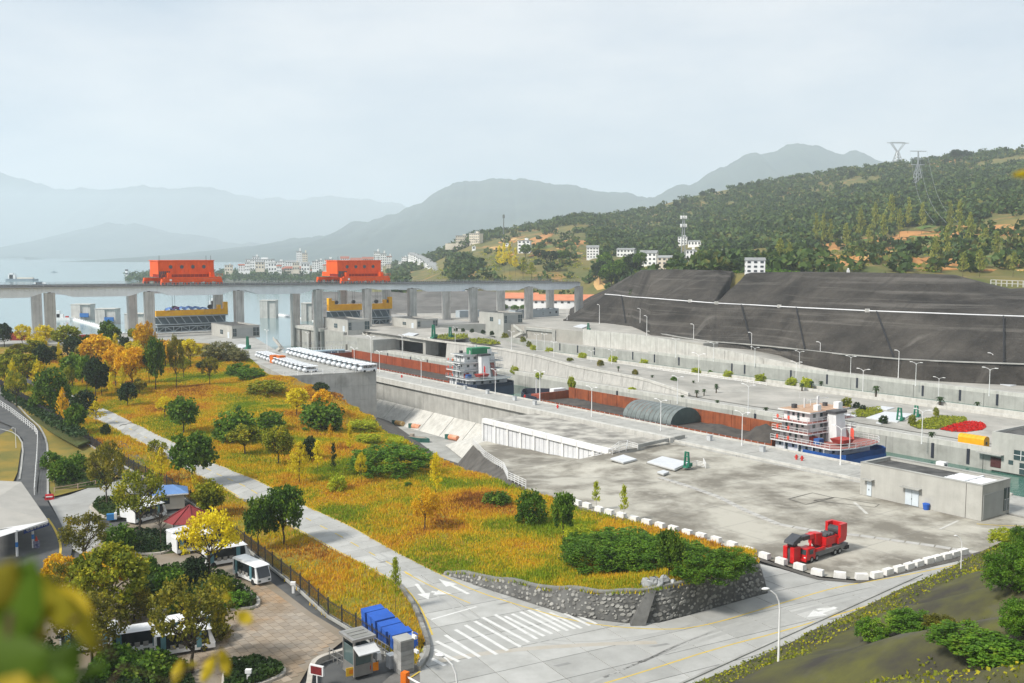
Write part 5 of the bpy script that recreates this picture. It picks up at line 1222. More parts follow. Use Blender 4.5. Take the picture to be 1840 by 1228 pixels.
hs = [('pale long school like building on the hill above the cliff',819,843,424,438,3,6,FC,'flat'),('taller pale building on the hill joined to the long one',843,865,420,438,4,5,FC,'flat'),
 ('small white hut on the slope below the pale hill buildings',848,855,443,450,1,1,FW,'flat'),('small white house on the crest beside the thin mast',908,919,437,443,1,2,FW,'gable'),
 ('tall narrow white house among trees below the mast',930,954,433,457,4,3,FW,'flat'),('white house with grey roof above the middle trees',1054,1077,441,465,4,4,FW,'gable'),
 ('low pale shed half hidden right of the grey roofed white house',1084,1099,450,457,1,2,FC,'flat'),('long white house with stepped roof behind dark trees',1108,1141,446,462,2,5,FW,'gable'),
 ('broad white three storey house nearest the dark embankment',1149,1181,450,478,3,4,FW,'gable'),('smaller house right of the broad white house',1181,1208,459,484,3,3,FC,'gable'),
 ('white house highest on the slope behind the telecom tower',1218,1235,426,441,3,3,FW,'flat'),('low white annex right of the house behind the telecom tower',1236,1261,432,443,1,4,FW,'gable'),
 ('white two storey house at the foot of the telecom tower',1232,1252,450,476,3,3,FW,'flat'),('white house with grey roof just above the gap of the embankments',1340,1376,463,492,3,3,FW,'gable')]
for l, x0, x1, yt, yb, fl, cl, wm, rf in hs:
    p = hillhit((x0+x1)/2, yb); house('hillside_house', l, 'house', x0, x1, yt, yb, p.y-4, fl, cl, wm, rf, RGREY, 'houses on the wooded hillside', rot=random.uniform(-.5,.2))
rwall = thing('terrace_wall', 'pale retaining wall below the school like building', 'wall', (0,0,0)); p = hillhit(830, 448)
a, b = PD(800,449,p.y-3), PD(862,449,p.y-3); MB().hexa([a, b, b+Vector((0,10,0)), a+Vector((0,10,0))], [v+Vector((0,0,11*p.y/1789)) for v in (a, b, b+Vector((0,10,0)), a+Vector((0,10,0)))]).build('wall_block', FC, rwall)
# orange roofed sheds and yard behind the bridge
OROOF = mat('orange_roof', (.62,.24,.13), (.52,.19,.10), .3, .8)
for l, x0, x1, yt, yb, Y in (('long shed with salmon orange roof seen between the bridge piers',886,966,525,543,640),('longest salmon roofed shed beyond the last bridge piers',955,1090,528,547,610)):
    a, b = PD(x0, yb, Y), PD(x1, yb, Y); w = b.x-a.x; t = thing('storage_shed', l, 'shed', a, -.08)
    MB().box(0,0,-3,w,16,2.4).build('wall', FW, t)
    for k in range(2): MB().hexa([(-.5,-.8,2.3),(w+.5,-.8,2.3),(w+.5,8,5.6),(-.5,8,5.6)],[(-.5,-.8,2.5),(w+.5,-.8,2.5),(w+.5,8,5.8),(-.5,8,5.8)]).build('roof', OROOF, t) if k == 0 else MB().hexa([(-.5,8,5.6),(w+.5,8,5.6),(w+.5,17,2.3),(-.5,17,2.3)],[(-.5,8,5.8),(w+.5,8,5.8),(w+.5,17,2.5),(-.5,17,2.5)]).build('roof', OROOF, t)
    for k in range(int(w/4)): MB().box(2+k*4, -.1, .6, 3.6+k*4, .05, 1.8).build('window', FWIN, t)
structure(MB().prism([tuple(P(*q, 5.5)[:2]) for q in ((700,585),(1060,580),(1180,548),(700,548))], -6, 5.6).build('yard', mat('yard_concrete', (.36,.35,.33), (.28,.275,.26), .1, .9)))
a, b = P(926,573,6), P(1004,568,6); t = thing('stoplog_stack', 'long grey steel gate section stored on the ground behind the last bridge piers', 'gate section', a, math.atan2((b-a).y, (b-a).x)); w = (b-a).length
MB().box(0,0,0,w,5,4.2).build('body', mat('gate_grey', (.40,.45,.48), (.34,.39,.42), .3, .5), t)
for k in range(7): MB().box(1+k*w/7, .4, 4.2, 1+k*w/7+1.5, 4.6, 4.45).build('rib', DARK, t)
for x, z, s in ((w*.62,2.2,.5),(w*.62,1.2,.5),(w*.78,1.6,.9),(w*.92,1.6,1.3)): MB().box(x, -.08, z, x+s, .02, z+s).build('opening', FWIN, t)
a = P(826,571,6); t = thing('stoplog_stack', 'short grey steel gate section stored left of a bridge pier foot', 'gate section', a, LA+math.pi/2); MB().box(0,0,0,13,4,3.6).build('body', mat('gate_grey', (.40,.45,.48)), t); MB().box(8,-.08,1,10,.02,2.4).build('opening', FWIN, t)
for i, (x0, x1, yb, h, m, l) in enumerate([(935,962,546,2.2,FW,'long white truck trailer parked below the orange roofs'),(957,975,545,2.4,mat('truck_red',(.5,.04,.03)),'red truck parked beside the white trailer below the orange roofs'),(1000,1022,552,2.2,mat('truck_blue',(.25,.35,.5)),'blue grey truck parked right of the hedge below the orange roofs'),(822,840,529,2.0,mat('truck_blue',(.25,.35,.5)),'small blue truck on the far road left of the orange roofs')]):
    a, b = P(x0, yb, 6) if yb > 540 else PD(x0, yb, 640), P(x1, yb, 6) if yb > 540 else PD(x1, yb, 640); w = (b-a).length; t = thing('parked_truck', l, 'truck', a, .05)
    MB().box(0,0,.7,w*.72,2.4,h+.9).build('body', m, t); MB().box(w*.75,.1,.5,w,2.3,h+.3).build('cab', FW, t)
    for x in (w*.12, w*.3, w*.85): MB().cyl((x,-.05,.5),(x,2.4,.5),.5,.5,8).build('wheel', DARK, t)
# coloured plots and bare cuts on the hillside
def plot(name, pts, m, lift=1.2):
    q = []
    for x, y in pts: p = hillhit(x, y); q.append(p)
    c = sum(q, Vector())/len(q); mb = MB()
    n = len(q); rings = []
    cx, cy = sum(p[0] for p in pts)/n, sum(p[1] for p in pts)/n
    for f in (0, .35, .7, 1.0):
        r = []
        for x, y in pts:
            p = hillhit(cx+(x-cx)*f*random.uniform(.93,1.0), cy+(y-cy)*f); r.append((p.x, p.y-lift*.3, p.z+lift*(1 if f < 1 else -.6)))
        rings.append(r+[r[0]])
    mb.strip(rings, 0, True); structure(mb.build(name, m))
SOILO = mat('orange_soil', (.50,.25,.085), (.36,.17,.06), .06, .95, detail=8, bump=.3, spots=((.14,.12,.04), .07, .58, .7)); SOILY = mat('yellow_clay', (.56,.36,.15), (.42,.25,.10), .06, .95, detail=8, bump=.4); CROPG = mat('crop_green', (.09,.17,.04), (.14,.17,.05), .1, .95)

plot('cliff', [(818,490),(838,468),(858,470),(862,488),(855,502),(822,503)], SOILY); plot('cliff', [(1058,494),(1072,492),(1080,505),(1098,520),(1100,526),(1072,526),(1064,512)], SOILY)
for pts, m in (([(1452,440),(1480,437),(1510,436),(1509,452),(1480,455),(1452,451)], SOILO), ([(1513,437),(1545,432),(1575,428),(1560,440),(1530,448),(1513,449)], CROPG), ([(1578,418),(1610,416),(1660,420),(1720,416),(1790,414),(1840,416),(1838,424),(1760,425),(1680,430),(1600,428)], SOILO),
    ([(1595,425),(1612,428),(1632,440),(1625,444),(1605,436)], SOILO), ([(1605,446),(1640,455),(1680,480),(1690,489),(1670,484),(1635,466),(1600,454)], SOILO), ([(1745,378),(1790,373),(1840,374),(1838,382),(1790,383),(1750,386)], SOILO), ([(1310,432),(1340,426),(1362,428),(1360,444),(1330,448),(1305,446)], SOILO),
    ([(1280,452),(1310,450),(1340,452),(1330,460),(1300,462),(1278,460)], CROPG), ([(945,432),(975,422),(1010,408),(1006,416),(985,430),(960,440)], SOILO), ([(990,437),(1020,430),(1075,434),(1070,441),(1030,442),(995,444)], SOILO), ([(1660,300),(1690,288),(1735,284),(1730,290),(1700,298),(1668,305)], SOILO), ([(1400,345),(1430,342),(1440,350),(1415,353)], SOILO), ([(1530,470),(1570,455),(1590,440),(1596,446),(1575,465),(1540,476)], SOILY), ([(1690,446),(1720,450),(1760,446),(1755,454),(1715,458)], SOILO), ([(1780,470),(1810,465),(1838,468),(1836,476),(1800,478)], SOILO)): plot('plot', pts, m)
rs_ = random.Random(5)
for i in range(46):
    x = rs_.uniform(1445,1830); y = rs_.uniform(408,488); w = rs_.uniform(18,60); h = rs_.uniform(2.5,6.5); m = (SOILO, SOILO, SOILY, CROPG, SOILO)[i % 5]; tl = rs_.uniform(-.12,.1)*w
    if x < 1445+(488-y)*.6: continue
    plot('plot', [(x-w,y+tl),(x-w*.4,y-h+tl*.5),(x+w*.5,y-h-tl*.5),(x+w,y-tl),(x+w*.4,y+h-tl*.4),(x-w*.5,y+h+tl*.4)], m, .8)
for i in range(14):
    x = rs_.uniform(880,1040); y = rs_.uniform(425,460); w = rs_.uniform(10,28); h = rs_.uniform(2,4); plot('plot', [(x-w,y+1),(x,y-h),(x+w,y-1),(x,y+h)], (SOILO, SOILY, CROPG)[i % 3], .8)
# pylons, mast and telecom tower
STEEL = mat('galvanised', (.40,.42,.43), (.34,.36,.37), .5, .5, .3)
def lattice(mb, base, top, zb, zt, n, w):
    for k in range(n):
        q0, q1 = k/n, (k+1)/n; r0, r1 = base+(top-base)*q0, base+(top-base)*q1; a, b = zb+(zt-zb)*q0, zb+(zt-zb)*q1
        c0 = [(-r0,-r0,a),(r0,-r0,a),(r0,r0,a),(-r0,r0,a)]; c1 = [(-r1,-r1,b),(r1,-r1,b),(r1,r1,b),(-r1,r1,b)]
        for i in range(4): mb.bar(c0[i], c1[(i+1)%4], w*.6); mb.bar(c1[i], c1[(i+1)%4], w*.6)
def pylon(label, px, yb, yt, dep, style, wpx):
    p = hillhit(px, yb); s = p.y/1789; h = (yb-yt)*s; w = wpx*s; t = thing('pylon', label, 'pylon', p-Vector((0,0,1)), .15)
    bw = .55*s*1.6; hb = h*.62
    for sx in (-1,1):
        for sy in (-1,1): MB().bar((sx*w*.25, sy*w*.25, 0), (sx*w*.05, sy*w*.05, hb), bw).build('leg', STEEL, t)
    mb = MB(); lattice(mb, w*.25, w*.05, 0, hb, 5, bw); mb.build('brace', STEEL, t)
    if style == 'y':
        for sx in (-1,1): mb = MB(); mb.bar((0,0,hb),(sx*w*.32,0,h*.97),bw); mb.bar((sx*w*.06,0,hb),(sx*w*.42,0,h*.97),bw); mb.build('arm', STEEL, t)
        MB().bar((-w*.6,0,h*.97),(w*.6,0,h*.97),bw*1.3).build('crossarm', STEEL, t); MB().bar((-w*.4,0,h),(w*.4,0,h),bw).build('crossarm', STEEL, t)
    else:
        MB().bar((0,0,hb),(0,0,h),bw*2.2).build('arm', STEEL, t)
        for q, ww in ((.62,.42),(.78,.36),(1.0,.5)): MB().bar((-w*ww,0,h*q),(w*ww,0,h*q),bw*1.4).build('crossarm', STEEL, t)
    return p, h, w
pa = pylon('y shaped transmission pylon on the skyline, farther of the two', 1612, 299, 256, 0, 'y', 34); pb = pylon('taller lattice transmission pylon standing before the wooded slope', 1648, 334, 272, 0, 't', 30)
for i, dx in enumerate((-.5, 0, .5)):
    a = pb[0]+Vector((dx*pb[2], 0, pb[1])); b = PD(1700, 400, 600)+Vector((dx*14,0,0)); t = tag(MB().tube([a.lerp(b, k/12)-Vector((0,0,16*math.sin(math.pi*k/12))) for k in range(13)], .09, 4).build('power_line', STEEL), 'sagging power line from the lattice pylon down the slope, %s of three from the left' % ORD[i], 'power line', 'power lines on the slope')
p = hillhit(1227, 483); s = p.y/1789; t = thing('telecom_tower', 'grey lattice telecom tower with white antenna rings above the white houses', 'telecom tower', p, 0); h = (483-386)*s
mb = MB(); lattice(mb, 4*s, 1.3*s, 0, h*.93, 10, .5*s); mb.build('brace', STEEL, t)
for sx in (-1,1):
    for sy in (-1,1): MB().bar((sx*4*s,sy*4*s,0),(sx*1.3*s,sy*1.3*s,h*.93),.8*s).build('leg', STEEL, t)
for z in (.78, .93):
    MB().cyl((0,0,h*z),(0,0,h*z+.6*s),5*s,5*s,10).build('antenna_ring', STEEL, t)
    for k in range(8): a = k*math.pi/4; MB().bar((5.4*s*math.cos(a),5.4*s*math.sin(a),h*z-2*s),(5.4*s*math.cos(a),5.4*s*math.sin(a),h*z+4*s),1.2*s).build('antenna', FW, t)
MB().bar((0,0,h*.93),(0,0,h*1.03),.5*s).build('lightning_rod', STEEL, t)
p = hillhit(905, 438); s = p.y/1789; t = thing('radio_mast', 'thin dark radio mast on the crest left of the white houses', 'mast', p, 0); MB().cyl((0,0,0),(0,0,52*s),1.3*s,.7*s,6).build('pole', mat('mast_grey',(.16,.18,.17)), t); MB().cyl((0,0,45*s),(0,0,51*s),1.9*s,1.9*s,8).build('antenna', mat('mast_grey',(.16,.18,.17)), t)
for i, (x, yb, yt) in enumerate([(1401,487,468),(1297,487-22,448),(1462,430,405),(1511,447,425),(1290,470,452)]):
    p = hillhit(x, yb); s = p.y/1789; t = thing('utility_pole', 'slim utility pole on the hillside, %s' % ['above the crest of the large embankment','beside the small terraced cut','above the orange plot','beside the green plot','left of the small terraced cut'][i], 'utility pole', p, 0, 'utility poles on the hillside'); MB().cyl((0,0,0),(0,0,(yb-yt)*s),.5*s,.4*s,6).build('pole', CONCL, t); MB().bar((-2*s,0,(yb-yt)*s*.92),(2*s,0,(yb-yt)*s*.92),.4*s).build('crossarm', STEEL, t)
p = PD(1524, 492, 425); t = thing('marker_post', 'small white marker post on the crest of the large embankment', 'marker', p); MB().box(-.5,-.5,0,.5,.5,1.6).build('body', WHITE, t); MB().ball((0,0,1.9), .4,.4,.4).build('top', WHITE, t)
t = railing('wall_fence', 'pale wall with white posts at the right end of the embankment crest', [PD(1780,514,420), PD(1900,519,400)], 2.6, CONCL, 2.2, 2, pr=.18, cat='wall')
# ------------------------------------------------------------------ boats and piers on the reservoir
HB = mat('boat_grey_blue', (.20,.26,.30), (.15,.2,.24), .3)
def boat(name, label, cat, x0, x1, yb, hh, hullm, houses):
    a, b = P(x0, yb, -4), P(x1, yb, -4); w = (b-a).length; t = thing(name, label, cat, a, math.atan2((b-a).y, (b-a).x))
    B = w*.16; MB().prism([(0,.2*B),(0,B*.8),(w*.85,B),(w,B*.5),(w*.85,0)], -.6, hh).build('hull', hullm, t)
    for q0, q1, h, m in houses: MB().box(w*q0, B*.2, hh, w*q1, B*.8, hh+h).build('deckhouse', m, t)
    return t, w
boat('cargo_ship', 'distant grey cargo ship with white deckhouse near the left edge', 'cargo ship', 9, 67, 505, 3.2, HB, [(.08,.3,6.5,SHW),(.12,.24,9,SHW),(.35,.85,2.0,FC)])
boat('ferry', 'low grey ferry just above the bridge deck at the left', 'ferry', 58, 83, 513, 1.5, HB, [(.1,.95,2.2,FW),(.25,.7,3.6,HB)])
t, w = boat('sailboat', 'tiny boat with a thin mast on the open reservoir', 'boat', 91, 103, 490, 1.2, HB, [(.3,.6,1.5,HB)]); MB().bar((w*.5, .5, 1), (w*.5, .5, 9), .5).build('mast', HB, t)
boat('tour_boat', 'white and blue tour boat half hidden behind a bridge pier', 'boat', 372, 409, 561, 2.4, mat('boat_blue',(.05,.18,.33)), [(.05,.9,3.2,SHW),(.1,.75,6.0,SHW),(.2,.5,8.0,SHW)])
boat('patrol_boat', 'white patrol boat moored at the left end of the floating pontoon', 'boat', 96, 131, 576, 1.8, SHW, [(.1,.5,2.4,SHW),(.15,.32,4.6,SHW),(.6,.75,1.0,mat('boat_red',(.5,.05,.04)))])
def pontoon(label, pts, n):
    q = [P(x, y, -4) for x, y in pts]; t = thing('pontoon', label, 'pontoon', q[0])
    for a, b in zip(q, q[1:]): MB().bar(a-q[0]+Vector((0,0,.4)), b-q[0]+Vector((0,0,.4)), 2.4, .8).build('float', FW, t)
    L = resample(q, (q[-1]-q[0]).length/n); mb = MB()
    for k, p in enumerate(L): mb.bar(p-q[0]+Vector((0,0,.6)), p-q[0]+Vector((0,0,1.9)), .35)
    mb.build('bollards', FW, t)['kind'] = 'stuff'; return t
pontoon('long white floating pontoon leading from the patrol boat to the left bridge piers', [(128,574),(165,584),(205,598),(232,605)], 34); pontoon('white floating pontoon right of the right dolphin pair', [(478,563),(520,570),(566,578)], 26)
for i, (x0, x1, yt, yb, l) in enumerate([(128,162,548,575,'twin concrete dolphin farthest left by the pontoon'),(171,207,556,583,'twin concrete dolphin second from left behind the pontoon'),(224,258,565,592,'twin concrete dolphin half hidden by the bridge pier'),(467,495,541,572,'concrete dolphin at the left end of the right pontoon'),(541,561,546,578,'concrete dolphin between two bridge piers')]):
    a, b = P(x0, yb, -4), P(x1, yb, -4); w = (b-a).length; h = topz(a, yt)+4; t = thing('dolphin', l, 'mooring dolphin', a, 0, 'mooring dolphins'); 
    for k in range(2): MB().box(w*.5*k+.05, k*.8, -6, w*.5*(k+1)-.05, 9, h).build('pier', PIER, t)
    MB().box(-.2, -.2, h, w+.2, 9.2, h+.35).build('cap', CONCL, t)
    if i < 2: MB().box(w*.5, -1.2, 1.8, w*.95, -.2, 4.4).build('notice_board', mat('board_blue', (.03,.16,.45)), t)
t = thing('channel_marker', 'white and dark banded channel light tower at the tip of the spit', 'light tower', P(228,500,-3))
for k in range(5): MB().box(-2,-2,k*3,2,2,k*3+3).build('band', FW if k % 2 else DARK, t)
# ------------------------------------------------------------------ white barrier blocks
mb = MB(); s = .06; mb.hexa([(-.75,-.4,0),(.75,-.4,0),(.75,.4,0),(-.75,.4,0)], [(-.71,-.36,.72),(.71,-.36,.72),(.71,.36,.72),(-.71,.36,.72)])
BLK = mb.mesh('barrier_block', mat('block_white', (.80,.79,.77), (.66,.65,.62), 1.2, .8, streak=.1))
bp = [(1037,907),(1055,912),(1077,919),(1095,924),(1117,930),(1139,936),(1162,942),(1186,948),(1210,954),(1235,961),(1260,967),(1287,974),(1316,983),(1345,993),(1374,1003),(1404,1013),(1437,1023),(1469,1033),(1509,1038),(1548,1041),(1575,1038),(1595,1032),(1615,1027),(1633,1022),(1650,1017),(1668,1012),(1683,1008),(1700,1004),(1715,1000),(1730,996)]
NUM = ORD + ['thirteenth','fourteenth','fifteenth','sixteenth','seventeenth','eighteenth','nineteenth','twentieth']
for i, q in enumerate(bp):
    p = P(*q, .06); a = P(*bp[max(0,i-1)]); b = P(*bp[min(len(bp)-1,i+1)]); d = b-a
    lab = 'white concrete block edging the platform, %s' % ('%s from the left end of the row' % NUM[i] if i < 18 else ('at the corner of the row, left one of two' if i == 18 else 'at the corner of the row, right one of two' if i == 19 else '%s from the curved lamp end of the row' % NUM[29-i]))
    tag(link('barrier_block', BLK, None, p, math.atan2(d.y, d.x)+random.uniform(-.04,.04)), lab, 'concrete block', 'white blocks edging the platform')
# ------------------------------------------------------------------ stone retaining wall
wt = PX([(798,1030,.22),(851,1034,.9),(948,1053,1.7),(1066,1066,2.8),(1150,1066,3.2),(1201,1056,3.6),(1252,1045,3.8),(1285,1031,3.9),(1361,1008,3.9)])
wb = PX([(798,1033),(849,1051),(948,1082),(1033,1109),(1117,1119),(1184,1119),(1231,1107),(1285,1092),(1380,1066)])
sw = thing('stone_wall', 'curved grey rubble stone retaining wall holding the grassy bank above the junction', 'stone wall', (0,0,0))
def dsm(r):
    r = [Vector(p) for p in r]; out = []
    for i in range(len(r)-1):
        for k in range(10): out.append(r[i].lerp(r[i+1], k/10))
    out.append(r[-1])
    for _ in range(6): out = [out[0]]+[(out[i-1]+out[i]*2+out[i+1])/4 for i in range(1, len(out)-1)]+[out[-1]]
    return out
wt, wb = dsm(wt), dsm(wb)
for p in wt: p.z = max(p.z, Zm(p.x, p.y)+.12)
MORT = mat('rubble_mortar', (.15,.15,.143), (.085,.085,.082), .6, .95, bump=.5, spots=((.2,.2,.19), .5, .6, .6)); STON = mat('rubble_stone', (.30,.295,.275), (.17,.167,.155), .9, .9, objrand=.45)
def inw(a): return Vector((-a.y, a.x, 0)).normalized()
mb = MB(); back = []
for i, p in enumerate(wt):
    d = wt[min(i+1,len(wt)-1)]-wt[max(i-1,0)]; back.append(p+inw(Vector((d.x,d.y,0)))*.55)
mb.strip([[tuple(p-Vector((0,0,.2))) for p in wb], [tuple(p) for p in wt], [tuple(p) for p in back], [tuple(p-Vector((0,0,3))) for p in back]])
end = [wb[-1]-Vector((0,0,.2)), wt[-1], back[-1], Vector((back[-1].x-.6, back[-1].y+2.5, .0))]
mb.add(end, [(3,2,1,0)]); mb.add([wb[0]-Vector((0,0,.2)), wt[0], back[0]], [(0,1,2)]); mb.build('core', MORT, sw)
stm = []
for k in range(7):
    m_ = MB(); n = random.choice((4,5,6,7)); ra = [random.uniform(.7,1.2) for _ in range(n)]
    c0 = [(ra[i]*math.cos(2*math.pi*i/n), ra[i]*math.sin(2*math.pi*i/n)*.8, -.3) for i in range(n)]; c1 = [(x*.8, y*.8, .5) for x, y, _ in c0]
    m_.add(c0+c1, [tuple(range(n,2*n))]+[(i,(i+1)%n,(i+1)%n+n,i+n) for i in range(n)]); stm.append(m_.mesh('stone', STON))
cum = [0]
for a, b in zip(wb, wb[1:]): cum.append(cum[-1]+(b-a).length)
ns = 0; rest = MB()
pos_s = []
x = .3
while x < cum[-1]-.2:
    k = max(j for j in range(len(cum)-1) if cum[j] <= x); f = (x-cum[k])/(cum[k+1]-cum[k])
    a, b = wb[k].lerp(wb[k+1], f), wt[k].lerp(wt[k+1], f); hgt = (b-a).length; d = (wb[k+1]-wb[k]).normalized()
    nv = max(1, int(hgt/.5))
    for j in range(nv):
        if random.random() < .1: continue
        q = (j+.5+random.uniform(-.3,.3))/nv; p = a.lerp(b, q)+d*random.uniform(-.2,.2); up = (b-a).normalized(); nrm = d.cross(up).normalized()
        pos_s.append((p, d, up, nrm, random.choice((.14,.18,.22,.26,.31))))
    x += random.uniform(.42,.62)
random.shuffle(pos_s)
for i, (p, d, up, nrm, r) in enumerate(pos_s):
    an = random.uniform(-.5,.5); e1_, e2_ = d*math.cos(an)+up*math.sin(an), up*math.cos(an)-d*math.sin(an)
    M4 = Matrix((e1_, e2_, nrm)).transposed().to_4x4(); M4.translation = p
    if i < 300:
        o = link('stone', random.choice(stm), sw); o.matrix_world = M4 @ Matrix.Diagonal((r*1.15, r, r*.25, 1))
    else:
        n = 6; c0 = [M4 @ Vector((r*math.cos(i2*math.pi/3)*random.uniform(.8,1.2), r*math.sin(i2*math.pi/3)*.85, -.06)) for i2 in range(n)]; c1 = [M4 @ Vector((r*.8*math.cos(i2*math.pi/3), r*.7*math.sin(i2*math.pi/3), .1)) for i2 in range(n)]
        rest.add(c0+c1, [tuple(range(n,2*n))]+[(i2,(i2+1)%n,(i2+1)%n+n,i2+n) for i2 in range(n)])
if rest.v: tag(rest.build('stones', STON, sw), kind='stuff')
mb = MB()
for k in range(len(wt)-1): mb.hexa([wt[k], wt[k+1], back[k+1], back[k]], [wt[k]+Vector((0,0,.18)), wt[k+1]+Vector((0,0,.18)), back[k+1]+Vector((0,0,.18)), back[k]+Vector((0,0,.18))])
mb.build('coping', mat('coping_grey', (.25,.25,.235), (.17,.17,.16), .8), sw)
pil = MB(); i = 44; a, b = wb[i], wt[i]; d = (wb[i+1]-wb[i]).normalized(); o_ = d.cross(Vector((0,0,1)))
pil.hexa([a-d*.8+o_*1.1, a+d*.8+o_*1.1, a+d*.8, a-d*.8], [b-d*.5+o_*.2, b+d*.5+o_*.2, b+d*.5, b-d*.5]); pil.build('buttress', MORT, sw)
rk = mat('pale_rock', (.42,.43,.43), (.30,.31,.31), 1.0, .9, objrand=.2)
for i in range(9):
    p = hit(1158+i*6+random.uniform(-3,3), 1058-i*1.2+random.uniform(-4,4), Zm); r = random.uniform(.35,.75); mb = MB(); mb.ball((0,0,r*.3), r, r*.8, r*.9, 6, 4); mb.v = [(x+random.uniform(-.15,.15)*r*2, y+random.uniform(-.15,.15)*r*2, z+random.uniform(-.1,.1)*r*2) for x, y, z in mb.v]; mb.sm = [False]*len(mb.sm)
    tag(mb.build('rock', rk, None, p+Vector((0,0,r*.2 if i % 3 else r*.7)), random.random()*3), 'pale boulder in the rock pile above the stone wall, %s from the left' % ORD[i], 'rock', 'pale boulders in the rock pile')
# ------------------------------------------------------------------ red crane truck
RED = mat('truck_paint_red', (.62,.012,.015), (.5,.01,.012), .6, .35, spec=.5); TYRE = mat('tyre', (.02,.02,.02), (.03,.03,.03)); GREYD = mat('deck_plate', (.20,.20,.20), (.15,.15,.15), .8, .7)
fa, ra_ = P(1449,1015), P(1524,991); d = (ra_-fa); L = d.length
ct = thing('crane_truck', 'red truck mounted crane parked on the grey platform inside the white blocks', 'crane truck', fa, math.atan2(d.y, d.x)); print('TRUCK L', L)
k = L/11.5; ct.scale = (k,k,k)      # x: front 0 -> rear 11.5, y: away from the camera
MB().box(.2,.1,.75,11.4,2.6,1.25).build('chassis', GREYD, ct)
MB().box(2.6,.05,1.25,11.5,2.65,1.5).build('deck', GREYD, ct)
cab = MB(); cab.hexa([(0,.05,.55),(2.5,.05,.55),(2.5,1.9,.55),(0,1.9,.55)], [(.35,.1,2.35),(2.4,.1,2.35),(2.4,1.85,2.35),(.35,1.85,2.35)]); cab = cab.build('cab', RED, ct)
MB().hexa([(.10,.25,1.45),(.16,.25,1.45),(.16,1.7,1.45),(.10,1.7,1.45)], [(.29,.25,2.2),(.35,.25,2.2),(.35,1.7,2.2),(.29,1.7,2.2)]).build('windscreen', GLASS, cab)
MB().box(.9,.0,1.45,1.8,.1,2.15).build('side_window', GLASS, cab); MB().box(-.15,.0,.4,.15,2.0,.8).build('bumper', RED, ct); MB().box(-.02,.2,.95,.09,.5,1.1).build('headlight', WHITE, cab); MB().box(-.02,1.5,.95,.09,1.8,1.1).build('headlight', WHITE, cab)
for x in (1.5, 2.9, 7.9, 9.2):
    for y in (.05, 2.2):
        w = MB().cyl((x,y,.5),(x,y+.45,.5),.52,.52,14).build('wheel', TYRE, ct); MB().cyl((x,y-.03,.5),(x,y,.5),.26,.26,10).build('rim', mat('rim_grey', (.35,.36,.36)), w)
MB().box(10.6,-.1,.5,11.6,2.7,1.1).build('rear_outrigger', TYRE, ct); MB().box(2.7,.1,1.5,5.2,.5,1.95).build('tool_box', RED, ct); MB().bar((2.3,1.0,2.4),(3.2,1.6,3.0),.35).build('hose_reel', RED, ct)
fb = MB(); fb.box(-1.9,1.0,.25,-.2,1.75,2.75); fb.box(-1.9,2.35,.25,-.2,3.1,2.75); fb.box(-.75,1.75,.25,-.2,2.35,2.75); fb = fb.build('front_counterweight', RED, ct); MB().box(-1.7,1.75,.3,-.75,2.35,2.4).build('slot', DARK, fb)
MB().box(-1.5,1.4,2.75,-.5,2.6,3.3).build('head_frame', DARK, ct); hk = MB(); hk.hexa([(-2.1,1.1,3.3),(-.2,1.1,3.3),(-.2,2.9,3.3),(-2.1,2.9,3.3)],[(-1.9,1.1,3.7),(.1,1.1,4.5),(.1,2.9,4.5),(-1.9,2.9,3.7)]); hk.build('boom_head', mat('boom_grey', (.05,.055,.065), (.07,.075,.085), .8, .45), ct)
for k_, (a, b, w) in enumerate(((-.2,1.4,.75),(1.4,3.0,.9),(3.0,4.4,1.0))): MB().box(a,2.0-w/2,3.35-w*.5+.35,b,2.0+w/2,3.75+w*.2).build('boom_section', DARK if k_ < 2 else RED, ct)
MB().hexa([(4.2,1.3,2.2),(6,1.3,1.6),(6,2.7,1.6),(4.2,2.7,2.2)],[(4.2,1.3,4.0),(6,1.3,3.8),(6,2.7,3.8),(4.2,2.7,4.0)]).build('boom_foot', RED, ct); MB().bar((4.6,2,2.4),(5.4,2,1.5),.5).build('lift_cylinder', RED, ct)
MB().cyl((6.9,1.4,1.5),(6.9,1.4,1.9),1.15,1.15,14).build('slew_ring', RED, ct); MB().box(5.8,.4,1.9,9.0,2.5,3.2).build('turntable', RED, ct)
for x in (6.3, 7.2, 8.1): MB().cyl((x,.6,3.35),(x,2.3,3.35),.36,.36,12).build('winch_drum', DARK, ct)
MB().hexa([(8.8,.1,1.7),(10.9,.1,2.0),(10.9,2.9,2.0),(8.8,2.9,1.7)],[(8.8,.1,2.7),(11.1,.1,2.7),(11.1,2.9,2.7),(8.8,2.9,2.7)]).build('rear_frame', RED, ct)
for y in (.0, 2.45): MB().box(9.2,y,2.7,11.0,y+.5,4.9).build('rear_counterweight', RED, ct)
MB().box(10.5,.5,2.7,11.0,2.45,4.9).build('rear_counterweight', RED, ct); MB().cyl((9.8,.5,3.7),(9.8,2.45,3.7),.7,.7,14).build('winch_drum', DARK, ct)
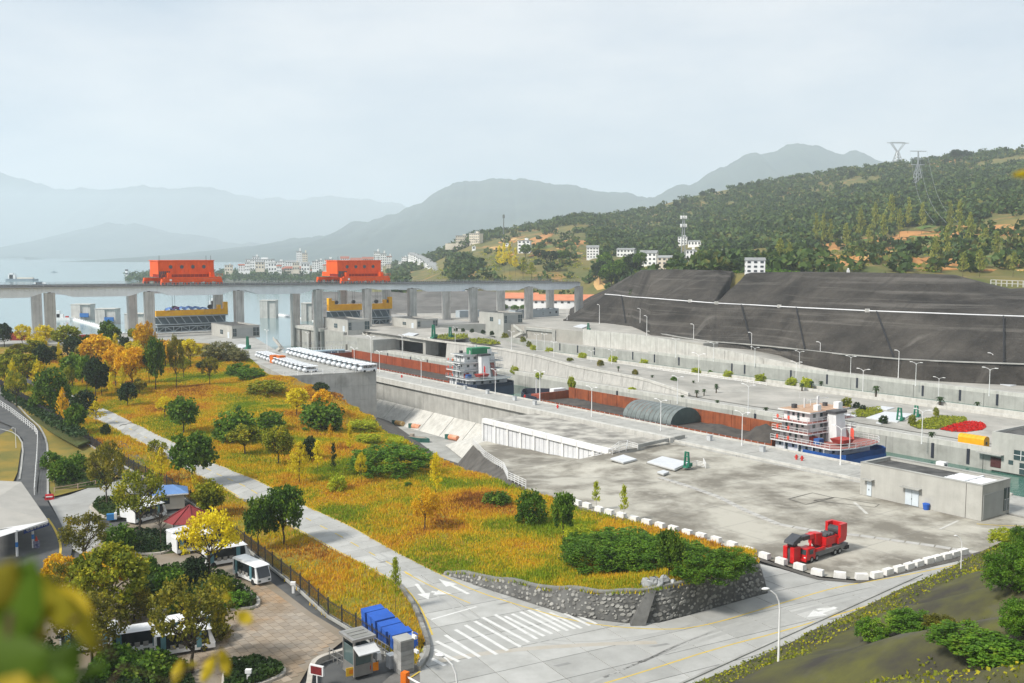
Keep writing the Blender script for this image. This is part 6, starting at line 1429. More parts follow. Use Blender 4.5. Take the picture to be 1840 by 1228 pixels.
# ------------------------------------------------------------------ shuttle buses
BW_ = mat('bus_white', (.80,.81,.82), (.74,.75,.76), .6, .35, spec=.5); BGL = mat('bus_glass', (.015,.02,.022), (.03,.035,.04), .6, .12, spec=.6); TEAL = mat('door_teal', (.14,.30,.34), (.10,.22,.26), .6, .3); SEAT = mat('seat_grey', (.30,.29,.27))
def bus_proto():
    t = thing('shuttle_bus', '', 'shuttle bus', (0,0,0))     # x forward 0..5.8, y 0..1.9
    b = MB(); b.box(0,0,.35,5.7,1.9,.85); b.hexa([(5.2,.02,.85),(5.75,.02,.85),(5.75,1.88,.85),(5.2,1.88,.85)],[(5.0,.08,2.3),(5.2,.08,2.3),(5.2,1.82,2.3),(5.0,1.82,2.3)]); b.box(0,0,.85,.15,1.9,2.3); b.build('body', BW_, t)
    MB().hexa([(5.78,.14,1.0),(5.8,.14,1.0),(5.8,1.76,1.0),(5.78,1.76,1.0)],[(5.24,.18,2.2),(5.27,.18,2.2),(5.27,1.72,2.2),(5.24,1.72,2.2)]).build('windscreen', BGL, t)
    r = MB(); r.hexa([(-.1,-.05,2.3),(5.4,-.05,2.3),(5.4,1.95,2.3),(-.1,1.95,2.3)],[(0,.15,2.5),(5.1,.15,2.5),(5.1,1.75,2.5),(0,1.75,2.5)]); r.build('roof', BW_, t)
    for y in (.08, 1.72):
        MB().box(.15,y,.85,5.1,y+.1,2.28).build('side_glass', BGL, t)
        for x in (.5, 3.9): MB().box(x,y-.09 if y<1 else y+.1,.6,x+.5,y-.04 if y<1 else y+.15,2.25).build('door', TEAL, t)
        for x in (.9, 4.6):
            w = MB().cyl((x,y-.1,.34),(x,y+.2,.34),.36,.36,12).build('wheel', TYRE, t)
    for x in (1.4,2.2,3.0): MB().box(x,-.02,.75,x+.5,.05,1.2).build('seat', SEAT, t)
    MB().box(5.7,.15,.55,5.79,.45,.72).build('headlight', GLASS, t); MB().box(5.7,1.45,.55,5.79,1.75,.72).build('headlight', GLASS, t)
    return t
BUS = bus_proto(); _first = [True]
def bus(x0, y0, x1, y1, lab, z=0.0, grp='white shuttle buses on the parking lot', head=None, sc=1.0):
    a = hit(x0, y0, Zb) if z == 0 else P(x0, y0, z)+V3*5.8*sc
    if head is None:
        b = hit(x1, y1, Zb); h = math.atan2((b-a).y, (b-a).x)
    else: h = head
    if _first[0]: _first[0] = False; o = BUS; o.location = a; o.rotation_euler = (0,0,h); o['label'] = lab; o['group'] = grp; o.scale = (sc,)*3; return o
    return dup(BUS, a, h, lab, grp, sc)
bus(419,1036,464,1056,'white shuttle bus nearest the iron fence, parked at the end of its row')
bus(371,1023,412,1016,'white shuttle bus just behind the one at the end of the row')
bus(318,1000,362,992,'white shuttle bus under the yellow tree by the red roofed kiosk')
bus(312,988,356,978,'white shuttle bus between the red roofed kiosk and the yellow tree')
bus(243,945,288,932,'front white shuttle bus of the pair below the blue roofed booth'); bus(232,936,278,922,'rear white shuttle bus of the pair below the blue roofed booth')
bus(303,1160,372,1146,'upper white shuttle bus behind the bare tree at the bottom left'); bus(280,1186,350,1175,'lower white shuttle bus behind the bare tree at the bottom left')
bus(200,1183,272,1172,'white shuttle bus behind the orange leaved tree at the bottom left'); bus(108,1180,172,1172,'white shuttle bus half hidden by the blurred leaves at the bottom left')
hv = math.atan2(-V3.y, -V3.x)
def cart_proto():      # white open sightseeing cart with a rounded nose, x forward
    t = thing('sightseeing_cart', '', 'cart', (0,0,0)); CW = mat('cart_white', (.78,.80,.82), (.66,.69,.72), .9, .4)
    b = MB(); b.box(0,.05,.35,4.2,1.75,1.0); b.ball((4.2,.9,.75), .9,.85,.62, 10, 6); b.build('body', CW, t)
    r = MB(); r.hexa([(-.1,0,1.85),(4.5,0,1.85),(4.5,1.8,1.85),(-.1,1.8,1.85)],[(0,.15,2.02),(4.2,.15,2.02),(4.2,1.65,2.02),(0,1.65,2.02)])
    for k in range(5): r.box(.3+k*.85,.1,2.0,.6+k*.85,1.7,2.06)
    r.build('roof', CW, t)
    w = MB(); w.hexa([(4.2,.15,1.0),(4.26,.15,1.0),(4.26,1.65,1.0),(4.2,1.65,1.0)],[(4.0,.15,1.85),(4.06,.15,1.85),(4.06,1.65,1.85),(4.0,1.65,1.85)]); w.build('windscreen', mat('cart_glass', (.30,.36,.40), (.22,.27,.30), .6, .15), t)
    p = MB()
    for x in (.1,1.4,2.7,3.95):
        for y in (.1,1.7): p.bar((x,y,1.0),(x,y,1.86),.07)
    p.build('roof_posts', CW, t)
    for x in (.7,1.9,3.1): MB().box(x,.2,1.0,x+.5,1.6,1.45).build('seat', SEAT, t)
    for x in (.8,3.6):
        for y in (0,1.65): MB().cyl((x,y,.32),(x,y+.15,.32),.32,.32,10).build('wheel', TYRE, t)
    return t
CART = cart_proto(); hv = math.atan2(-V3.y, -V3.x)
def cartrow(pts, n, what, grp, sc, first):
    L_ = rl([P(x, y, 6.03) for x, y in pts], n-1)
    for i, q in enumerate(L_):
        a = Vector((q.x, q.y, 6.03))+V3*5*sc; lab = 'white sightseeing cart %s, %s from the far end' % (what, NUM[i])
        h = hv+random.uniform(-.04,.04)
        if first and i == 0: CART.location = a; CART.rotation_euler = (0,0,h); CART['label'] = lab; CART['group'] = grp; CART.scale = (sc,)*3
        else: dup(CART, a, h, lab, grp, sc)
cartrow([(512,638),(549,648),(586,657),(640,669)], 17, 'in the row along the chamber edge', 'white carts in the row along the chamber edge', 1.12, True)
cartrow([(456,642),(490,654),(520,664),(541,669.5)], 15, 'in the row beside the meadow', 'white carts in the row beside the meadow', .9, False)
for i, (x, y) in enumerate([(493,652),(505,653)]):
    t = thing('orange_crate', 'orange metal crate among the short bus row, %s one' % ('left' if i == 0 else 'right'), 'crate', P(x, y, 6.03), LA, 'orange crates among the buses')
    MB().box(-1.2,-1,0,1.2,1,2.2).build('body', mat('crate_orange', (.65,.16,.02)), t); MB().box(-1.3,-1.1,2.2,1.3,1.1,2.35).build('lid', mat('crate_orange', (.65,.16,.02)), t)
# ------------------------------------------------------------------ lot paving, kerbed beds, left road
PAVM = mat('lot_paving', (.33,.29,.24), (.27,.20,.13), .12, .9, objrand=.15, detail=6, spots=((.36,.20,.08), .10, .55, .75)); STONEK = mat('kerb_stone', (.50,.46,.40), (.40,.37,.32), .8)
LOTP = PX([(190,962),(245,935),(300,930),(345,950),(400,988),(440,1010),(492,1050),(560,1102),(628,1143),(600,1165),(560,1190),(520,1260),(40,1270),(90,1060),(150,992)])
lot = structure(drape(LOTP, 6, lambda x, y: Zb(x, y)+.005, 'parking_lot', mat('lot_base', (.26,.225,.18), (.20,.16,.11), .15, .9)))
LP2 = [(p.x, p.y) for p in LOTP]
f0, f1 = P(492,1050), P(628,1143); ea = (f1-f0).normalized(); eb = Vector((-ea.y, ea.x, 0)); eb = -eb if eb.x > 0 else eb
pv = MB().box(-.57,-.42,-.05,.57,.42,.035).mesh('paver', PAVM); cells = []
for i in range(-16, 22):
    for j in range(0, 22):
        c = f1 + ea*(-i*1.2+ (j%2)*.6 - 1.0) + eb*(j*.9+.7)
        if all(inside(c.x+sx*.6, c.y+sy*.6, LP2) for sx in (-1,1) for sy in (-1,1)): cells.append(c)
cells.sort(key=lambda c: (c-P(560,1120)).length)
for c in cells[:300]: link('paver', pv, lot, (c.x, c.y, Zb(c.x, c.y)+.005), math.atan2(ea.y, ea.x))
structure(drape(PX([(88,900),(180,876),(225,868,.1),(250,905),(215,930),(165,930),(195,962),(150,1000),(128,985),(108,940)]), 6, lambda x, y: Zb(x, y)+.01, 'apron', mat('apron_concrete', (.36,.36,.345), (.29,.29,.275), .25, .9)))
lroad = structure(drape(PX([(-20,742,3.3),(0,727,3.4),(38,752,2.6),(66,778,1.8),(70,850,.5),(66,885,.1),(84,900),(108,940),(130,985),(120,1040),(60,1120),(-200,1180),(-100,1000),(20,905),(33,850,.4),(42,790,1.4),(20,765,2.4)]), 6, lambda x, y: Zb(x, y)+.02, 'left_road' if False else 'road', ASPH))
structure(drape(PX([(-120,800,1.9),(0,775,2.6),(20,770,2.3),(40,796,1.2),(31,850,.4),(24,868,.2),(-100,900,.3)]), 6, lambda x, y: Zb(x, y)+.03, 'lawn', mat('lawn_mixed', (.13,.13,.03), (.28,.19,.03), .12, .95)))
structure(drape(PX([(66,778,1.8),(84,790,1.5),(86,895),(68,893),(71,850,.5)]), 6, lambda x, y: Zb(x, y)+.03, 'side_path', ASPH))
structure(drape(PX([(200,850,.5),(215,790,1.5),(262,830,1),(255,848,.7),(225,866,.3)]), 5, lambda x, y: Zb(x, y)+.045, 'asphalt_patch', ASPH))
ribbon('kerb', pxline([(0,706,3.5),(45,742,2.6),(80,780,1.7),(86,800,1.4),(86,895,0)],1), .35, lambda x, y: Zb(x, y)+.1, CONC, lroad, .05); ribbon('kerb', pxline([(0,770,2.4),(30,782,1.6),(43,800,1.1),(35,865,.2)],1), .3, lambda x, y: Zb(x, y)+.1, CONC, lroad, .05)
ribbon('edge_line', pxline([(86,935),(100,955),(110,980),(107,1005),(92,1025),(70,1045)],2), .3, lambda x, y: Zb(x, y)+.03, YEL, lroad, .02)
railing('guard_rail', 'white guard rail along the grey road at the left edge', [hit(x, y, Zb) for x, y in ((0,730),(20,743),(42,760),(62,776),(68,786),(67,820),(64,860),(62,890))], 1.4, WHITE, 2.2, 3, cat='guard rail')
IRON = mat('iron_black', (.03,.03,.032), (.045,.045,.048), .8, .5)
fpts = [hit(x, y, Zb) for x, y in FENCE_ ] if False else [Vector((p.x, p.y, Zb(p.x, p.y))) for p in PX(FENCE[1:])]
fr = resample(fpts, 2.6); fo = fr[0]; ft = thing('iron_fence', 'black iron picket fence between the parking lot and the meadow', 'fence', fo)
pm = MB().box(-.07,-.07,0,.07,.07,2.2).mesh('post', IRON)
for p in fr: link('post', pm, ft, p-fo)
mb = MB()
for a, b in zip(fr, fr[1:]):
    n = 12
    for k in range(1, n): p = a.lerp(b, k/n)-fo; mb.box(p.x-.022, p.y-.022, p.z+.1, p.x+.022, p.y+.022, p.z+1.95)
tag(mb.build('pickets', IRON, ft), kind='stuff')
for z in (.25, 1.75):
    mb = MB()
    for a, b in zip(fr, fr[1:]): mb.bar(a-fo+Vector((0,0,z)), b-fo+Vector((0,0,z)), .06)
    mb.build('rail', IRON, ft)
kb = MB()
for a, b in zip(fr[:46], fr[1:47]): kb.bar(a-fo+Vector((0,0,.08)), b-fo+Vector((0,0,.08)), .5, .3)
kb.build('plinth', CONC, ft)
def bed(name, label, pts, hgt, lm, n, kerb=True, sz=.42):
    q = [hit(x, y, Zb) for x, y in pts]; c = sum(q, Vector())/len(q); t = thing(name, label, 'hedge' if 'hedge' in name else 'plant bed', (c.x, c.y, Zb(c.x, c.y)))
    loc = [(p.x-c.x, p.y-c.y) for p in q]
    if kerb:
        ring = smooth_line([Vector((x, y, 0)) for x, y in loc+[loc[0]]], 2); mb = MB()
        for a, b in zip(ring, ring[1:]): mb.bar(a+Vector((0,0,.12)), b+Vector((0,0,.12)), .38, .32)
        mb.build('kerb', STONEK, t)
    MB().prism(loc, -.3, .06).build('soil', GREENG, t)
    xs_ = [x for x, _ in loc]; ys_2 = [y for _, y in loc]; C = []
    while len(C) < n:
        x, y = random.uniform(min(xs_), max(xs_)), random.uniform(min(ys_2), max(ys_2))
        if inside(x, y, [(a*.96, b*.96) for a, b in loc]): C.append((x, y, random.uniform(.25, 1)**.5*hgt*(.75+.7*(.5+float(fbm(x*.6+c.x, y*.6))))))
    link('foliage', soup('foliage', quad_cloud(np.array(C), sz).reshape(-1,3), 4, lm), t); return t
LHEDGE = leafmat('leaf_hedge', (.022,.05,.010), (.06,.115,.02)); LDARK = leafmat('leaf_dark', (.014,.036,.012), (.04,.08,.018))
bed('hedge_bed', 'small kerbed hedge bed left of the shuttle bus pair', [(163,913),(178,898),(238,897),(236,925),(205,933),(180,930)], .8, LHEDGE, 900)
bed('hedge_bed', 'kerbed bed of low shrubs between the small hedge and the white kiosk wall', [(195,985),(205,962),(240,952),(310,958),(313,994),(250,1000)], .6, LDARK, 1500)
bed('hedge_bed', 'large kerbed bed of green shrubs in the middle of the parking lot', [(230,1098),(250,1030),(330,1018),(400,1035),(455,1070),(468,1085),(455,1097),(330,1100)], .9, LHEDGE, 3800)
bed('hedge_bed', 'kerbed hedge bed at the bottom edge beside the red display sign', [(400,1250),(405,1195),(460,1187),(508,1200),(512,1215),(470,1232)], .7, LHEDGE, 1300)
bed('hedge_bed', 'dark planting under the trees at the bottom left', [(130,1250),(180,1180),(280,1178),(340,1200),(360,1250)], .7, LDARK, 2000, False)
bed('hedge', 'dark hedge strip along the fence at the left edge', [(0,690),(60,722),(120,760),(165,800),(140,812),(90,780),(40,740),(0,712)], 1.6, LDARK, 3600, False, .6)
bed('hedge', 'green ground cover left of the fence below the dark round bushes', [(90,835),(130,850),(190,848),(205,862),(180,876),(100,880)], .4, LHEDGE, 1100, False)
# kiosks and station
kk = hit(318,975, Zb); t = thing('kiosk', 'white kiosk with a red hipped roof beside the shuttle buses', 'kiosk', kk, R(25))
MB().box(-.2,0,0,4.2,3.8,2.7).build('wall', FW, t); o = MB(); n = 8; cxk, cyk = 2, 1.9
for k in range(n): a, b = 2*math.pi*k/n, 2*math.pi*(k+1)/n; o.add([(cxk+3.5*math.cos(a), cyk+3.2*math.sin(a), 2.6), (cxk+3.5*math.cos(b), cyk+3.2*math.sin(b), 2.6), (cxk, cyk, 4.6)], [(0,1,2)]); MB().bar((cxk+3.5*math.cos(a), cyk+3.2*math.sin(a), 2.66), (cxk, cyk, 4.66), .12).build('roof_ridge', mat('kiosk_red', (.26,.035,.04), (.19,.04,.04), .5), t)
o.build('roof', mat('kiosk_red', (.26,.035,.04), (.19,.04,.04), .5), t); MB().box(.8,-.05,1,1.7,.05,2.2).build('window', GLASS, t); MB().box(2.4,-.05,0,3.2,.05,2.1).build('door', GLASS, t); MB().box(-.25,1,1,-.15,2.6,2.2).build('window', GLASS, t)
kk = hit(276,918, Zb); t = thing('kiosk', 'small cream booth with a bright blue hipped roof behind the yellow tree', 'kiosk', kk, R(20))
MB().box(0,0,0,4.6,3.6,2.5).build('wall', FC, t); o = MB(); o.add([(-.6,-.6,2.5),(5.2,-.6,2.5),(5.2,4.2,2.5),(-.6,4.2,2.5),(1.6,1.8,3.5),(3.0,1.8,3.5)], [(0,1,5,4),(1,2,5),(2,3,4,5),(3,0,4)]); o.build('roof', mat('kiosk_blue', (.14,.27,.52), (.11,.2,.42), .5, .4), t); MB().box(-.6,-.62,2.3,5.2,-.5,2.5).build('fascia', WHITE, t); MB().box(1.2,-.05,.9,2.4,.05,1.9).build('window', GLASS, t); MB().box(4.55,1,.9,4.65,2.4,1.9).build('window', GLASS, t)
sc_ = [P(-40,862,4.6), P(38,866,4.6), P(87,936,3.6), P(0,952,3.9), P(-60,960,3.9)]
t = thing('station_canopy', 'grey brown canopy of the shuttle bus station at the left edge', 'canopy', (0,0,0)); rm = mat('canopy_grey', (.42,.40,.36), (.36,.345,.31), .4, .6)
pk = P(-20,905,5.2)
o = MB(); o.add(sc_+[pk], [(0,1,5),(1,2,5),(2,3,5),(3,4,5),(4,0,5)]); o.build('roof', rm, t)
fs = PX([(87,937,3.55),(0,964,3.6),(-60,1010,3.3)]); o = MB(); a0 = [P(87,936,3.7), P(0,950,3.95), P(-60,962,3.95)]
o.strip([[tuple(p) for p in a0], [tuple(p) for p in (P(87,940,3.4), P(0,1060-95,3.3), P(-60,1000,3.1))]]); o.build('fascia', WHITE, t)
for x, y in ((31,1000),(60,985),(-15,1030)):
    b = hit(x, y, Zb); p = MB().cyl(b, (b.x,b.y,3.6), .16, .16, 10).build('post', WHITE, t); MB().cyl((b.x,b.y,1.3), (b.x,b.y,1.95), .175, .175, 10).build('band', mat('band_blue', (.03,.20,.55)), p)
sa, sb = P(43,955,2.95), P(87,940,2.95); sd = (sb-sa)
sg = thing('station_sign', 'dark blue sign board with white Chinese characters under the canopy edge', 'sign', sa, math.atan2(sd.y, sd.x)); MB().box(0,-.05,-.35,sd.length,.05,.5).build('board', mat('sign_blue', (.02,.05,.22), (.02,.045,.2)), sg)
cu = bpy.data.curves.new('lettering', 'FONT'); cu.body = '电瓶车乘车处'; cu.size = .46; cu.extrude = .01; cu.align_x = 'CENTER'; cu.align_y = 'CENTER'
to = bpy.data.objects.new('tmp', cu); COL.objects.link(to); bpy.context.view_layer.update(); dg = bpy.context.evaluated_depsgraph_get(); me = bpy.data.meshes.new_from_object(to.evaluated_get(dg)); bpy.data.objects.remove(to)
me.materials.clear(); me.materials.append(WHITE); lt = link('lettering', me, sg, (sd.length/2, -.07, .07), (math.pi/2, 0, 0))
bbx = max(v.co.x for v in me.vertices)-min(v.co.x for v in me.vertices) if len(me.vertices) else 1; lt.scale = (sd.length*.86/bbx,)*3
pp_ = hit(66,985, Zb); t = thing('notice_stand', 'small striped notice stand with a red cone top under the station canopy', 'notice stand', pp_); MB().box(-.35,-.2,0,.35,.2,1.0).build('board', mat('notice_navy', (.05,.06,.16), (.3,.3,.36), 3), t); MB().cyl((0,0,1.0),(0,0,1.7),.22,.03,8).build('cone', mat('cone_red', (.55,.06,.04)), t)
pp_ = hit(201,934, Zb); t = thing('litter_bin', 'blue and white litter bin at the tip of the small hedge bed', 'bin', pp_, .3); MB().box(-.7,-.35,0,.7,.35,.9).build('body', mat('bin_blue', (.05,.22,.5)), t); MB().box(.35,-.36,.1,.72,.36,1.0).build('side_panel', WHITE, t); MB().bar((.5,0,.9),(.8,0,1.9),.08).build('handle', WHITE, t)
pp_ = hit(89,898, Zb); t = thing('water_barrier', 'red plastic barrier at the corner of the pale apron', 'barrier', pp_, .3); MB().hexa([(-.7,-.3,0),(.7,-.3,0),(.7,.3,0),(-.7,.3,0)],[(-.6,-.15,.9),(.6,-.15,.9),(.6,.15,.9),(-.6,.15,.9)]).build('body', mat('barrier_red', (.5,.03,.04)), t); MB().box(-.5,-.32,.45,.5,-.2,.6).build('band', WHITE, t)
railing('rail_fence', 'low pinkish pole rail along the grass edge by the pale apron', [hit(98,886,Zb), hit(140,879,Zb), hit(172,873,Zb)], .9, mat('rail_pink', (.55,.38,.33)), 2.5, 2, cat='rail')
# ------------------------------------------------------------------ gate house corner
def at(x, y): return hit(x, y, Zb)
METAL = mat('booth_metal', (.36,.35,.33), (.28,.275,.26), .8, .4, .4); BGLS = mat('booth_glass', (.10,.15,.15), (.07,.11,.11), .6, .1, spec=.6)
g0 = at(622,1222); gx = (P(700,1212)-P(622,1222)).normalized(); ga = math.atan2(ea.y, ea.x)
t = thing('guard_booth', 'glass and steel guard booth at the lot gate', 'guard booth', at(643,1206), ga)
h_ = 3.5
MB().box(-1.2,-1.0,0,1.2,1.0,.15).build('base', METAL, t)
for sx in (-1,1):
    for sy in (-1,1): MB().box(sx*1.1-.09,sy*.9-.09,.15,sx*1.1+.09,sy*.9+.09,h_).build('post', METAL, t)
for a, b in (((-1.1,-.93,1.1),(1.1,-.88,2.8)),((-1.1,.88,1.1),(1.1,.93,2.8)),((-1.13,-.9,1.1),(-1.08,.9,2.8)),((1.08,-.9,1.1),(1.13,.9,2.8))): MB().box(*a,*b).build('pane', BGLS, t)
for a, b in (((-1.1,-.95,.15),(1.1,-.86,1.08)),((-1.1,.86,.15),(1.1,.95,1.08)),((-1.15,-.9,.15),(-1.06,.9,1.08)),((1.06,-.9,.15),(1.15,.9,1.08))): MB().box(*a,*b).build('lower_panel', METAL, t)
o = MB().box(-1.45,-1.25,h_,1.45,1.25,h_+.25).build('roof', METAL, t); MB().box(-1.1,-.9,h_+.25,1.1,.9,h_+.27).build('roof_skylight', mat('skylight_grey', (.26,.26,.24)), o)
for x in (-.4, .35): MB().box(x-.05,-.9,h_+.27,x+.05,.9,h_+.33).build('roof_bar', METAL, o)
MB().hexa([(1.3,-1.1,2.95),(2.5,-1.1,2.5),(2.5,1.1,2.5),(1.3,1.1,2.95)],[(1.3,-1.1,3.1),(2.5,-1.1,2.6),(2.5,1.1,2.6),(1.3,1.1,3.1)]).build('awning', mat('awning_white', (.66,.67,.67)), t)
railing('steel_railing', 'stainless railing enclosing the guard booth', [at(592,1185), at(628,1207), at(700,1183), at(665,1160)], 1.2, METAL, .7, 2, pr=.04)
def banner(label, x, y, w, h, m, m2, rot):
    p = at(x, y); t = thing('banner', label, 'banner', p, rot); MB().box(0,-.04,.15,w,.04,.15+h).build('panel', m, t); MB().box(w*.25,-.05,.15+h*.25,w*.7,-.041,.15+h*.75).build('print', m2, t); MB().box(0,-.02,0,.06,.02,.2).build('foot', METAL, t)
ONG = mat('banner_orange', (.72,.22,.01)); RDD = mat('banner_red', (.45,.03,.02)); YLW = mat('banner_yellow', (.75,.45,.03))
banner('orange banner with red print on the railing before the guard booth', 642, 1214, 2.1, .8, ONG, RDD, .45); banner('yellow banner on the railing left of the orange one', 622, 1219, 1.2, .8, YLW, ONG, .45); banner('white poster with a yellow figure shape beside the booth', 620, 1203, .9, 1.3, WHITE, YLW, -.6)
p = at(678,1202); t = thing('ticket_machine', 'white machine cabinet on a post right of the guard booth', 'machine', p, ga); MB().box(-.15,-.1,0,.15,.1,1.0).build('post', METAL, t); MB().hexa([(-.4,-.25,1.0),(.4,-.25,1.0),(.4,.25,1.0),(-.4,.25,1.0)],[(-.35,-.2,1.9),(.45,-.2,1.7),(.45,.2,1.7),(-.35,.2,1.9)]).build('cabinet', WHITE, t)
p = at(703,1199); t = thing('gate_cabinet', 'grey gate motor cabinet at the railing corner', 'cabinet', p, ga); MB().box(-.4,-.35,0,.4,.35,1.25).build('body', mat('cabinet_grey', (.52,.54,.55)), t); MB().box(-.43,-.38,1.25,.43,.38,1.32).build('lid', WHITE, t)
p = at(726,1207); t = thing('gate_pillar', 'square grey stone gate pillar beside the blue stack', 'pillar', p, ga)
for k in range(7):
    for j in range(2): MB().box(-.72+j*.73,-.72,k*.46+.01,-.02+j*.73,.72,k*.46+.45).build('stone_block', mat('pillar_stone', (.36,.36,.345), (.27,.27,.26), 1.5, objrand=.3), t)
MB().box(-.8,-.8,3.22,.8,.8,3.4).build('cap', CONC, t)
p = at(742,1208); t = thing('camera_pole', 'thin grey pole with white cameras next to the stone pillar', 'camera pole', p, ga); MB().cyl((0,0,0),(0,0,4.0),.1,.08,8).build('pole', mat('pole_grey', (.5,.52,.53)), t)
for k, (x, z) in enumerate(((.7,2.2),(-.7,2.4),(.35,3.5))): MB().bar((0,0,z-.1),(x,0,z),.06).build('bracket', METAL, t); MB().box(x-.3,-.12,z-.05,x+.3,.12,z+.25).build('camera', WHITE, t)
pc = P(735,1168); t = thing('barrier_stack', 'stack of bright blue folded plastic barriers behind the gate pillar', 'barrier stack', at(735,1170), math.atan2((P(668,1128)-P(735,1170)).y, (P(668,1128)-P(735,1170)).x)); BLU = mat('blue_plastic', (.03,.15,.52), (.025,.12,.42), .8, .4)
Lk = (P(668,1128)-P(735,1170)).length
for k in range(7):
    x = Lk*k/7; hh = 1.15+.17*k+(.12 if k % 3 == 1 else 0); e_ = .1*(k % 2); MB().hexa([(x,-1.1-e_,0),(x+Lk/10,-1.1-e_,0),(x+Lk/10,1.3-e_,0),(x,1.3-e_,0)],[(x+.25,-1.1-e_,hh),(x+Lk/10+.3,-1.1-e_,hh+.22),(x+Lk/10+.3,1.3-e_,hh+.22),(x+.25,1.3-e_,hh)]).build('panel', BLU, t)
    for q in range(5): MB().box(x+.1,-1.14,.25+q*.28,x+Lk/9,-1.08,.36+q*.28).build('rib', BLU, t)
p = at(570,1232); t = thing('display_sign', 'white framed display board with a dark red screen at the lot exit', 'display sign', p, R(-25)); MB().box(-.05,-.05,0,.05,.05,1.0).build('post', WHITE, t); o = MB().box(-.75,-.12,1.0,.75,.1,1.95).build('frame', WHITE, t); MB().box(-.62,-.14,1.1,.62,-.12,1.85).build('screen', mat('screen_red', (.12,.012,.015), (.2,.02,.02), 3), o)
kl = [at(x, y) for x, y in ((555,1238),(560,1200),(575,1188),(615,1176),(640,1168))]; t = thing('kerb_wall', 'pale curved kerb wall round the gate house island', 'kerb', kl[0]); kl = smooth_line(kl, 2); mb = MB()
for a, b in zip(kl, kl[1:]): mb.bar(a-kl[0]+Vector((0,0,.25)), b-kl[0]+Vector((0,0,.25)), .5, .55)
mb.build('stone', STONEK, t)
p = at(728,1238); t = thing('barrier_gate', 'orange barrier post with a raised white arm at the bottom edge', 'barrier gate', p, R(-30)); MB().box(-.3,-.3,0,.3,.3,1.6).build('post', mat('post_orange', (.75,.17,.01)), t); MB().bar((.2,0,1.2),(4.5,-.6,.6),.12).build('arm', WHITE, t)
for k, (x, y) in enumerate(((447,1228),(527,1066),)):
    p = at(x, y); t = thing('bollard_light', ['white garden camera post in the hedge at the bottom edge','small white box post at the foot of the iron fence'][k], 'post', p); MB().box(-.14,-.14,0,.14,.14,1.0).build('post', WHITE, t); MB().box(-.28,-.2,1.0,.28,.2,1.35).build('head', WHITE, t)
lw = [P(x, y) for x, y in ((756,1206),(775,1178),(770,1150),(756,1112),(742,1082),(718,1052))]; lw = smooth_line(lw, 2); t = thing('stone_kerb', 'low grey stone wall curving round the grass corner by the crosswalk', 'stone wall', (0,0,0)); 
for a, b in zip(lw, lw[1:]): MB().bar(a+Vector((-.2,0,.2)), b+Vector((-.2,0,.2)), .4, .55).build('stone', STON, t)
# ------------------------------------------------------------------ flower beds, hatches, green capstans, dredgers on the basin floor
YGB = leafmat('leaf_yellowgreen', (.15,.19,.012), (.36,.38,.02)); REDF = leafmat('petal_red', (.55,.008,.008), (.75,.02,.012), objrand=0)
def flat_bed(name, label, cat, pts, z, hgt, lm, n, sz):
    q = PX(pts, z); c = sum(q, Vector())/len(q); t = thing(name, label, cat, c); loc = [(p.x-c.x, p.y-c.y) for p in q]
    MB().prism(loc, -.1, .12).build('soil', DIRT, t); C = []; xs_ = [a for a, _ in loc]; y2 = [b for _, b in loc]
    while len(C) < n:
        x, y = random.uniform(min(xs_), max(xs_)), random.uniform(min(y2), max(y2))
        if inside(x, y, loc): C.append((x, y, hgt*random.uniform(.3,1)))
    link('plants', soup('plants', quad_cloud(np.array(C), sz, .6).reshape(-1,3), 4, lm), t)
flat_bed('flower_bed', 'leaf shaped yellow green bed beside the red flower bed', 'flower bed', [(1635,766),(1655,756),(1690,749),(1735,751),(1738,758),(1700,768),(1685,773),(1650,772)], .06, .45, YGB, 3600, .36)
flat_bed('flower_bed', 'bright red flower bed shaped like a leaf on the island', 'flower bed', [(1688,773),(1712,763),(1738,758),(1765,760),(1773,768),(1765,774),(1735,778),(1710,777)], .06, .3, REDF, 3600, .32)
flat_bed('flower_bed', 'yellow green bed behind the funnel of the red and white ship', 'flower bed', [(1528,744),(1545,735),(1582,733),(1586,741),(1560,752),(1535,750)], .06, .45, YGB, 1900, .36)
flat_bed('flower_bed', 'yellow green bed on the island nearest the bridge', 'flower bed', [(782,606),(800,602),(840,602),(842,609),(815,612),(788,611)], 5.9, .7, YGB, 900, .6)
flat_bed('flower_bed', 'yellow green bed right behind the green tank of the far ship', 'flower bed', [(842,612),(860,609),(890,613),(900,619),(880,621),(850,618)], 5.7, .7, YGB, 900, .6)
HAT = mat('hatch_white', (.62,.64,.66), (.54,.56,.58), .5, .6)
def hatch(label, pts, z=0.02, h=.35):
    q = PX(pts, z); c = sum(q, Vector())/4; t = thing('hatch', label, 'hatch cover', c); MB().prism([(p.x-c.x, p.y-c.y) for p in q], 0, h).build('cover', HAT, t); MB().prism([((p.x-c.x)*1.06, (p.y-c.y)*1.06) for p in q], 0, h*.4).build('frame', CONC, t)
hatch('large pale steel hatch plate beside the near green capstan', [(1163,833),(1190,823),(1238,834),(1212,846)]); hatch('small pale hatch at the deck end of the platform', [(1097,827),(1120,820),(1144,828),(1120,834)]); hatch('tiny white slab in front of the near green capstan', [(1181,851),(1192,848),(1202,851),(1192,855)])
hatch('white hatch left of the bed behind the ship funnel', [(1502,749),(1512,745),(1542,749),(1532,753)]); hatch('white hatch right of the bed behind the ship funnel', [(1570,735),(1585,732),(1608,735),(1594,739)]); hatch('wide pale hatch between the two green capstans of the island', [(1556,753),(1590,742),(1640,746),(1612,761)]); hatch('small white planter slab in front of the island hatches', [(1574,762),(1583,759),(1592,761),(1583,764)])
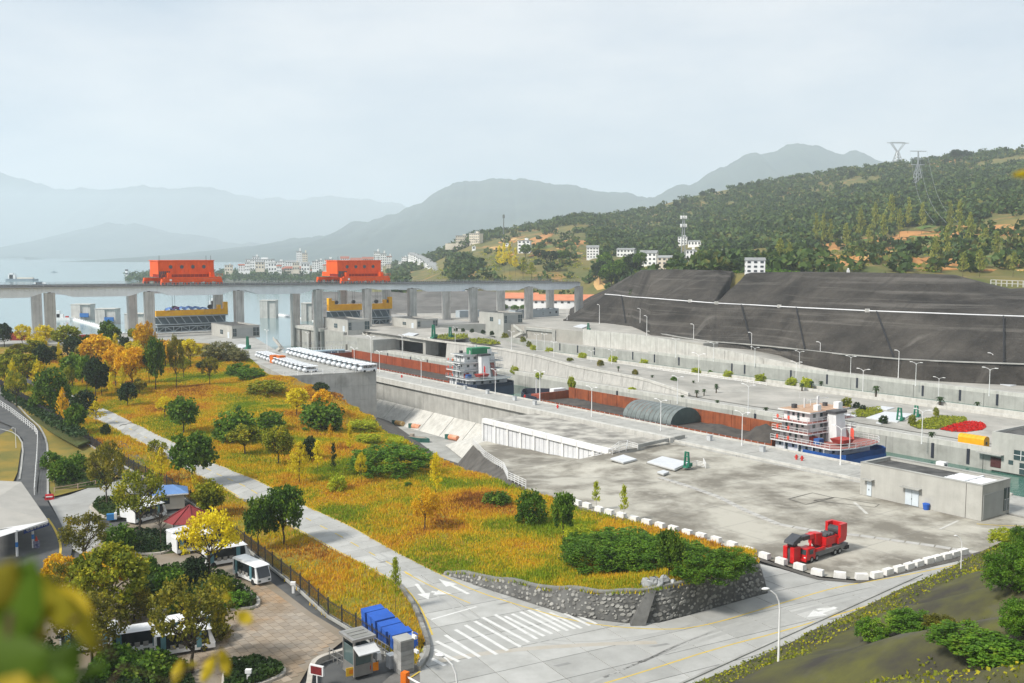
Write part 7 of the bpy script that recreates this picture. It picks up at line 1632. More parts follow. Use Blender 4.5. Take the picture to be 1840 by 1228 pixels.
hatch('white hatch on the bank near the left green capstan', [(417,624),(432,620),(450,623),(436,627)], 6.03); hatch('white hatch on the island by the head building', [(722,603),(735,599),(752,601),(740,606)], 5.95); hatch('white hatch by the green capstan of the second head', [(1030,588),(1045,584),(1060,586),(1046,591)], 6.03); hatch('white hatch at the far right end of the embankment road', [(1795,692),(1815,688),(1835,692),(1815,696)], .06)
GRN = mat('capstan_green', (.015,.17,.10), (.012,.13,.08), .5, .5)
def capstan(label, x, y, ty, z):
    C = P(x, y, z); s = (topz(C, ty)-C.z)/3.2; t = thing('hoist_column', label, 'hoist', C, LA, None, s); MB().cyl((0,0,0),(0,0,.3),.9,.8,8).build('base', GRN, t)
    for dx in (-.35,.35): MB().bar((dx*1.8,0,.3),(dx,0,3.2),.32).build('leg', GRN, t)
    for zz in (1.2,2.2,3.1): MB().bar((-.5,0,zz),(.5,0,zz),.2).build('crosspiece', GRN, t)
    MB().box(.4,-.5,.3,1.1,.5,1.0).build('motor', GRN, t)
for q in (('green hoist column on the pale hatch plate of the platform',1234,840,812,.3),('green hoist column left of the leaf shaped bed',1616,757,733,.1),('green hoist column behind the leaf shaped bed',1646,750,729,.1),('green hoist column on the bank left of the car rows',445,627,605,6),('green hoist column on the island beside the head building',779,608,584,5.9),('green hoist column on the island left of the ship mast',809,608,588,5.9),('green hoist column at the second lock head by the embankment foot',1057,594,581,6)): capstan(*q)
railing('railing', 'small white railing beside the near green hoist column', PX([(1236,842),(1252,838),(1268,842),(1264,834)]), 1.1, WHITE, 1.5, 4)
def pile(name, label, cat, x, y, z, parts):
    t = thing(name, label, cat, P(x, y, z), LA)
    for nm, b, m in parts: MB().box(*b).build(nm, m, t)
TEALB = mat('boat_teal', (.02,.09,.07), (.03,.11,.09), .5); YLF = mat('float_yellow', (.62,.30,.03), (.5,.42,.25), .8); OFL = mat('float_orange', (.62,.20,.09), (.7,.4,.28), .8)
t = thing('work_boat', 'dark green work boat lying on the dry basin floor', 'work boat', P(728,792,-11), LA+R(20)); MB().prism([(0,.4),(0,2.2),(5,2.6),(7.5,1.3),(5,0)], 0, 1.1).build('hull', TEALB, t); MB().prism([(.5,.6),(.5,2),(4.8,2.2),(6.6,1.3),(4.8,.4)], 1.101, 1.14).build('deck', mat('boat_deck', (.35,.30,.25)), t); MB().box(1,.8,1.14,2,1.6,1.9).build('cabin', mat('boat_deck', (.35,.30,.25)), t)
for x, y, m, l in ((712,764,YLF,'yellow float pump at the foot of the apron'),(742,770,OFL,'pale orange float pump at the foot of the apron'),(808,790,OFL,'orange float pump lying by the concrete ramp')):
    t = thing('float_pump', l, 'float', P(x, y, -11), LA+R(10)); MB().cyl((0,0,.7),(3.2,0,.7),.75,.75,10).build('float', m, t); MB().box(-1.6,-.4,0,-.2,.4,1.3).build('pump', TEALB, t); MB().bar((-.4,0,1.0),(.3,0,1.0),.3).build('coupling', TEALB, t)
t = thing('ramp', 'pale concrete ramp rising from the basin floor to the white panelled deck', 'ramp', (0,0,0)); MB().hexa([P(800,800,-11.2), P(838,830,-11.2), P(872,800,-11.2), P(866,782,-11.2)], [P(800,800,-10.9), P(838,830,-10.7), P(872,796,-6), P(868,780,-6)]).build('slab', CONCL, t)
# ------------------------------------------------------------------ trees
LMATS = {
 'G': leafmat('foliage_green', (.034,.09,.009), (.125,.225,.018), (.24,.32,.03)), 'D': leafmat('foliage_dark', (.014,.034,.014), (.038,.072,.02), (.07,.10,.025)),
 'O': leafmat('foliage_orange', (.55,.27,.008), (.86,.53,.014), (.82,.62,.03)), 'Y': leafmat('foliage_yellow', (.56,.43,.010), (.82,.68,.02), (.66,.64,.04)),
 'YG': leafmat('foliage_yellowgreen', (.10,.14,.008), (.32,.33,.018), (.55,.45,.02)), 'S': leafmat('foliage_olive', (.08,.09,.010), (.23,.21,.02), (.42,.31,.02)),
 'B': leafmat('foliage_bush', (.045,.115,.010), (.13,.26,.018), (.24,.33,.03)), 'P': leafmat('foliage_poplar', (.14,.18,.03), (.32,.34,.07), (.44,.40,.10)), 'R': leafmat('foliage_reed', (.14,.15,.05), (.26,.25,.10), (.35,.3,.14)),
 'K': leafmat('foliage_sago', (.02,.05,.015), (.06,.10,.03)), 'L': leafmat('foliage_lime', (.24,.32,.012), (.56,.58,.03))}
BARK = mat('bark', (.09,.07,.05), (.05,.04,.03), 3, .95, bump=.4)
def clumps(cs, rad, n, flat=0.):
    out = []
    for c in cs:
        a = RNG.normal(size=(n,3)); a /= np.linalg.norm(a, axis=1)[:,None]; a *= (RNG.random((n,1))**.45)*rad*RNG.uniform(.7,1.25); a[:,2] *= (1-flat*.6); out.append(a+np.array(c))
    return np.concatenate(out)
def shell(k, c, r, lo=-.75):
    o = []
    while len(o) < k:
        d = RNG.normal(size=3); d /= np.linalg.norm(d)
        if d[2] < lo: continue
        q = RNG.uniform(.68,.9); o.append((c[0]+d[0]*r[0]*q, c[1]+d[1]*r[1]*q, c[2]+d[2]*r[2]*q))
    return o
def tree_mesh(kind, lm, seed, fine=False):
    global RNG
    RNG = np.random.default_rng(seed); rs = random.Random(seed); tr = MB(); fl = 0.; sz = .055
    if kind == 'round':
        C = np.concatenate([clumps(shell(40, (0,0,.58), (.46,.46,.40)), .13, 44), clumps([(0,0,.58)], .34, 420)]); tb, tt = 0, .5; sz = .085
    elif kind == 'broad':
        C = np.concatenate([clumps(shell(46, (0,0,.62), (.48,.48,.36), -.45), .12, 40, .5), clumps([(0,0,.58)], .34, 360)]); tt = .55; fl = .4; sz = .075
    elif kind == 'cone':
        P_ = []
        for _ in range(62):
            z = .18+.8*rs.random(); r = .5*(1-z)**.85*1.15+.03; a = rs.random()*6.283
            for _ in range(15): q = rs.random()**.7; P_.append((r*q*math.cos(a)+rs.gauss(0,.02), r*q*math.sin(a)+rs.gauss(0,.02), z+q*r*.35+rs.gauss(0,.018)))
        C = np.array(P_); tt = .9; sz = .062
    elif kind == 'slim':
        P_ = []
        for _ in range(56):
            z = .32+.66*rs.random(); r = .42*min(1,(1.04-z)*2.4)*rs.uniform(.5,1.1); a = rs.random()*6.283
            for _ in range(12): q = rs.random()**.8; P_.append((r*q*math.cos(a)+rs.gauss(0,.05), r*q*math.sin(a)+rs.gauss(0,.05), z+q*.06+rs.gauss(0,.015)))
        C = np.array(P_); tt = .95; sz = .075
    elif kind == 'open':
        cs = [c for c in shell(40, (0,0,.60), (.5,.5,.38), -.55)]; C = np.concatenate([clumps(cs, .115, 34, .3), clumps([(0,0,.6)], .36, 200)]); tt = .5; sz = .058
    elif kind == 'bush':
        C = np.concatenate([clumps(shell(44, (0,0,.30), (.5,.5,.6), -.35), .14, 34), clumps([(0,0,.35)], .38, 420)]); C[:,2] = np.abs(C[:,2]); tt = .3; sz = .085
    elif kind == 'low':      # wide uneven thicket
        cs = []
        for _ in range(150): a, r = rs.random()*6.283, rs.random()**.5*.5; cs.append((r*math.cos(a), r*math.sin(a), rs.uniform(.15,.95)*(1-(r*1.6)**2*.5)))
        C = clumps(cs, .10, 36); C[:,2] = np.abs(C[:,2]); tt = .2; sz = .055
    elif kind == 'bare': C = np.zeros((0,3)); tt = .95
    if fine and len(C): C = np.concatenate([C+RNG.normal(0,.012,C.shape) for _ in range(3)]); sz *= .6
    if kind in ('bush','low'): C[:,2] = np.abs(C[:,2])
    # trunk and limbs
    w = .022 if kind not in ('slim','cone') else .014
    bends = [(rs.gauss(0,.012), rs.gauss(0,.012), tt*k/4) for k in range(5)]; bends[0] = (0,0,-.03)
    for k in range(4): tr.cyl(bends[k], bends[k+1], w*(1.15-.2*k), w*(1.15-.2*(k+1)), 6)
    nb = {'round':6,'broad':9,'open':13,'bare':22,'bush':5,'low':6,'cone':10,'slim':8}[kind]
    for k in range(nb):
        z = tt*rs.uniform(.45,1) if kind not in ('bush','low') else .02; a = rs.random()*6.283; q = rs.uniform(.22,.42); up = rs.uniform(.12,.34)
        if kind in ('cone','slim'): q *= .5; up *= .35
        m_ = (q*.5*math.cos(a), q*.5*math.sin(a), z+up*.65); e = (q*math.cos(a), q*math.sin(a), min(.97,z+up))
        tr.cyl((0,0,z), m_, w*.55, w*.38, 5); tr.cyl(m_, e, w*.38, w*.15, 5)
        if kind in ('bare','open'):
            for _ in range(3): b = a+rs.uniform(-.8,.8); tr.cyl(m_, (m_[0]+.17*math.cos(b), m_[1]+.17*math.sin(b), m_[2]+rs.uniform(.05,.2)), w*.22, w*.08, 4)
    cm = soup('crown', quad_cloud(C, sz, fl).reshape(-1,3), 4, LMATS[lm]) if len(C) else None
    return tr.mesh('trunk', BARK), cm
TM = {}
def tree(x, y, h, w, kind, lm, label, group=None, zf=Zm, name=None, z=None, var=None, Y=None):
    if Y is not None: p = PD(x, y, Y)
    else: p = hit(x, y, zf) if z is None else P(x, y, z)
    fine = (h > 66 or kind == 'low' and h > 40) and Y is None and kind != 'bare'; key = (kind, lm, (var if var is not None else int(x) % 2), fine)
    if key not in TM: TM[key] = tree_mesh(kind, lm, abs(hash((kind, lm, key[2], 5))) % 100000 if False else (len(TM)*37+11), fine)
    tm, cm = TM[key]; s = (p-Vector((0,0,CAMZ))).length/FPX; nm = name or {'bush':'bush','low':'thicket','bare':'bare_tree'}.get(kind, {'Y':'ginkgo_tree','O':'goldenrain_tree','P':'poplar_tree'}.get(lm, 'leafy_tree'))
    t = thing(nm, label, 'bush' if kind in ('bush','low') else 'tree', p, (x*1.7) % 6.28, group, (w*s, w*s, h*s))
    link('trunk' if kind not in ('bush','low') else 'stem', tm, t)
    if cm: link('crown' if kind not in ('bush','low') else 'foliage', cm, t)
    return t
MG = 'trees on the meadow'
T = [ # meadow between the road and the platform
(330,780,66,56,'round','G','dark green round tree on the meadow with a small yellow sapling before it'),(343,775,42,30,'slim','Y','small yellow sapling in front of the dark round tree'),(296,752,38,30,'open','Y','thin yellow tree left of the dark round tree'),
(425,795,66,76,'bush','G','broad dense green bush tree left in the meadow clump'),(488,772,40,50,'bush','G','round green bush behind the meadow clump'),(440,818,54,60,'broad','YG','yellow green tree in front of the broad green bush tree'),(500,835,72,56,'round','YG','olive green round tree at the right of the meadow clump'),
(556,826,48,32,'bush','D','small dark bush right of the olive round tree'),(538,868,74,50,'cone','Y','bright yellow cone shaped ginkgo beside the road'),(571,850,56,22,'slim','Y','thin yellow tree just right of the bright ginkgo'),(600,858,58,18,'slim','D','thin nearly black evergreen on the meadow'),(606,882,34,34,'bush','L','light green shrub at the foot of the thin black evergreen'),
(629,824,62,18,'slim','Y','tall thin yellow tree above the orange patch'),(594,802,38,14,'slim','O','tiny orange tree beside the dark bush'),(649,870,56,22,'open','Y','sparse yellowing young tree left of the big thicket'),(700,848,50,138,'low','B','wide bright green thicket in the middle of the meadow'),
(533,748,52,44,'broad','Y','yellow crowned tree at the meadow edge left of the green clump'),(575,772,60,78,'bush','G','green clump of shrubs below the dry basin edge'),(580,742,42,36,'broad','O','golden crown rising out of the green shrub clump'),(600,775,50,30,'bush','B','light green shrub at the right of the green clump'),
(576,703,18,32,'bush','D','small dark round bush under the car platform wall'),(783,908,92,32,'slim','Y','tall sparse yellow tree in the centre of the meadow'),(764,952,76,54,'open','O','bright orange yellow tree left of the tall sparse one'),(893,907,28,50,'bush','G','low dark green bush near the white railing'),
(955,942,70,60,'bush','B','tall loose green bush left of the single round tree'),(1012,968,86,48,'round','G','single round green tree with a bare stem near the white blocks'),(1071,918,52,22,'slim','L','slender yellow green ginkgo behind the blocks, left of two'),(1121,938,64,22,'slim','L','slender yellow green ginkgo behind the blocks, right of two'),
(1085,1020,58,140,'low','B','large lush green thicket on the stone walled bank'),(1165,1020,58,120,'low','B','right part of the lush thicket on the bank, below the blocks'),(1202,1040,88,54,'round','G','green tree with turning leaves above the stone wall'),(1262,1040,56,110,'low','B','grassy green thicket left of the wall end'),(1312,1030,46,80,'low','B','grassy green thicket hanging over the end of the stone wall'),
(1040,1000,46,60,'low','B','green shrubs at the left start of the lush thicket'),(1120,985,34,110,'low','B','bright green back part of the lush thicket near the white blocks'),(1215,1005,36,100,'low','B','bright green thicket behind the turning tree on the bank'),(1040,975,30,50,'low','L','light grass clump behind the single round tree'),(733,875,10,14,'bush','B','tiny green shrub alone on the orange grass'),(650,775,22,50,'low','L','light green low shrub beside the dark bank'),(660,798,20,44,'low','L','second light green low shrub beside the dark bank'),(710,700+100,16,30,'low','L','small light shrub at the top of the big thicket'),
(480,707,24,64,'low','YG','wide olive shrub on the upper meadow'),(428,676,24,44,'low','B','green shrub at the upper meadow edge, left one'),(452,682,22,52,'low','B','green shrub at the upper meadow edge, right one'),(395,648,34,64,'low','R','pale reed clump by the concrete bank'),(425,650,24,40,'low','R','smaller pale reed clump beside the concrete bank'),(365,662,16,26,'bush','D','dark bush beside the olive lone tree'),
(377,692,52,32,'open','S','lone olive tree with a bare stem on the upper meadow'),(343,660,50,42,'broad','Y','bright yellow broad tree below the concrete building'),(317,698,92,30,'open','S','very tall thin tree with a bare grey trunk'),(280,702,94,38,'round','G','tall green tree with thin trunks left of the grey trunk'),(298,660,46,40,'broad','O','orange tree behind the tall green tree'),(306,665,42,20,'broad','O','small orange tree between the tall trunks'),
(262,655,74,40,'broad','O','tallest orange tree in front of the bridge pier'),(237,705,80,58,'broad','O','big golden orange tree in the middle of the grove'),(208,695,72,48,'broad','O','golden orange tree left of the big one'),(176,668,62,60,'broad','O','broad orange tree behind the tall dark pair'),(209,662,56,20,'slim','Y','slim yellow tree above the golden orange trees'),(230,730,40,34,'round','D','small nearly black round tree below the golden trees'),(251,710,30,24,'round','S','brownish small tree beside the small black round tree'),
(197,630,50,38,'round','G','round green tree in front of the moored dolphins'),(122,640,52,52,'broad','YG','yellow green tree before the red containers'),(132,648,40,36,'round','D','dark green tree under the yellow green one'),(78,668,44,36,'round','D','dark blue green round tree at the left of the grove'),(100,648,28,20,'bush','D','small dark bush right of the yellow trunks'),(107,668,46,12,'slim','Y','very thin yellow tree beside the dark blue green one'),
(20,675,44,40,'broad','YG','olive tree at the left edge of the grove'),(46,702,62,50,'broad','YG','olive tree with bare stem left of the road'),(24,714,62,26,'cone','Y','golden cone tree at the left edge'),(8,624,38,30,'round','D','dark round tree at the left edge by the bank'),(40,624,38,26,'open','Y','small yellow tree before the left red container'),(54,626,34,18,'slim','Y','thin yellow tree right of the left red container'),(80,626,40,30,'broad','Y','yellow flat topped tree before the left bridge piers'),
(92,738,80,62,'bush','G','big dark green clump left of the road end'),(130,696,58,40,'round','G','round green tree behind the sparse yellow sapling'),(125,714,54,22,'open','YG','sparse yellow green sapling in the grove'),(157,706,62,34,'round','G','tall green tree left of the darkest pair'),(172,714,66,38,'round','D','darkest tall tree of the grove, left of the pair'),(183,712,58,28,'round','D','darkest tall tree of the grove, right of the pair'),(192,702,50,32,'cone','Y','spreading yellow sapling right of the dark pair'),(200,720,44,16,'slim','Y','narrow yellow tree before the golden trees'),
(150,660,40,30,'broad','S','olive crown between the dark tree and the broad orange one'),(60,650,36,40,'broad','YG','loose olive tree on the left meadow edge'),(245,620,30,30,'broad','YG','olive crown behind the tallest orange tree'),(225,640,34,22,'round','D','small dark tree before the slim yellow one'),(325,640,30,30,'broad','S','olive crown left of the bright yellow broad tree'),
(70,705,52,34,'cone','Y','golden cone tree behind the big dark green clump'),(110,730,50,24,'slim','Y','thin yellow tree over the big dark green clump'),(60,690,40,40,'broad','O','orange crown behind the dark blue green tree'),(10,700,50,34,'broad','YG','olive tree cut by the left edge'),(148,690,46,36,'broad','YG','yellow green tree behind the tall green one'),(220,712,50,24,'cone','Y','yellow cone tree between the dark pair and the big orange tree'),
(268,690,60,34,'broad','YG','yellow green tree right of the big golden orange tree'),(185,650,44,36,'broad','Y','yellow crown above the broad orange tree'),(240,665,52,36,'broad','Y','yellow tree before the tallest orange tree'),(285,655,44,34,'broad','O','orange tree beside the tallest one, to its right'),(160,640,36,26,'round','G','small green tree before the red containers'),(330,680,40,26,'open','YG','loose young tree right of the grey trunk'),(70,640,34,30,'broad','Y','yellow crown left of the yellow green tree by the piers'),(30,730,60,34,'open','YG','loose olive tree at the left edge by the dark hedge'),
(150,745,46,44,'bush','D','dark clump beside the road end at the grove'),(35,650,30,34,'broad','S','small olive crown at the left of the grove'),
]
for q in T: tree(*q, group=MG)
T2 = [ # left of the road
(347,872,92,82,'round','G','largest round green tree standing left of the concrete road'),(398,888-10,46,18,'slim','Y','small yellow sapling before the largest round tree') if False else (350,882,38,16,'slim','Y','small yellow sapling before the largest round tree'),(510,978,106,76,'round','G','right tree of the round green pair by the concrete road'),(465,990,96,52,'round','G','left tree of the round green pair by the concrete road'),(376,928,62,58,'round','YG','round yellow green tree behind the red roofed kiosk'),
(283,828,38,34,'open','YG','yellow green small tree left of the concrete road'),(291,868,60,34,'cone','Y','golden cone tree left of the largest round tree'),(711,1098,90,30,'slim','L','slender yellow green sapling on the grass corner by the crosswalk'),(137,782,52,40,'round','G','dark green tree left of the bright yellow little tree'),(114,768,64,28,'cone','O','orange cone tree by the fence'),(173,762,38,36,'cone','Y','bright yellow little tree at the end of the concrete road'),(190,782,22,18,'bush','D','tiny dark bush beside the concrete road'),
(92,842,34,34,'bush','G','dark round bush on the lawn, upper left of three'),(116,866,48,46,'bush','G','largest dark round bush on the lawn in front of three'),(141,848,36,36,'bush','G','dark round bush on the lawn, right of three'),(193,912,112,66,'open','S','tall sparse brown tree on the small hedge bed'),(252,960,114,90,'open','YG','broad yellow green tree before the blue roofed booth'),(152,1014,88,78,'open','S','olive tree at the corner of the apron'),
(377,1045,124,98,'open','Y','sparse yellow tree over the shuttle buses'),(289,984,58,40,'bare','S','bare branched tree before the red roofed kiosk'),(198,1140,150,124,'broad','YG','big olive yellow tree in the lower left below the orange crown'),(188,1085,92,100,'broad','O','orange yellow tree rising behind the big olive one'),(110,1080,80,56,'broad','O','smaller orange tree left of the orange yellow one'),(240,1115,70,60,'bush','S','olive shrub at the right of the big olive tree'),(395,1150,34,44,'bush','S','olive shrub right of the bare branched tree'),(210,1215,60,80,'bush','B','green shrub mass below the lower buses'),(118,1125,110,70,'open','S','brown sparse tree left of the big orange yellow one'),(346,1210,165,140,'open','S','wide sparse tree with bare branches in front of the lower buses'),(276,1222,56,82,'bush','G','trimmed round green bush at the bottom edge'),
(268,1040,46,34,'bush','G','small green tree at the edge of the large shrub bed'),(305,1068,52,52,'bush','B','green bush in the large shrub bed, left one'),(350,1050,54,52,'bush','D','dark bush in the large shrub bed below the buses'),(395,1078,52,48,'bush','YG','yellow green bush in the large shrub bed, right one'),(425,1090,30,50,'bush','B','low green bush at the tip of the large shrub bed'),(216,990,54,52,'bush','G','dense green bush on the bed of low shrubs'),
(165,1205,125,120,'open','S','olive brown tree in the bottom left corner behind the blurred leaves'),(60,1240,90,120,'bush','D','dark bush at the bottom left corner'),(330,1110,40,46,'bush','G','green bush at the lower edge of the large shrub bed')]
for q in T2: tree(*q, group='trees round the parking lot', zf=Zb)
# red containers on the bank
for i, (x0, x1, yb, l) in enumerate([(18,48,612,'dark red container at the left edge of the bank'),(143,166,616,'dark red container behind the orange trees, left half'),(167,188,616,'dark red container behind the orange trees, right half')]):
    a, b = P(x0, yb, 6), P(x1, yb, 6); w = (b-a).length; t = thing('container', l, 'container', a, math.atan2((b-a).y,(b-a).x)); MB().box(0,0,0,w,2.4,2.9).build('body', mat('container_red', (.30,.035,.02), (.22,.03,.02), .5), t)
    for k in range(8): MB().box(w*k/8+.1,-.06,.1,w*k/8+.35,0,2.8).build('rib', mat('container_red', (.30,.035,.02)), t)
# ------------------------------------------------------------------ planted shrubs along the locks
def palm_mesh():
    mb = MB()
    for k in range(22):
        a = k*2.4; r = .5*(.8+.2*math.sin(k*5)); e = .95 if k % 3 else .7; d = Vector((math.cos(a), math.sin(a), 0)); s_ = Vector((-d.y, d.x, 0))*.06
        c = [Vector((0,0,.5)), d*r*.5+Vector((0,0,e)), d*r+Vector((0,0,e-.28))]
        mb.add([c[0]-s_*.4, c[0]+s_*.4, c[1]+s_, c[1]-s_], [(0,1,2,3)]); mb.add([c[1]-s_, c[1]+s_, c[2]], [(0,1,2)])
    return mb.mesh('fronds', LMATS['K'])
PALM = palm_mesh(); PTR = MB().cyl((0,0,0),(0,0,.55),.10,.08,7).mesh('stem', BARK); POT = MB().cyl((0,0,0),(0,0,.26),.30,.38,10).mesh('planter', CONCL)
def shrub(x, y, h, w, z, kind, label, grp):
    p = P(x, y, z); s = p.length/FPX
    if kind == 'palm':
        t = thing('sago_palm', label, 'palm', p, x % 6.28, grp, (w*s, w*s, h*s)); link('fronds', PALM, t); link('stem', PTR, t); return
    t = tree(x, y, h*1.4, w*1.15, 'bush', kind, label, grp, z=z, name='planted_shrub', var=0); return
g1 = 'shrubs on the first chamber walkway'
for i, (x, y, h, w, k) in enumerate([(816,653,7,10,'L'),(924,672,12,14,'L'),(970,680,10,14,'L'),(1136,706,9,15,'L'),(1226,720,10,13,'palm'),(1289,730,11,15,'palm'),(1376,744,12,16,'palm'),(1674,793,16,20,'palm')]):
    shrub(x, y, h, w, .02, k, '%s on the walkway behind the ships, %s from the left' % ('round lime shrub' if k == 'L' else 'sago palm', NUM[i]), g1)
t = tree(1027,706,30,16,'round','L','small round headed lime tree with a bare stem behind the ship bow', g1, z=.02, name='topiary_tree')
for i, (x, y, h, w, k) in enumerate([(987,636,10,14,'L'),(1047,645,10,15,'L'),(1102,652,11,15,'L'),(1157,657,10,14,'L'),(1251,672,10,15,'L'),(1276,674,7,9,'B'),(1308,679,11,16,'L'),(1366,687,13,18,'L'),(1422,694,13,18,'L'),(1449,700,18,18,'L'),(1441,703,14,15,'palm'),(1458,702,17,15,'palm'),(1475,700,15,14,'palm'),(1574,714,20,20,'palm'),(1689,730,16,22,'palm'),(1756,734,11,16,'palm')]):
    shrub(x, y, h, w, .15, k, '%s on the walkway of the second chamber, %s from the left' % ('round lime shrub' if k != 'palm' else 'sago palm', NUM[i]), 'shrubs on the second chamber walkway')
for i, (x, y, h, w, z, k) in enumerate([(819,596,6,7,6,'D'),(832,597,6,7,6,'D'),(848,598,6,7,6,'D'),(868,600,6,8,6,'D'),(884,603,7,8,6,'D'),(907,608,8,12,6,'YG'),(940,615,8,10,5,'YG'),(951,624,9,10,4,'YG'),(958,630,9,10,3.4,'L'),(1024,649,5,12,4,'YG'),(1079,658,9,12,3,'S'),(1111,668,10,9,2.6,'palm'),(1141,674,8,10,2.3,'S'),(1172,682,8,11,1.8,'palm'),(1211,688,9,12,1.2,'B'),(1246,692,8,10,.8,'palm'),(1287,699,9,12,.3,'palm'),(1287,707,14,13,.2,'palm'),(1265,712,13,12,.2,'palm'),(1252,714,13,14,.2,'palm')]):
    shrub(x, y, h, w, z, k, 'little %s along the descending island road, %s from the left' % ('sago palm' if k == 'palm' else 'shrub', (NUM+['twenty first'])[i]), 'shrubs along the island road')
for i, (x, y, h, w, k, l) in enumerate([(1506,737,12,20,'D','dark shrub left of the bed behind the ship funnel'),(1521,735,16,18,'YG','yellowing shrub behind the dark one near the ship funnel'),(1539,734,9,11,'D','small dark shrub right of the yellowing one'),(1550,738,8,10,'D','smallest dark shrub beside the yellow green bed'),(1639,764,14,12,'YG','yellowing shrub at the left tip of the leaf shaped bed'),(1587,762,12,14,'D','dark shrub on the small white planter slab'),(1682,748,12,9,'YG','thin yellowing shrub behind the leaf shaped bed')]):
    shrub(x, y, h, w, .05, k, l, 'shrubs among the island beds')
for i, (x, y, h, w) in enumerate([(868,555,10,16),(886,556,10,16),(905,556,11,18),(925,557,10,16),(942,556,10,16),(965,553,14,18),(978,553,16,16),(1000,520+30,14,14),(872,541,10,18),(890,543,9,16)]):
    tree(x, y, h, w, 'bush', 'B', 'green shrub of the hedge behind the bridge piers, %s from the left' % NUM[i], 'hedge shrubs behind the bridge piers', z=5.7, var=0)
# ------------------------------------------------------------------ single trees on the wooded hillside
HP = 'pale poplars on the terraced hill'
pos_p = [(1465,450,62,16),(1478,452,64,16),(1491,450,52,16),(1520,455,50,20),(1545,440,60,20),(1560,450,42,18),(1571,432,62,18),(1586,440,52,20),(1600,422,66,24),(1616,430,50,18),(1631,422,60,18),(1656,422,52,18),(1680,482,52,24),(1705,432,62,18),(1722,442,72,20),(1741,452,62,20),(1700,472,60,22),(1770,457,42,22),(1790,472,50,22),(1820,500,42,20),(1401,488,56,26),(1418,482,44,22),(1437,486,36,22),(1760,500,46,26),(1730,498,40,24)]
for i, (x, y, h, w) in enumerate(pos_p):
    Y = hillhit(x, y).y; tree(x, y+1, h, w, 'slim', 'P', 'pale poplar on the terraced hill, %s from the left of the grove' % (NUM+['twenty first','twenty second','twenty third','twenty fourth','twenty fifth'])[sorted(q[0] for q in pos_p).index(x)], HP, Y=Y-2)
for i, (x, y, h, w) in enumerate([(897,488,44,18),(906,490,50,18),(916,493,54,18),(926,496,48,18),(940,500,36,24),(955,503,30,26)]):
    tree(x, y, h, w, 'slim', 'Y' if i < 4 else 'YG', 'yellow green poplar on the slope above the bridge end, %s from the left' % ORD[i], 'yellow poplars above the bridge end', Y=hillhit(x, y).y-2)
DKT = [(1078,512,44,40),(1098,522,52,46),(1118,515,52,44),(1135,500,46,36),(1150,490,38,30),(1085,492,40,34),(990,478,28,34),(1010,476,26,30),(944,466,28,22),(970,470,22,24),(1195,480,22,20),(1262,470,22,26),(1290,478,24,24),(1320,474,26,26)]
for i, (x, y, h, w) in enumerate(DKT):
    tree(x, y, h, w, 'broad', 'G' if i % 3 else 'D', 'broad dark green tree between the hillside houses and the embankments, %s from the left' % NUM[sorted(q_[0] for q_ in DKT).index(x)], 'dark trees behind the embankments', Y=hillhit(x, y).y-3)
SKT = [(1718,285,15,20),(1733,284,13,22),(1700,294,8,10),(1512,320,10,10),(1530,318,11,12),(1560,312,9,12),(1585,306,9,12),(1655,302,14,12),(1345,336,9,8),(1330,338,10,8),(1362,334,9,8),(1280,350,11,10),(1262,356,13,10),(1230,370,14,14),(1215,372,11,12)]
for i, (x, y, h, w) in enumerate(SKT):
    tree(x, y+3, h+3, w, 'broad', 'D', 'dark tree on the skyline of the wooded hill, %s from the left' % NUM[sorted(q_[0] for q_ in SKT).index(x)], 'skyline trees', Y=hillhit(x, y+4).y)
# undergrowth on the terraced slopes
def scatter_hill(n, boxes, r, lm, label):
    pts = []
    while len(pts) < n:
        x0, y0, x1, y1 = random.choice(boxes); x, y = random.uniform(x0, x1), random.uniform(y0, y1); p = hillhit(x, y)
        if float(fbm(p.x*.05+9, p.y*.05)) > -.06: pts.append(p)
    pts = np.array([tuple(p) for p in pts]); rr = RNG.uniform(r*.5, r*1.3, len(pts))
    tag(link('undergrowth', soup('undergrowth', crowns(pts, rr*1.3, rr, 16, rr*.55).reshape(-1,3), 4, LMATS[lm])), label, 'undergrowth', kind='stuff')
scatter_hill(700, [(1430,440,1840,495),(1560,415,1840,470),(1300,470,1440,492)], 1.3, 'B', 'green scrub on the terraced plots of the right hill')
scatter_hill(320, [(860,450,1060,510),(770,455,900,505)], 2.0, 'YG', 'yellowish scrub on the slope above the bridge end')
scatter_hill(500, [(1440,415,1840,490)], 1.5, 'YG', 'brown scrub on the terraced plots of the right hill')
# ------------------------------------------------------------------ right slope plants
def zslope(x, y):
    p = Vector((x, y, 0))-HA; p.z = 0; t_ = p.dot(hd); s_ = p.dot(hn); return hillpt(t_, s_).z if s_ > 0 else -.1
for q in [(1570,1152,40,54,'low','B','green weeds at the kerb of the right slope'),(1640,1135,34,80,'low','B','green weeds higher on the right slope kerb'),(1822,1062,84,86,'low','B','tall dark green bush at the right edge of the slope'),(1842,992,46,44,'low','B','bright green bush at the top of the right slope'),(1812,978,26,54,'low','L','light grassy bush where the slope meets the road'),(1838,1140,60,66,'low','B','dark bush at the right edge below the tall one'),(1740,1165,36,110,'low','B','low green shrubs across the right slope, left'),(1800,1190,40,120,'low','B','low green shrubs across the right slope, right'),(1690,1130,22,50,'low','S','dry brown weeds in the middle of the right slope')]:
    tree(*q, group='plants on the right slope', zf=zslope)
C = []
while len(C) < 15000:
    t_, s_ = random.uniform(-25, HLEN), random.uniform(.5, 40)
    n = float(fbm(t_*.09+2, s_*.09+4))
    if n > (.03 if s_ > 6 else -.08): p = hillpt(t_, s_); C.append((p.x, p.y, p.z+random.uniform(0,.25)))
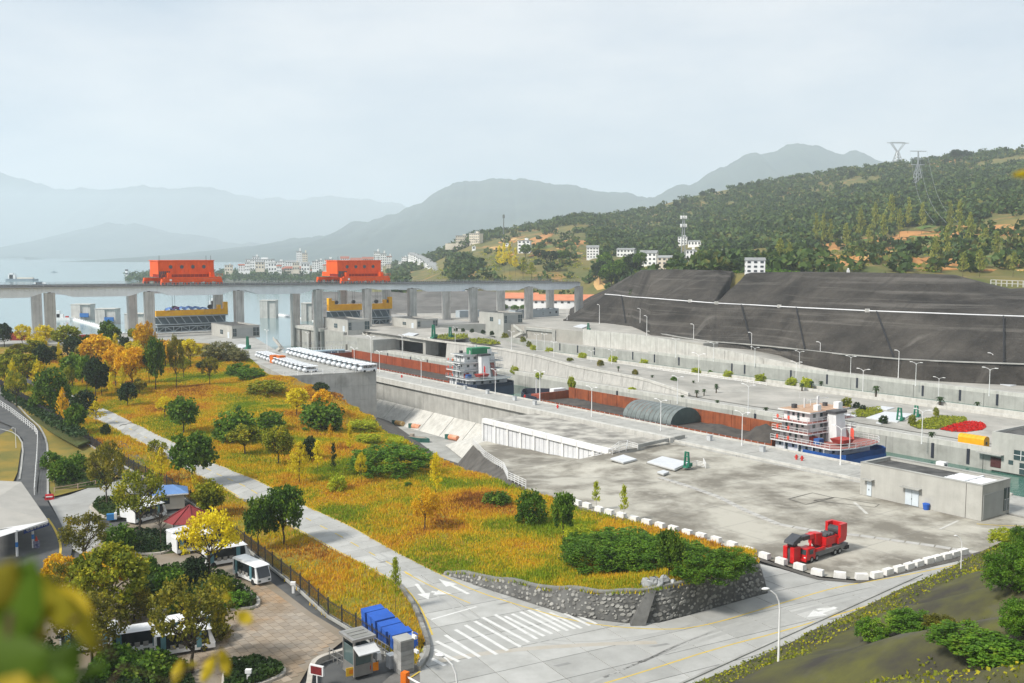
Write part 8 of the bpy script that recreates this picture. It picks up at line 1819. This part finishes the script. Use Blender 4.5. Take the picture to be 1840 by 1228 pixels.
tag(link('weeds', soup('weeds', quad_cloud(np.array(C), .26).reshape(-1,3), 4, LMATS['YG'])), 'patchy weeds on the dark right slope', 'weeds', kind='stuff')
# ------------------------------------------------------------------ meadow grass
def grassmat(name):
    m = bpy.data.materials.new(name); m.use_nodes = True; t = m.node_tree; L = t.links.new; b = t.nodes['Principled BSDF']; b.inputs['Roughness'].default_value = .85; b.inputs['Specular IOR Level'].default_value = .15
    g = nn(t, 'ShaderNodeNewGeometry'); n1 = nn(t, 'ShaderNodeTexNoise'); n1.inputs['Scale'].default_value = .055; n1.inputs['Detail'].default_value = 5; n1.inputs['Roughness'].default_value = .6; L(g.outputs['Position'], n1.inputs['Vector'])
    ad = nn(t, 'ShaderNodeMath', operation='MULTIPLY_ADD'); L(g.outputs['Random Per Island'], ad.inputs[0]); ad.inputs[1].default_value = .16; sb = nn(t, 'ShaderNodeMath', operation='SUBTRACT'); L(n1.outputs['Fac'], sb.inputs[0]); sb.inputs[1].default_value = .08; L(sb.outputs[0], ad.inputs[2])
    r = nn(t, 'ShaderNodeValToRGB'); e = r.color_ramp.elements; e[0].position = .31; e[0].color = (.26,.10,.025,1); e[1].position = .60; e[1].color = (.20,.29,.015,1)
    for p_, c in ((.36,(.56,.25,.04,1)),(.42,(.68,.38,.02,1)),(.49,(.66,.46,.022,1)),(.545,(.44,.41,.02,1))): q = e.new(p_); q.color = c
    L(ad.outputs[0], r.inputs[0]); L(r.outputs[0], b.inputs['Base Color']); tr = nn(t, 'ShaderNodeBsdfTranslucent'); L(r.outputs[0], tr.inputs[0]); ms = nn(t, 'ShaderNodeMixShader'); ms.inputs[0].default_value = .25; L(b.outputs[0], ms.inputs[1]); L(tr.outputs[0], ms.inputs[2]); L(ms.outputs[0], t.nodes['Material Output'].inputs[0])
    return m
GRM = grassmat('meadow_grass')
def grass(poly, zraw, n, label, nb=4, extra=lambda X, Y: 0):
    poly = [(p.x, p.y) for p in poly]; ym = min(p[1] for p in poly)
    X0, X1 = max(-170, min(p[0] for p in poly)), max(p[0] for p in poly); Y0, Y1 = ym, min(330, max(p[1] for p in poly))
    X = RNG.uniform(X0, X1, n*6); Y = Y0+(Y1-Y0)*RNG.random(n*6)**1.35
    k = inside_np(X, Y, poly) & (np.abs(X) < Y*.56+4); X, Y = X[k][:n], Y[k][:n]
    Z = zraw(X, Y)+.35*fbm(X*.12, Y*.12); N = len(X); tall = .22+.5*np.clip(fbm(X*.07+20, Y*.07)+.5, 0, 1); dist = np.clip(Y/150, .7, 2.2)
    V = []
    for b in range(nb):
        a = RNG.uniform(0, 6.283, N); h = tall*RNG.uniform(.5, 1.1, N); w = (.075+.04*RNG.random(N))*dist; lean = RNG.uniform(.1, .6, N)*h; ox, oy = RNG.normal(0,.22,N), RNG.normal(0,.22,N)
        c, s = np.cos(a), np.sin(a); d = RNG.uniform(0, 6.283, N)
        p0 = np.stack([X+ox-c*w, Y+oy-s*w, Z-.05], 1); p1 = np.stack([X+ox+c*w, Y+oy+s*w, Z-.05], 1); p2 = np.stack([X+ox+np.cos(d)*lean, Y+oy+np.sin(d)*lean, Z+h], 1); V.append(np.stack([p0,p1,p2],1))
    V = np.concatenate(V); tag(link('grass', soup('grass', V.reshape(-1,3), 3, GRM)), label, 'grass', kind='stuff')
grass(MA, Zm_raw, 95000, 'orange and golden autumn grass covering the meadow between road and platform'); grass(MBp, Zb_raw, 30000, 'orange autumn grass on the verge left of the concrete road')
# ------------------------------------------------------------------ blurred leaves close to the camera
br_ = thing('leafy_branch', 'out of focus green and yellow leafy branch close to the viewer at the lower left', 'branch', (0,0,0))
LFG = leafmat('near_leaf_green', (.04,.10,.008), (.16,.22,.014), objrand=.3, trans=.5); LFY = leafmat('near_leaf_yellow', (.38,.27,.012), (.55,.42,.02), objrand=.2); LFO = leafmat('near_leaf_olive', (.20,.19,.012), (.40,.30,.02), objrand=.3, trans=.5)
def near(px, py, d): return Vector((0,0,CAMZ))+ray(px, py).normalized()*d
def leaf(px, py, d, ln, wd, ang, m):
    c = near(px, py, d); r = ray(px, py).normalized(); x = Vector((1,0,0)); y = x.cross(r).normalized(); y = -y if y.z < 0 else y
    k = d/FPX; dx = (x*math.cos(R(ang))+y*math.sin(R(ang))); dy = (-x*math.sin(R(ang))+y*math.cos(R(ang))); mb = MB(); rows = []
    for i in range(9):
        q = i/8; w_ = math.sin(math.pi*min(1, q*1.02))**.8*wd*k*.5; cc = dx*(q-.5)*ln*k + r*(.012*math.sin(q*3)); rows.append([tuple(cc-dy*w_+r*.004), tuple(cc-r*.004), tuple(cc+dy*w_+r*.004)])
    o = mb.strip(rows, 0, True).build('leaf', m, br_, c); return o
for q in [(35,1090,.95,230,130,75,LFG),(95,1060,1.0,170,70,-50,LFO),(20,1190,.9,200,140,20,LFG),(115,1195,1.05,150,90,60,LFG),(70,1130,1.0,150,60,80,LFO),(55,1170,1.0,180,50,85,LFY),(160,1110,1.05,150,46,-55,LFO),(10,1040,.95,120,90,60,LFO),(185,1190,1.2,60,30,30,LFG),(95,1215,.95,140,70,10,LFG),(5,1225,.9,150,120,0,LFY),(140,1065,1.1,110,50,-30,LFY),
    (320,1207,1.9,42,20,75,LFY),(375,1200,1.9,54,20,70,LFY),(403,1190,1.9,48,20,-70,LFY),(440,1110,1.8,34,22,-30,LFY),(345,1195,1.9,24,10,0,LFO),(407,1072,1.9,16,11,80,LFY),(45,1030,1.0,90,60,70,LFG),(60,1225,.95,150,80,-10,LFO)]: leaf(q[0]-(12 if q[2] < 1.3 else 0), q[1]+(14 if q[2] < 1.3 else 0), q[2], q[3]*(.8 if q[2] < 1.3 else 1), q[4]*(.72 if q[2] < 1.3 else 1), q[5], q[6])
BRW = mat('twig', (.10,.065,.03))
def twig(pts, r): return MB().tube([near(*p) for p in pts], r, 6).build('twig', BRW, br_)
twig([(-30,1500,.9),(0,1260,.95),(50,1160,1.0),(100,1060,1.02)], .0035); twig([(60,1160,1.0),(140,1110,1.06),(205,1180,1.12)], .002); twig([(30,1500,1.2),(220,1195,1.6),(300,1225,1.85),(390,1175,1.9),(440,1100,1.82)], .0016); twig([(0,1260,.95),(20,1100,.95)], .003)

br_ = thing('leaf_spray', 'single blurred yellow leaf on a twig at the right edge close to the viewer', 'branch', (0,0,0))
leaf(1842,312,2.0,44,12,8,LFY); twig([(1850,290,2.0),(1842,312,2.0)], .001)
REDP = mat('marker_red', (.6,.04,.03))
for i, (x, y) in enumerate([(722,679),(943,716),(1002,734),(1431,826),(1441,828)]):
    t = thing('fire_hydrant', 'small red hydrant on the near lock wall, %s from the left' % ORD[i], 'hydrant', P(x, y, .03), 0, 'red hydrants on the near lock wall'); MB().cyl((0,0,0),(0,0,.75),.22,.2,8).ball((0,0,.8), .24,.24,.18).build('body', REDP, t); MB().cyl((-.38,0,.5),(.38,0,.5),.12,.12,6).build('outlet', REDP, t)
for i, (x, y) in enumerate([(836,700),(876,708),(925,720),(961,728),(1275,792),(1370,812)]):
    t = thing('control_box', 'small grey control box on the near lock wall, %s from the left' % ORD[i], 'control box', P(x, y, .03), LA, 'control boxes on the near lock wall'); MB().box(-.5,-.35,0,.5,.35,1.1).build('cabinet', mat('cabinet_grey', (.52,.54,.55)), t); MB().box(-.55,-.4,1.1,.55,.4,1.2).build('lid', mat('grey_steel', (.42,.44,.46)), t)
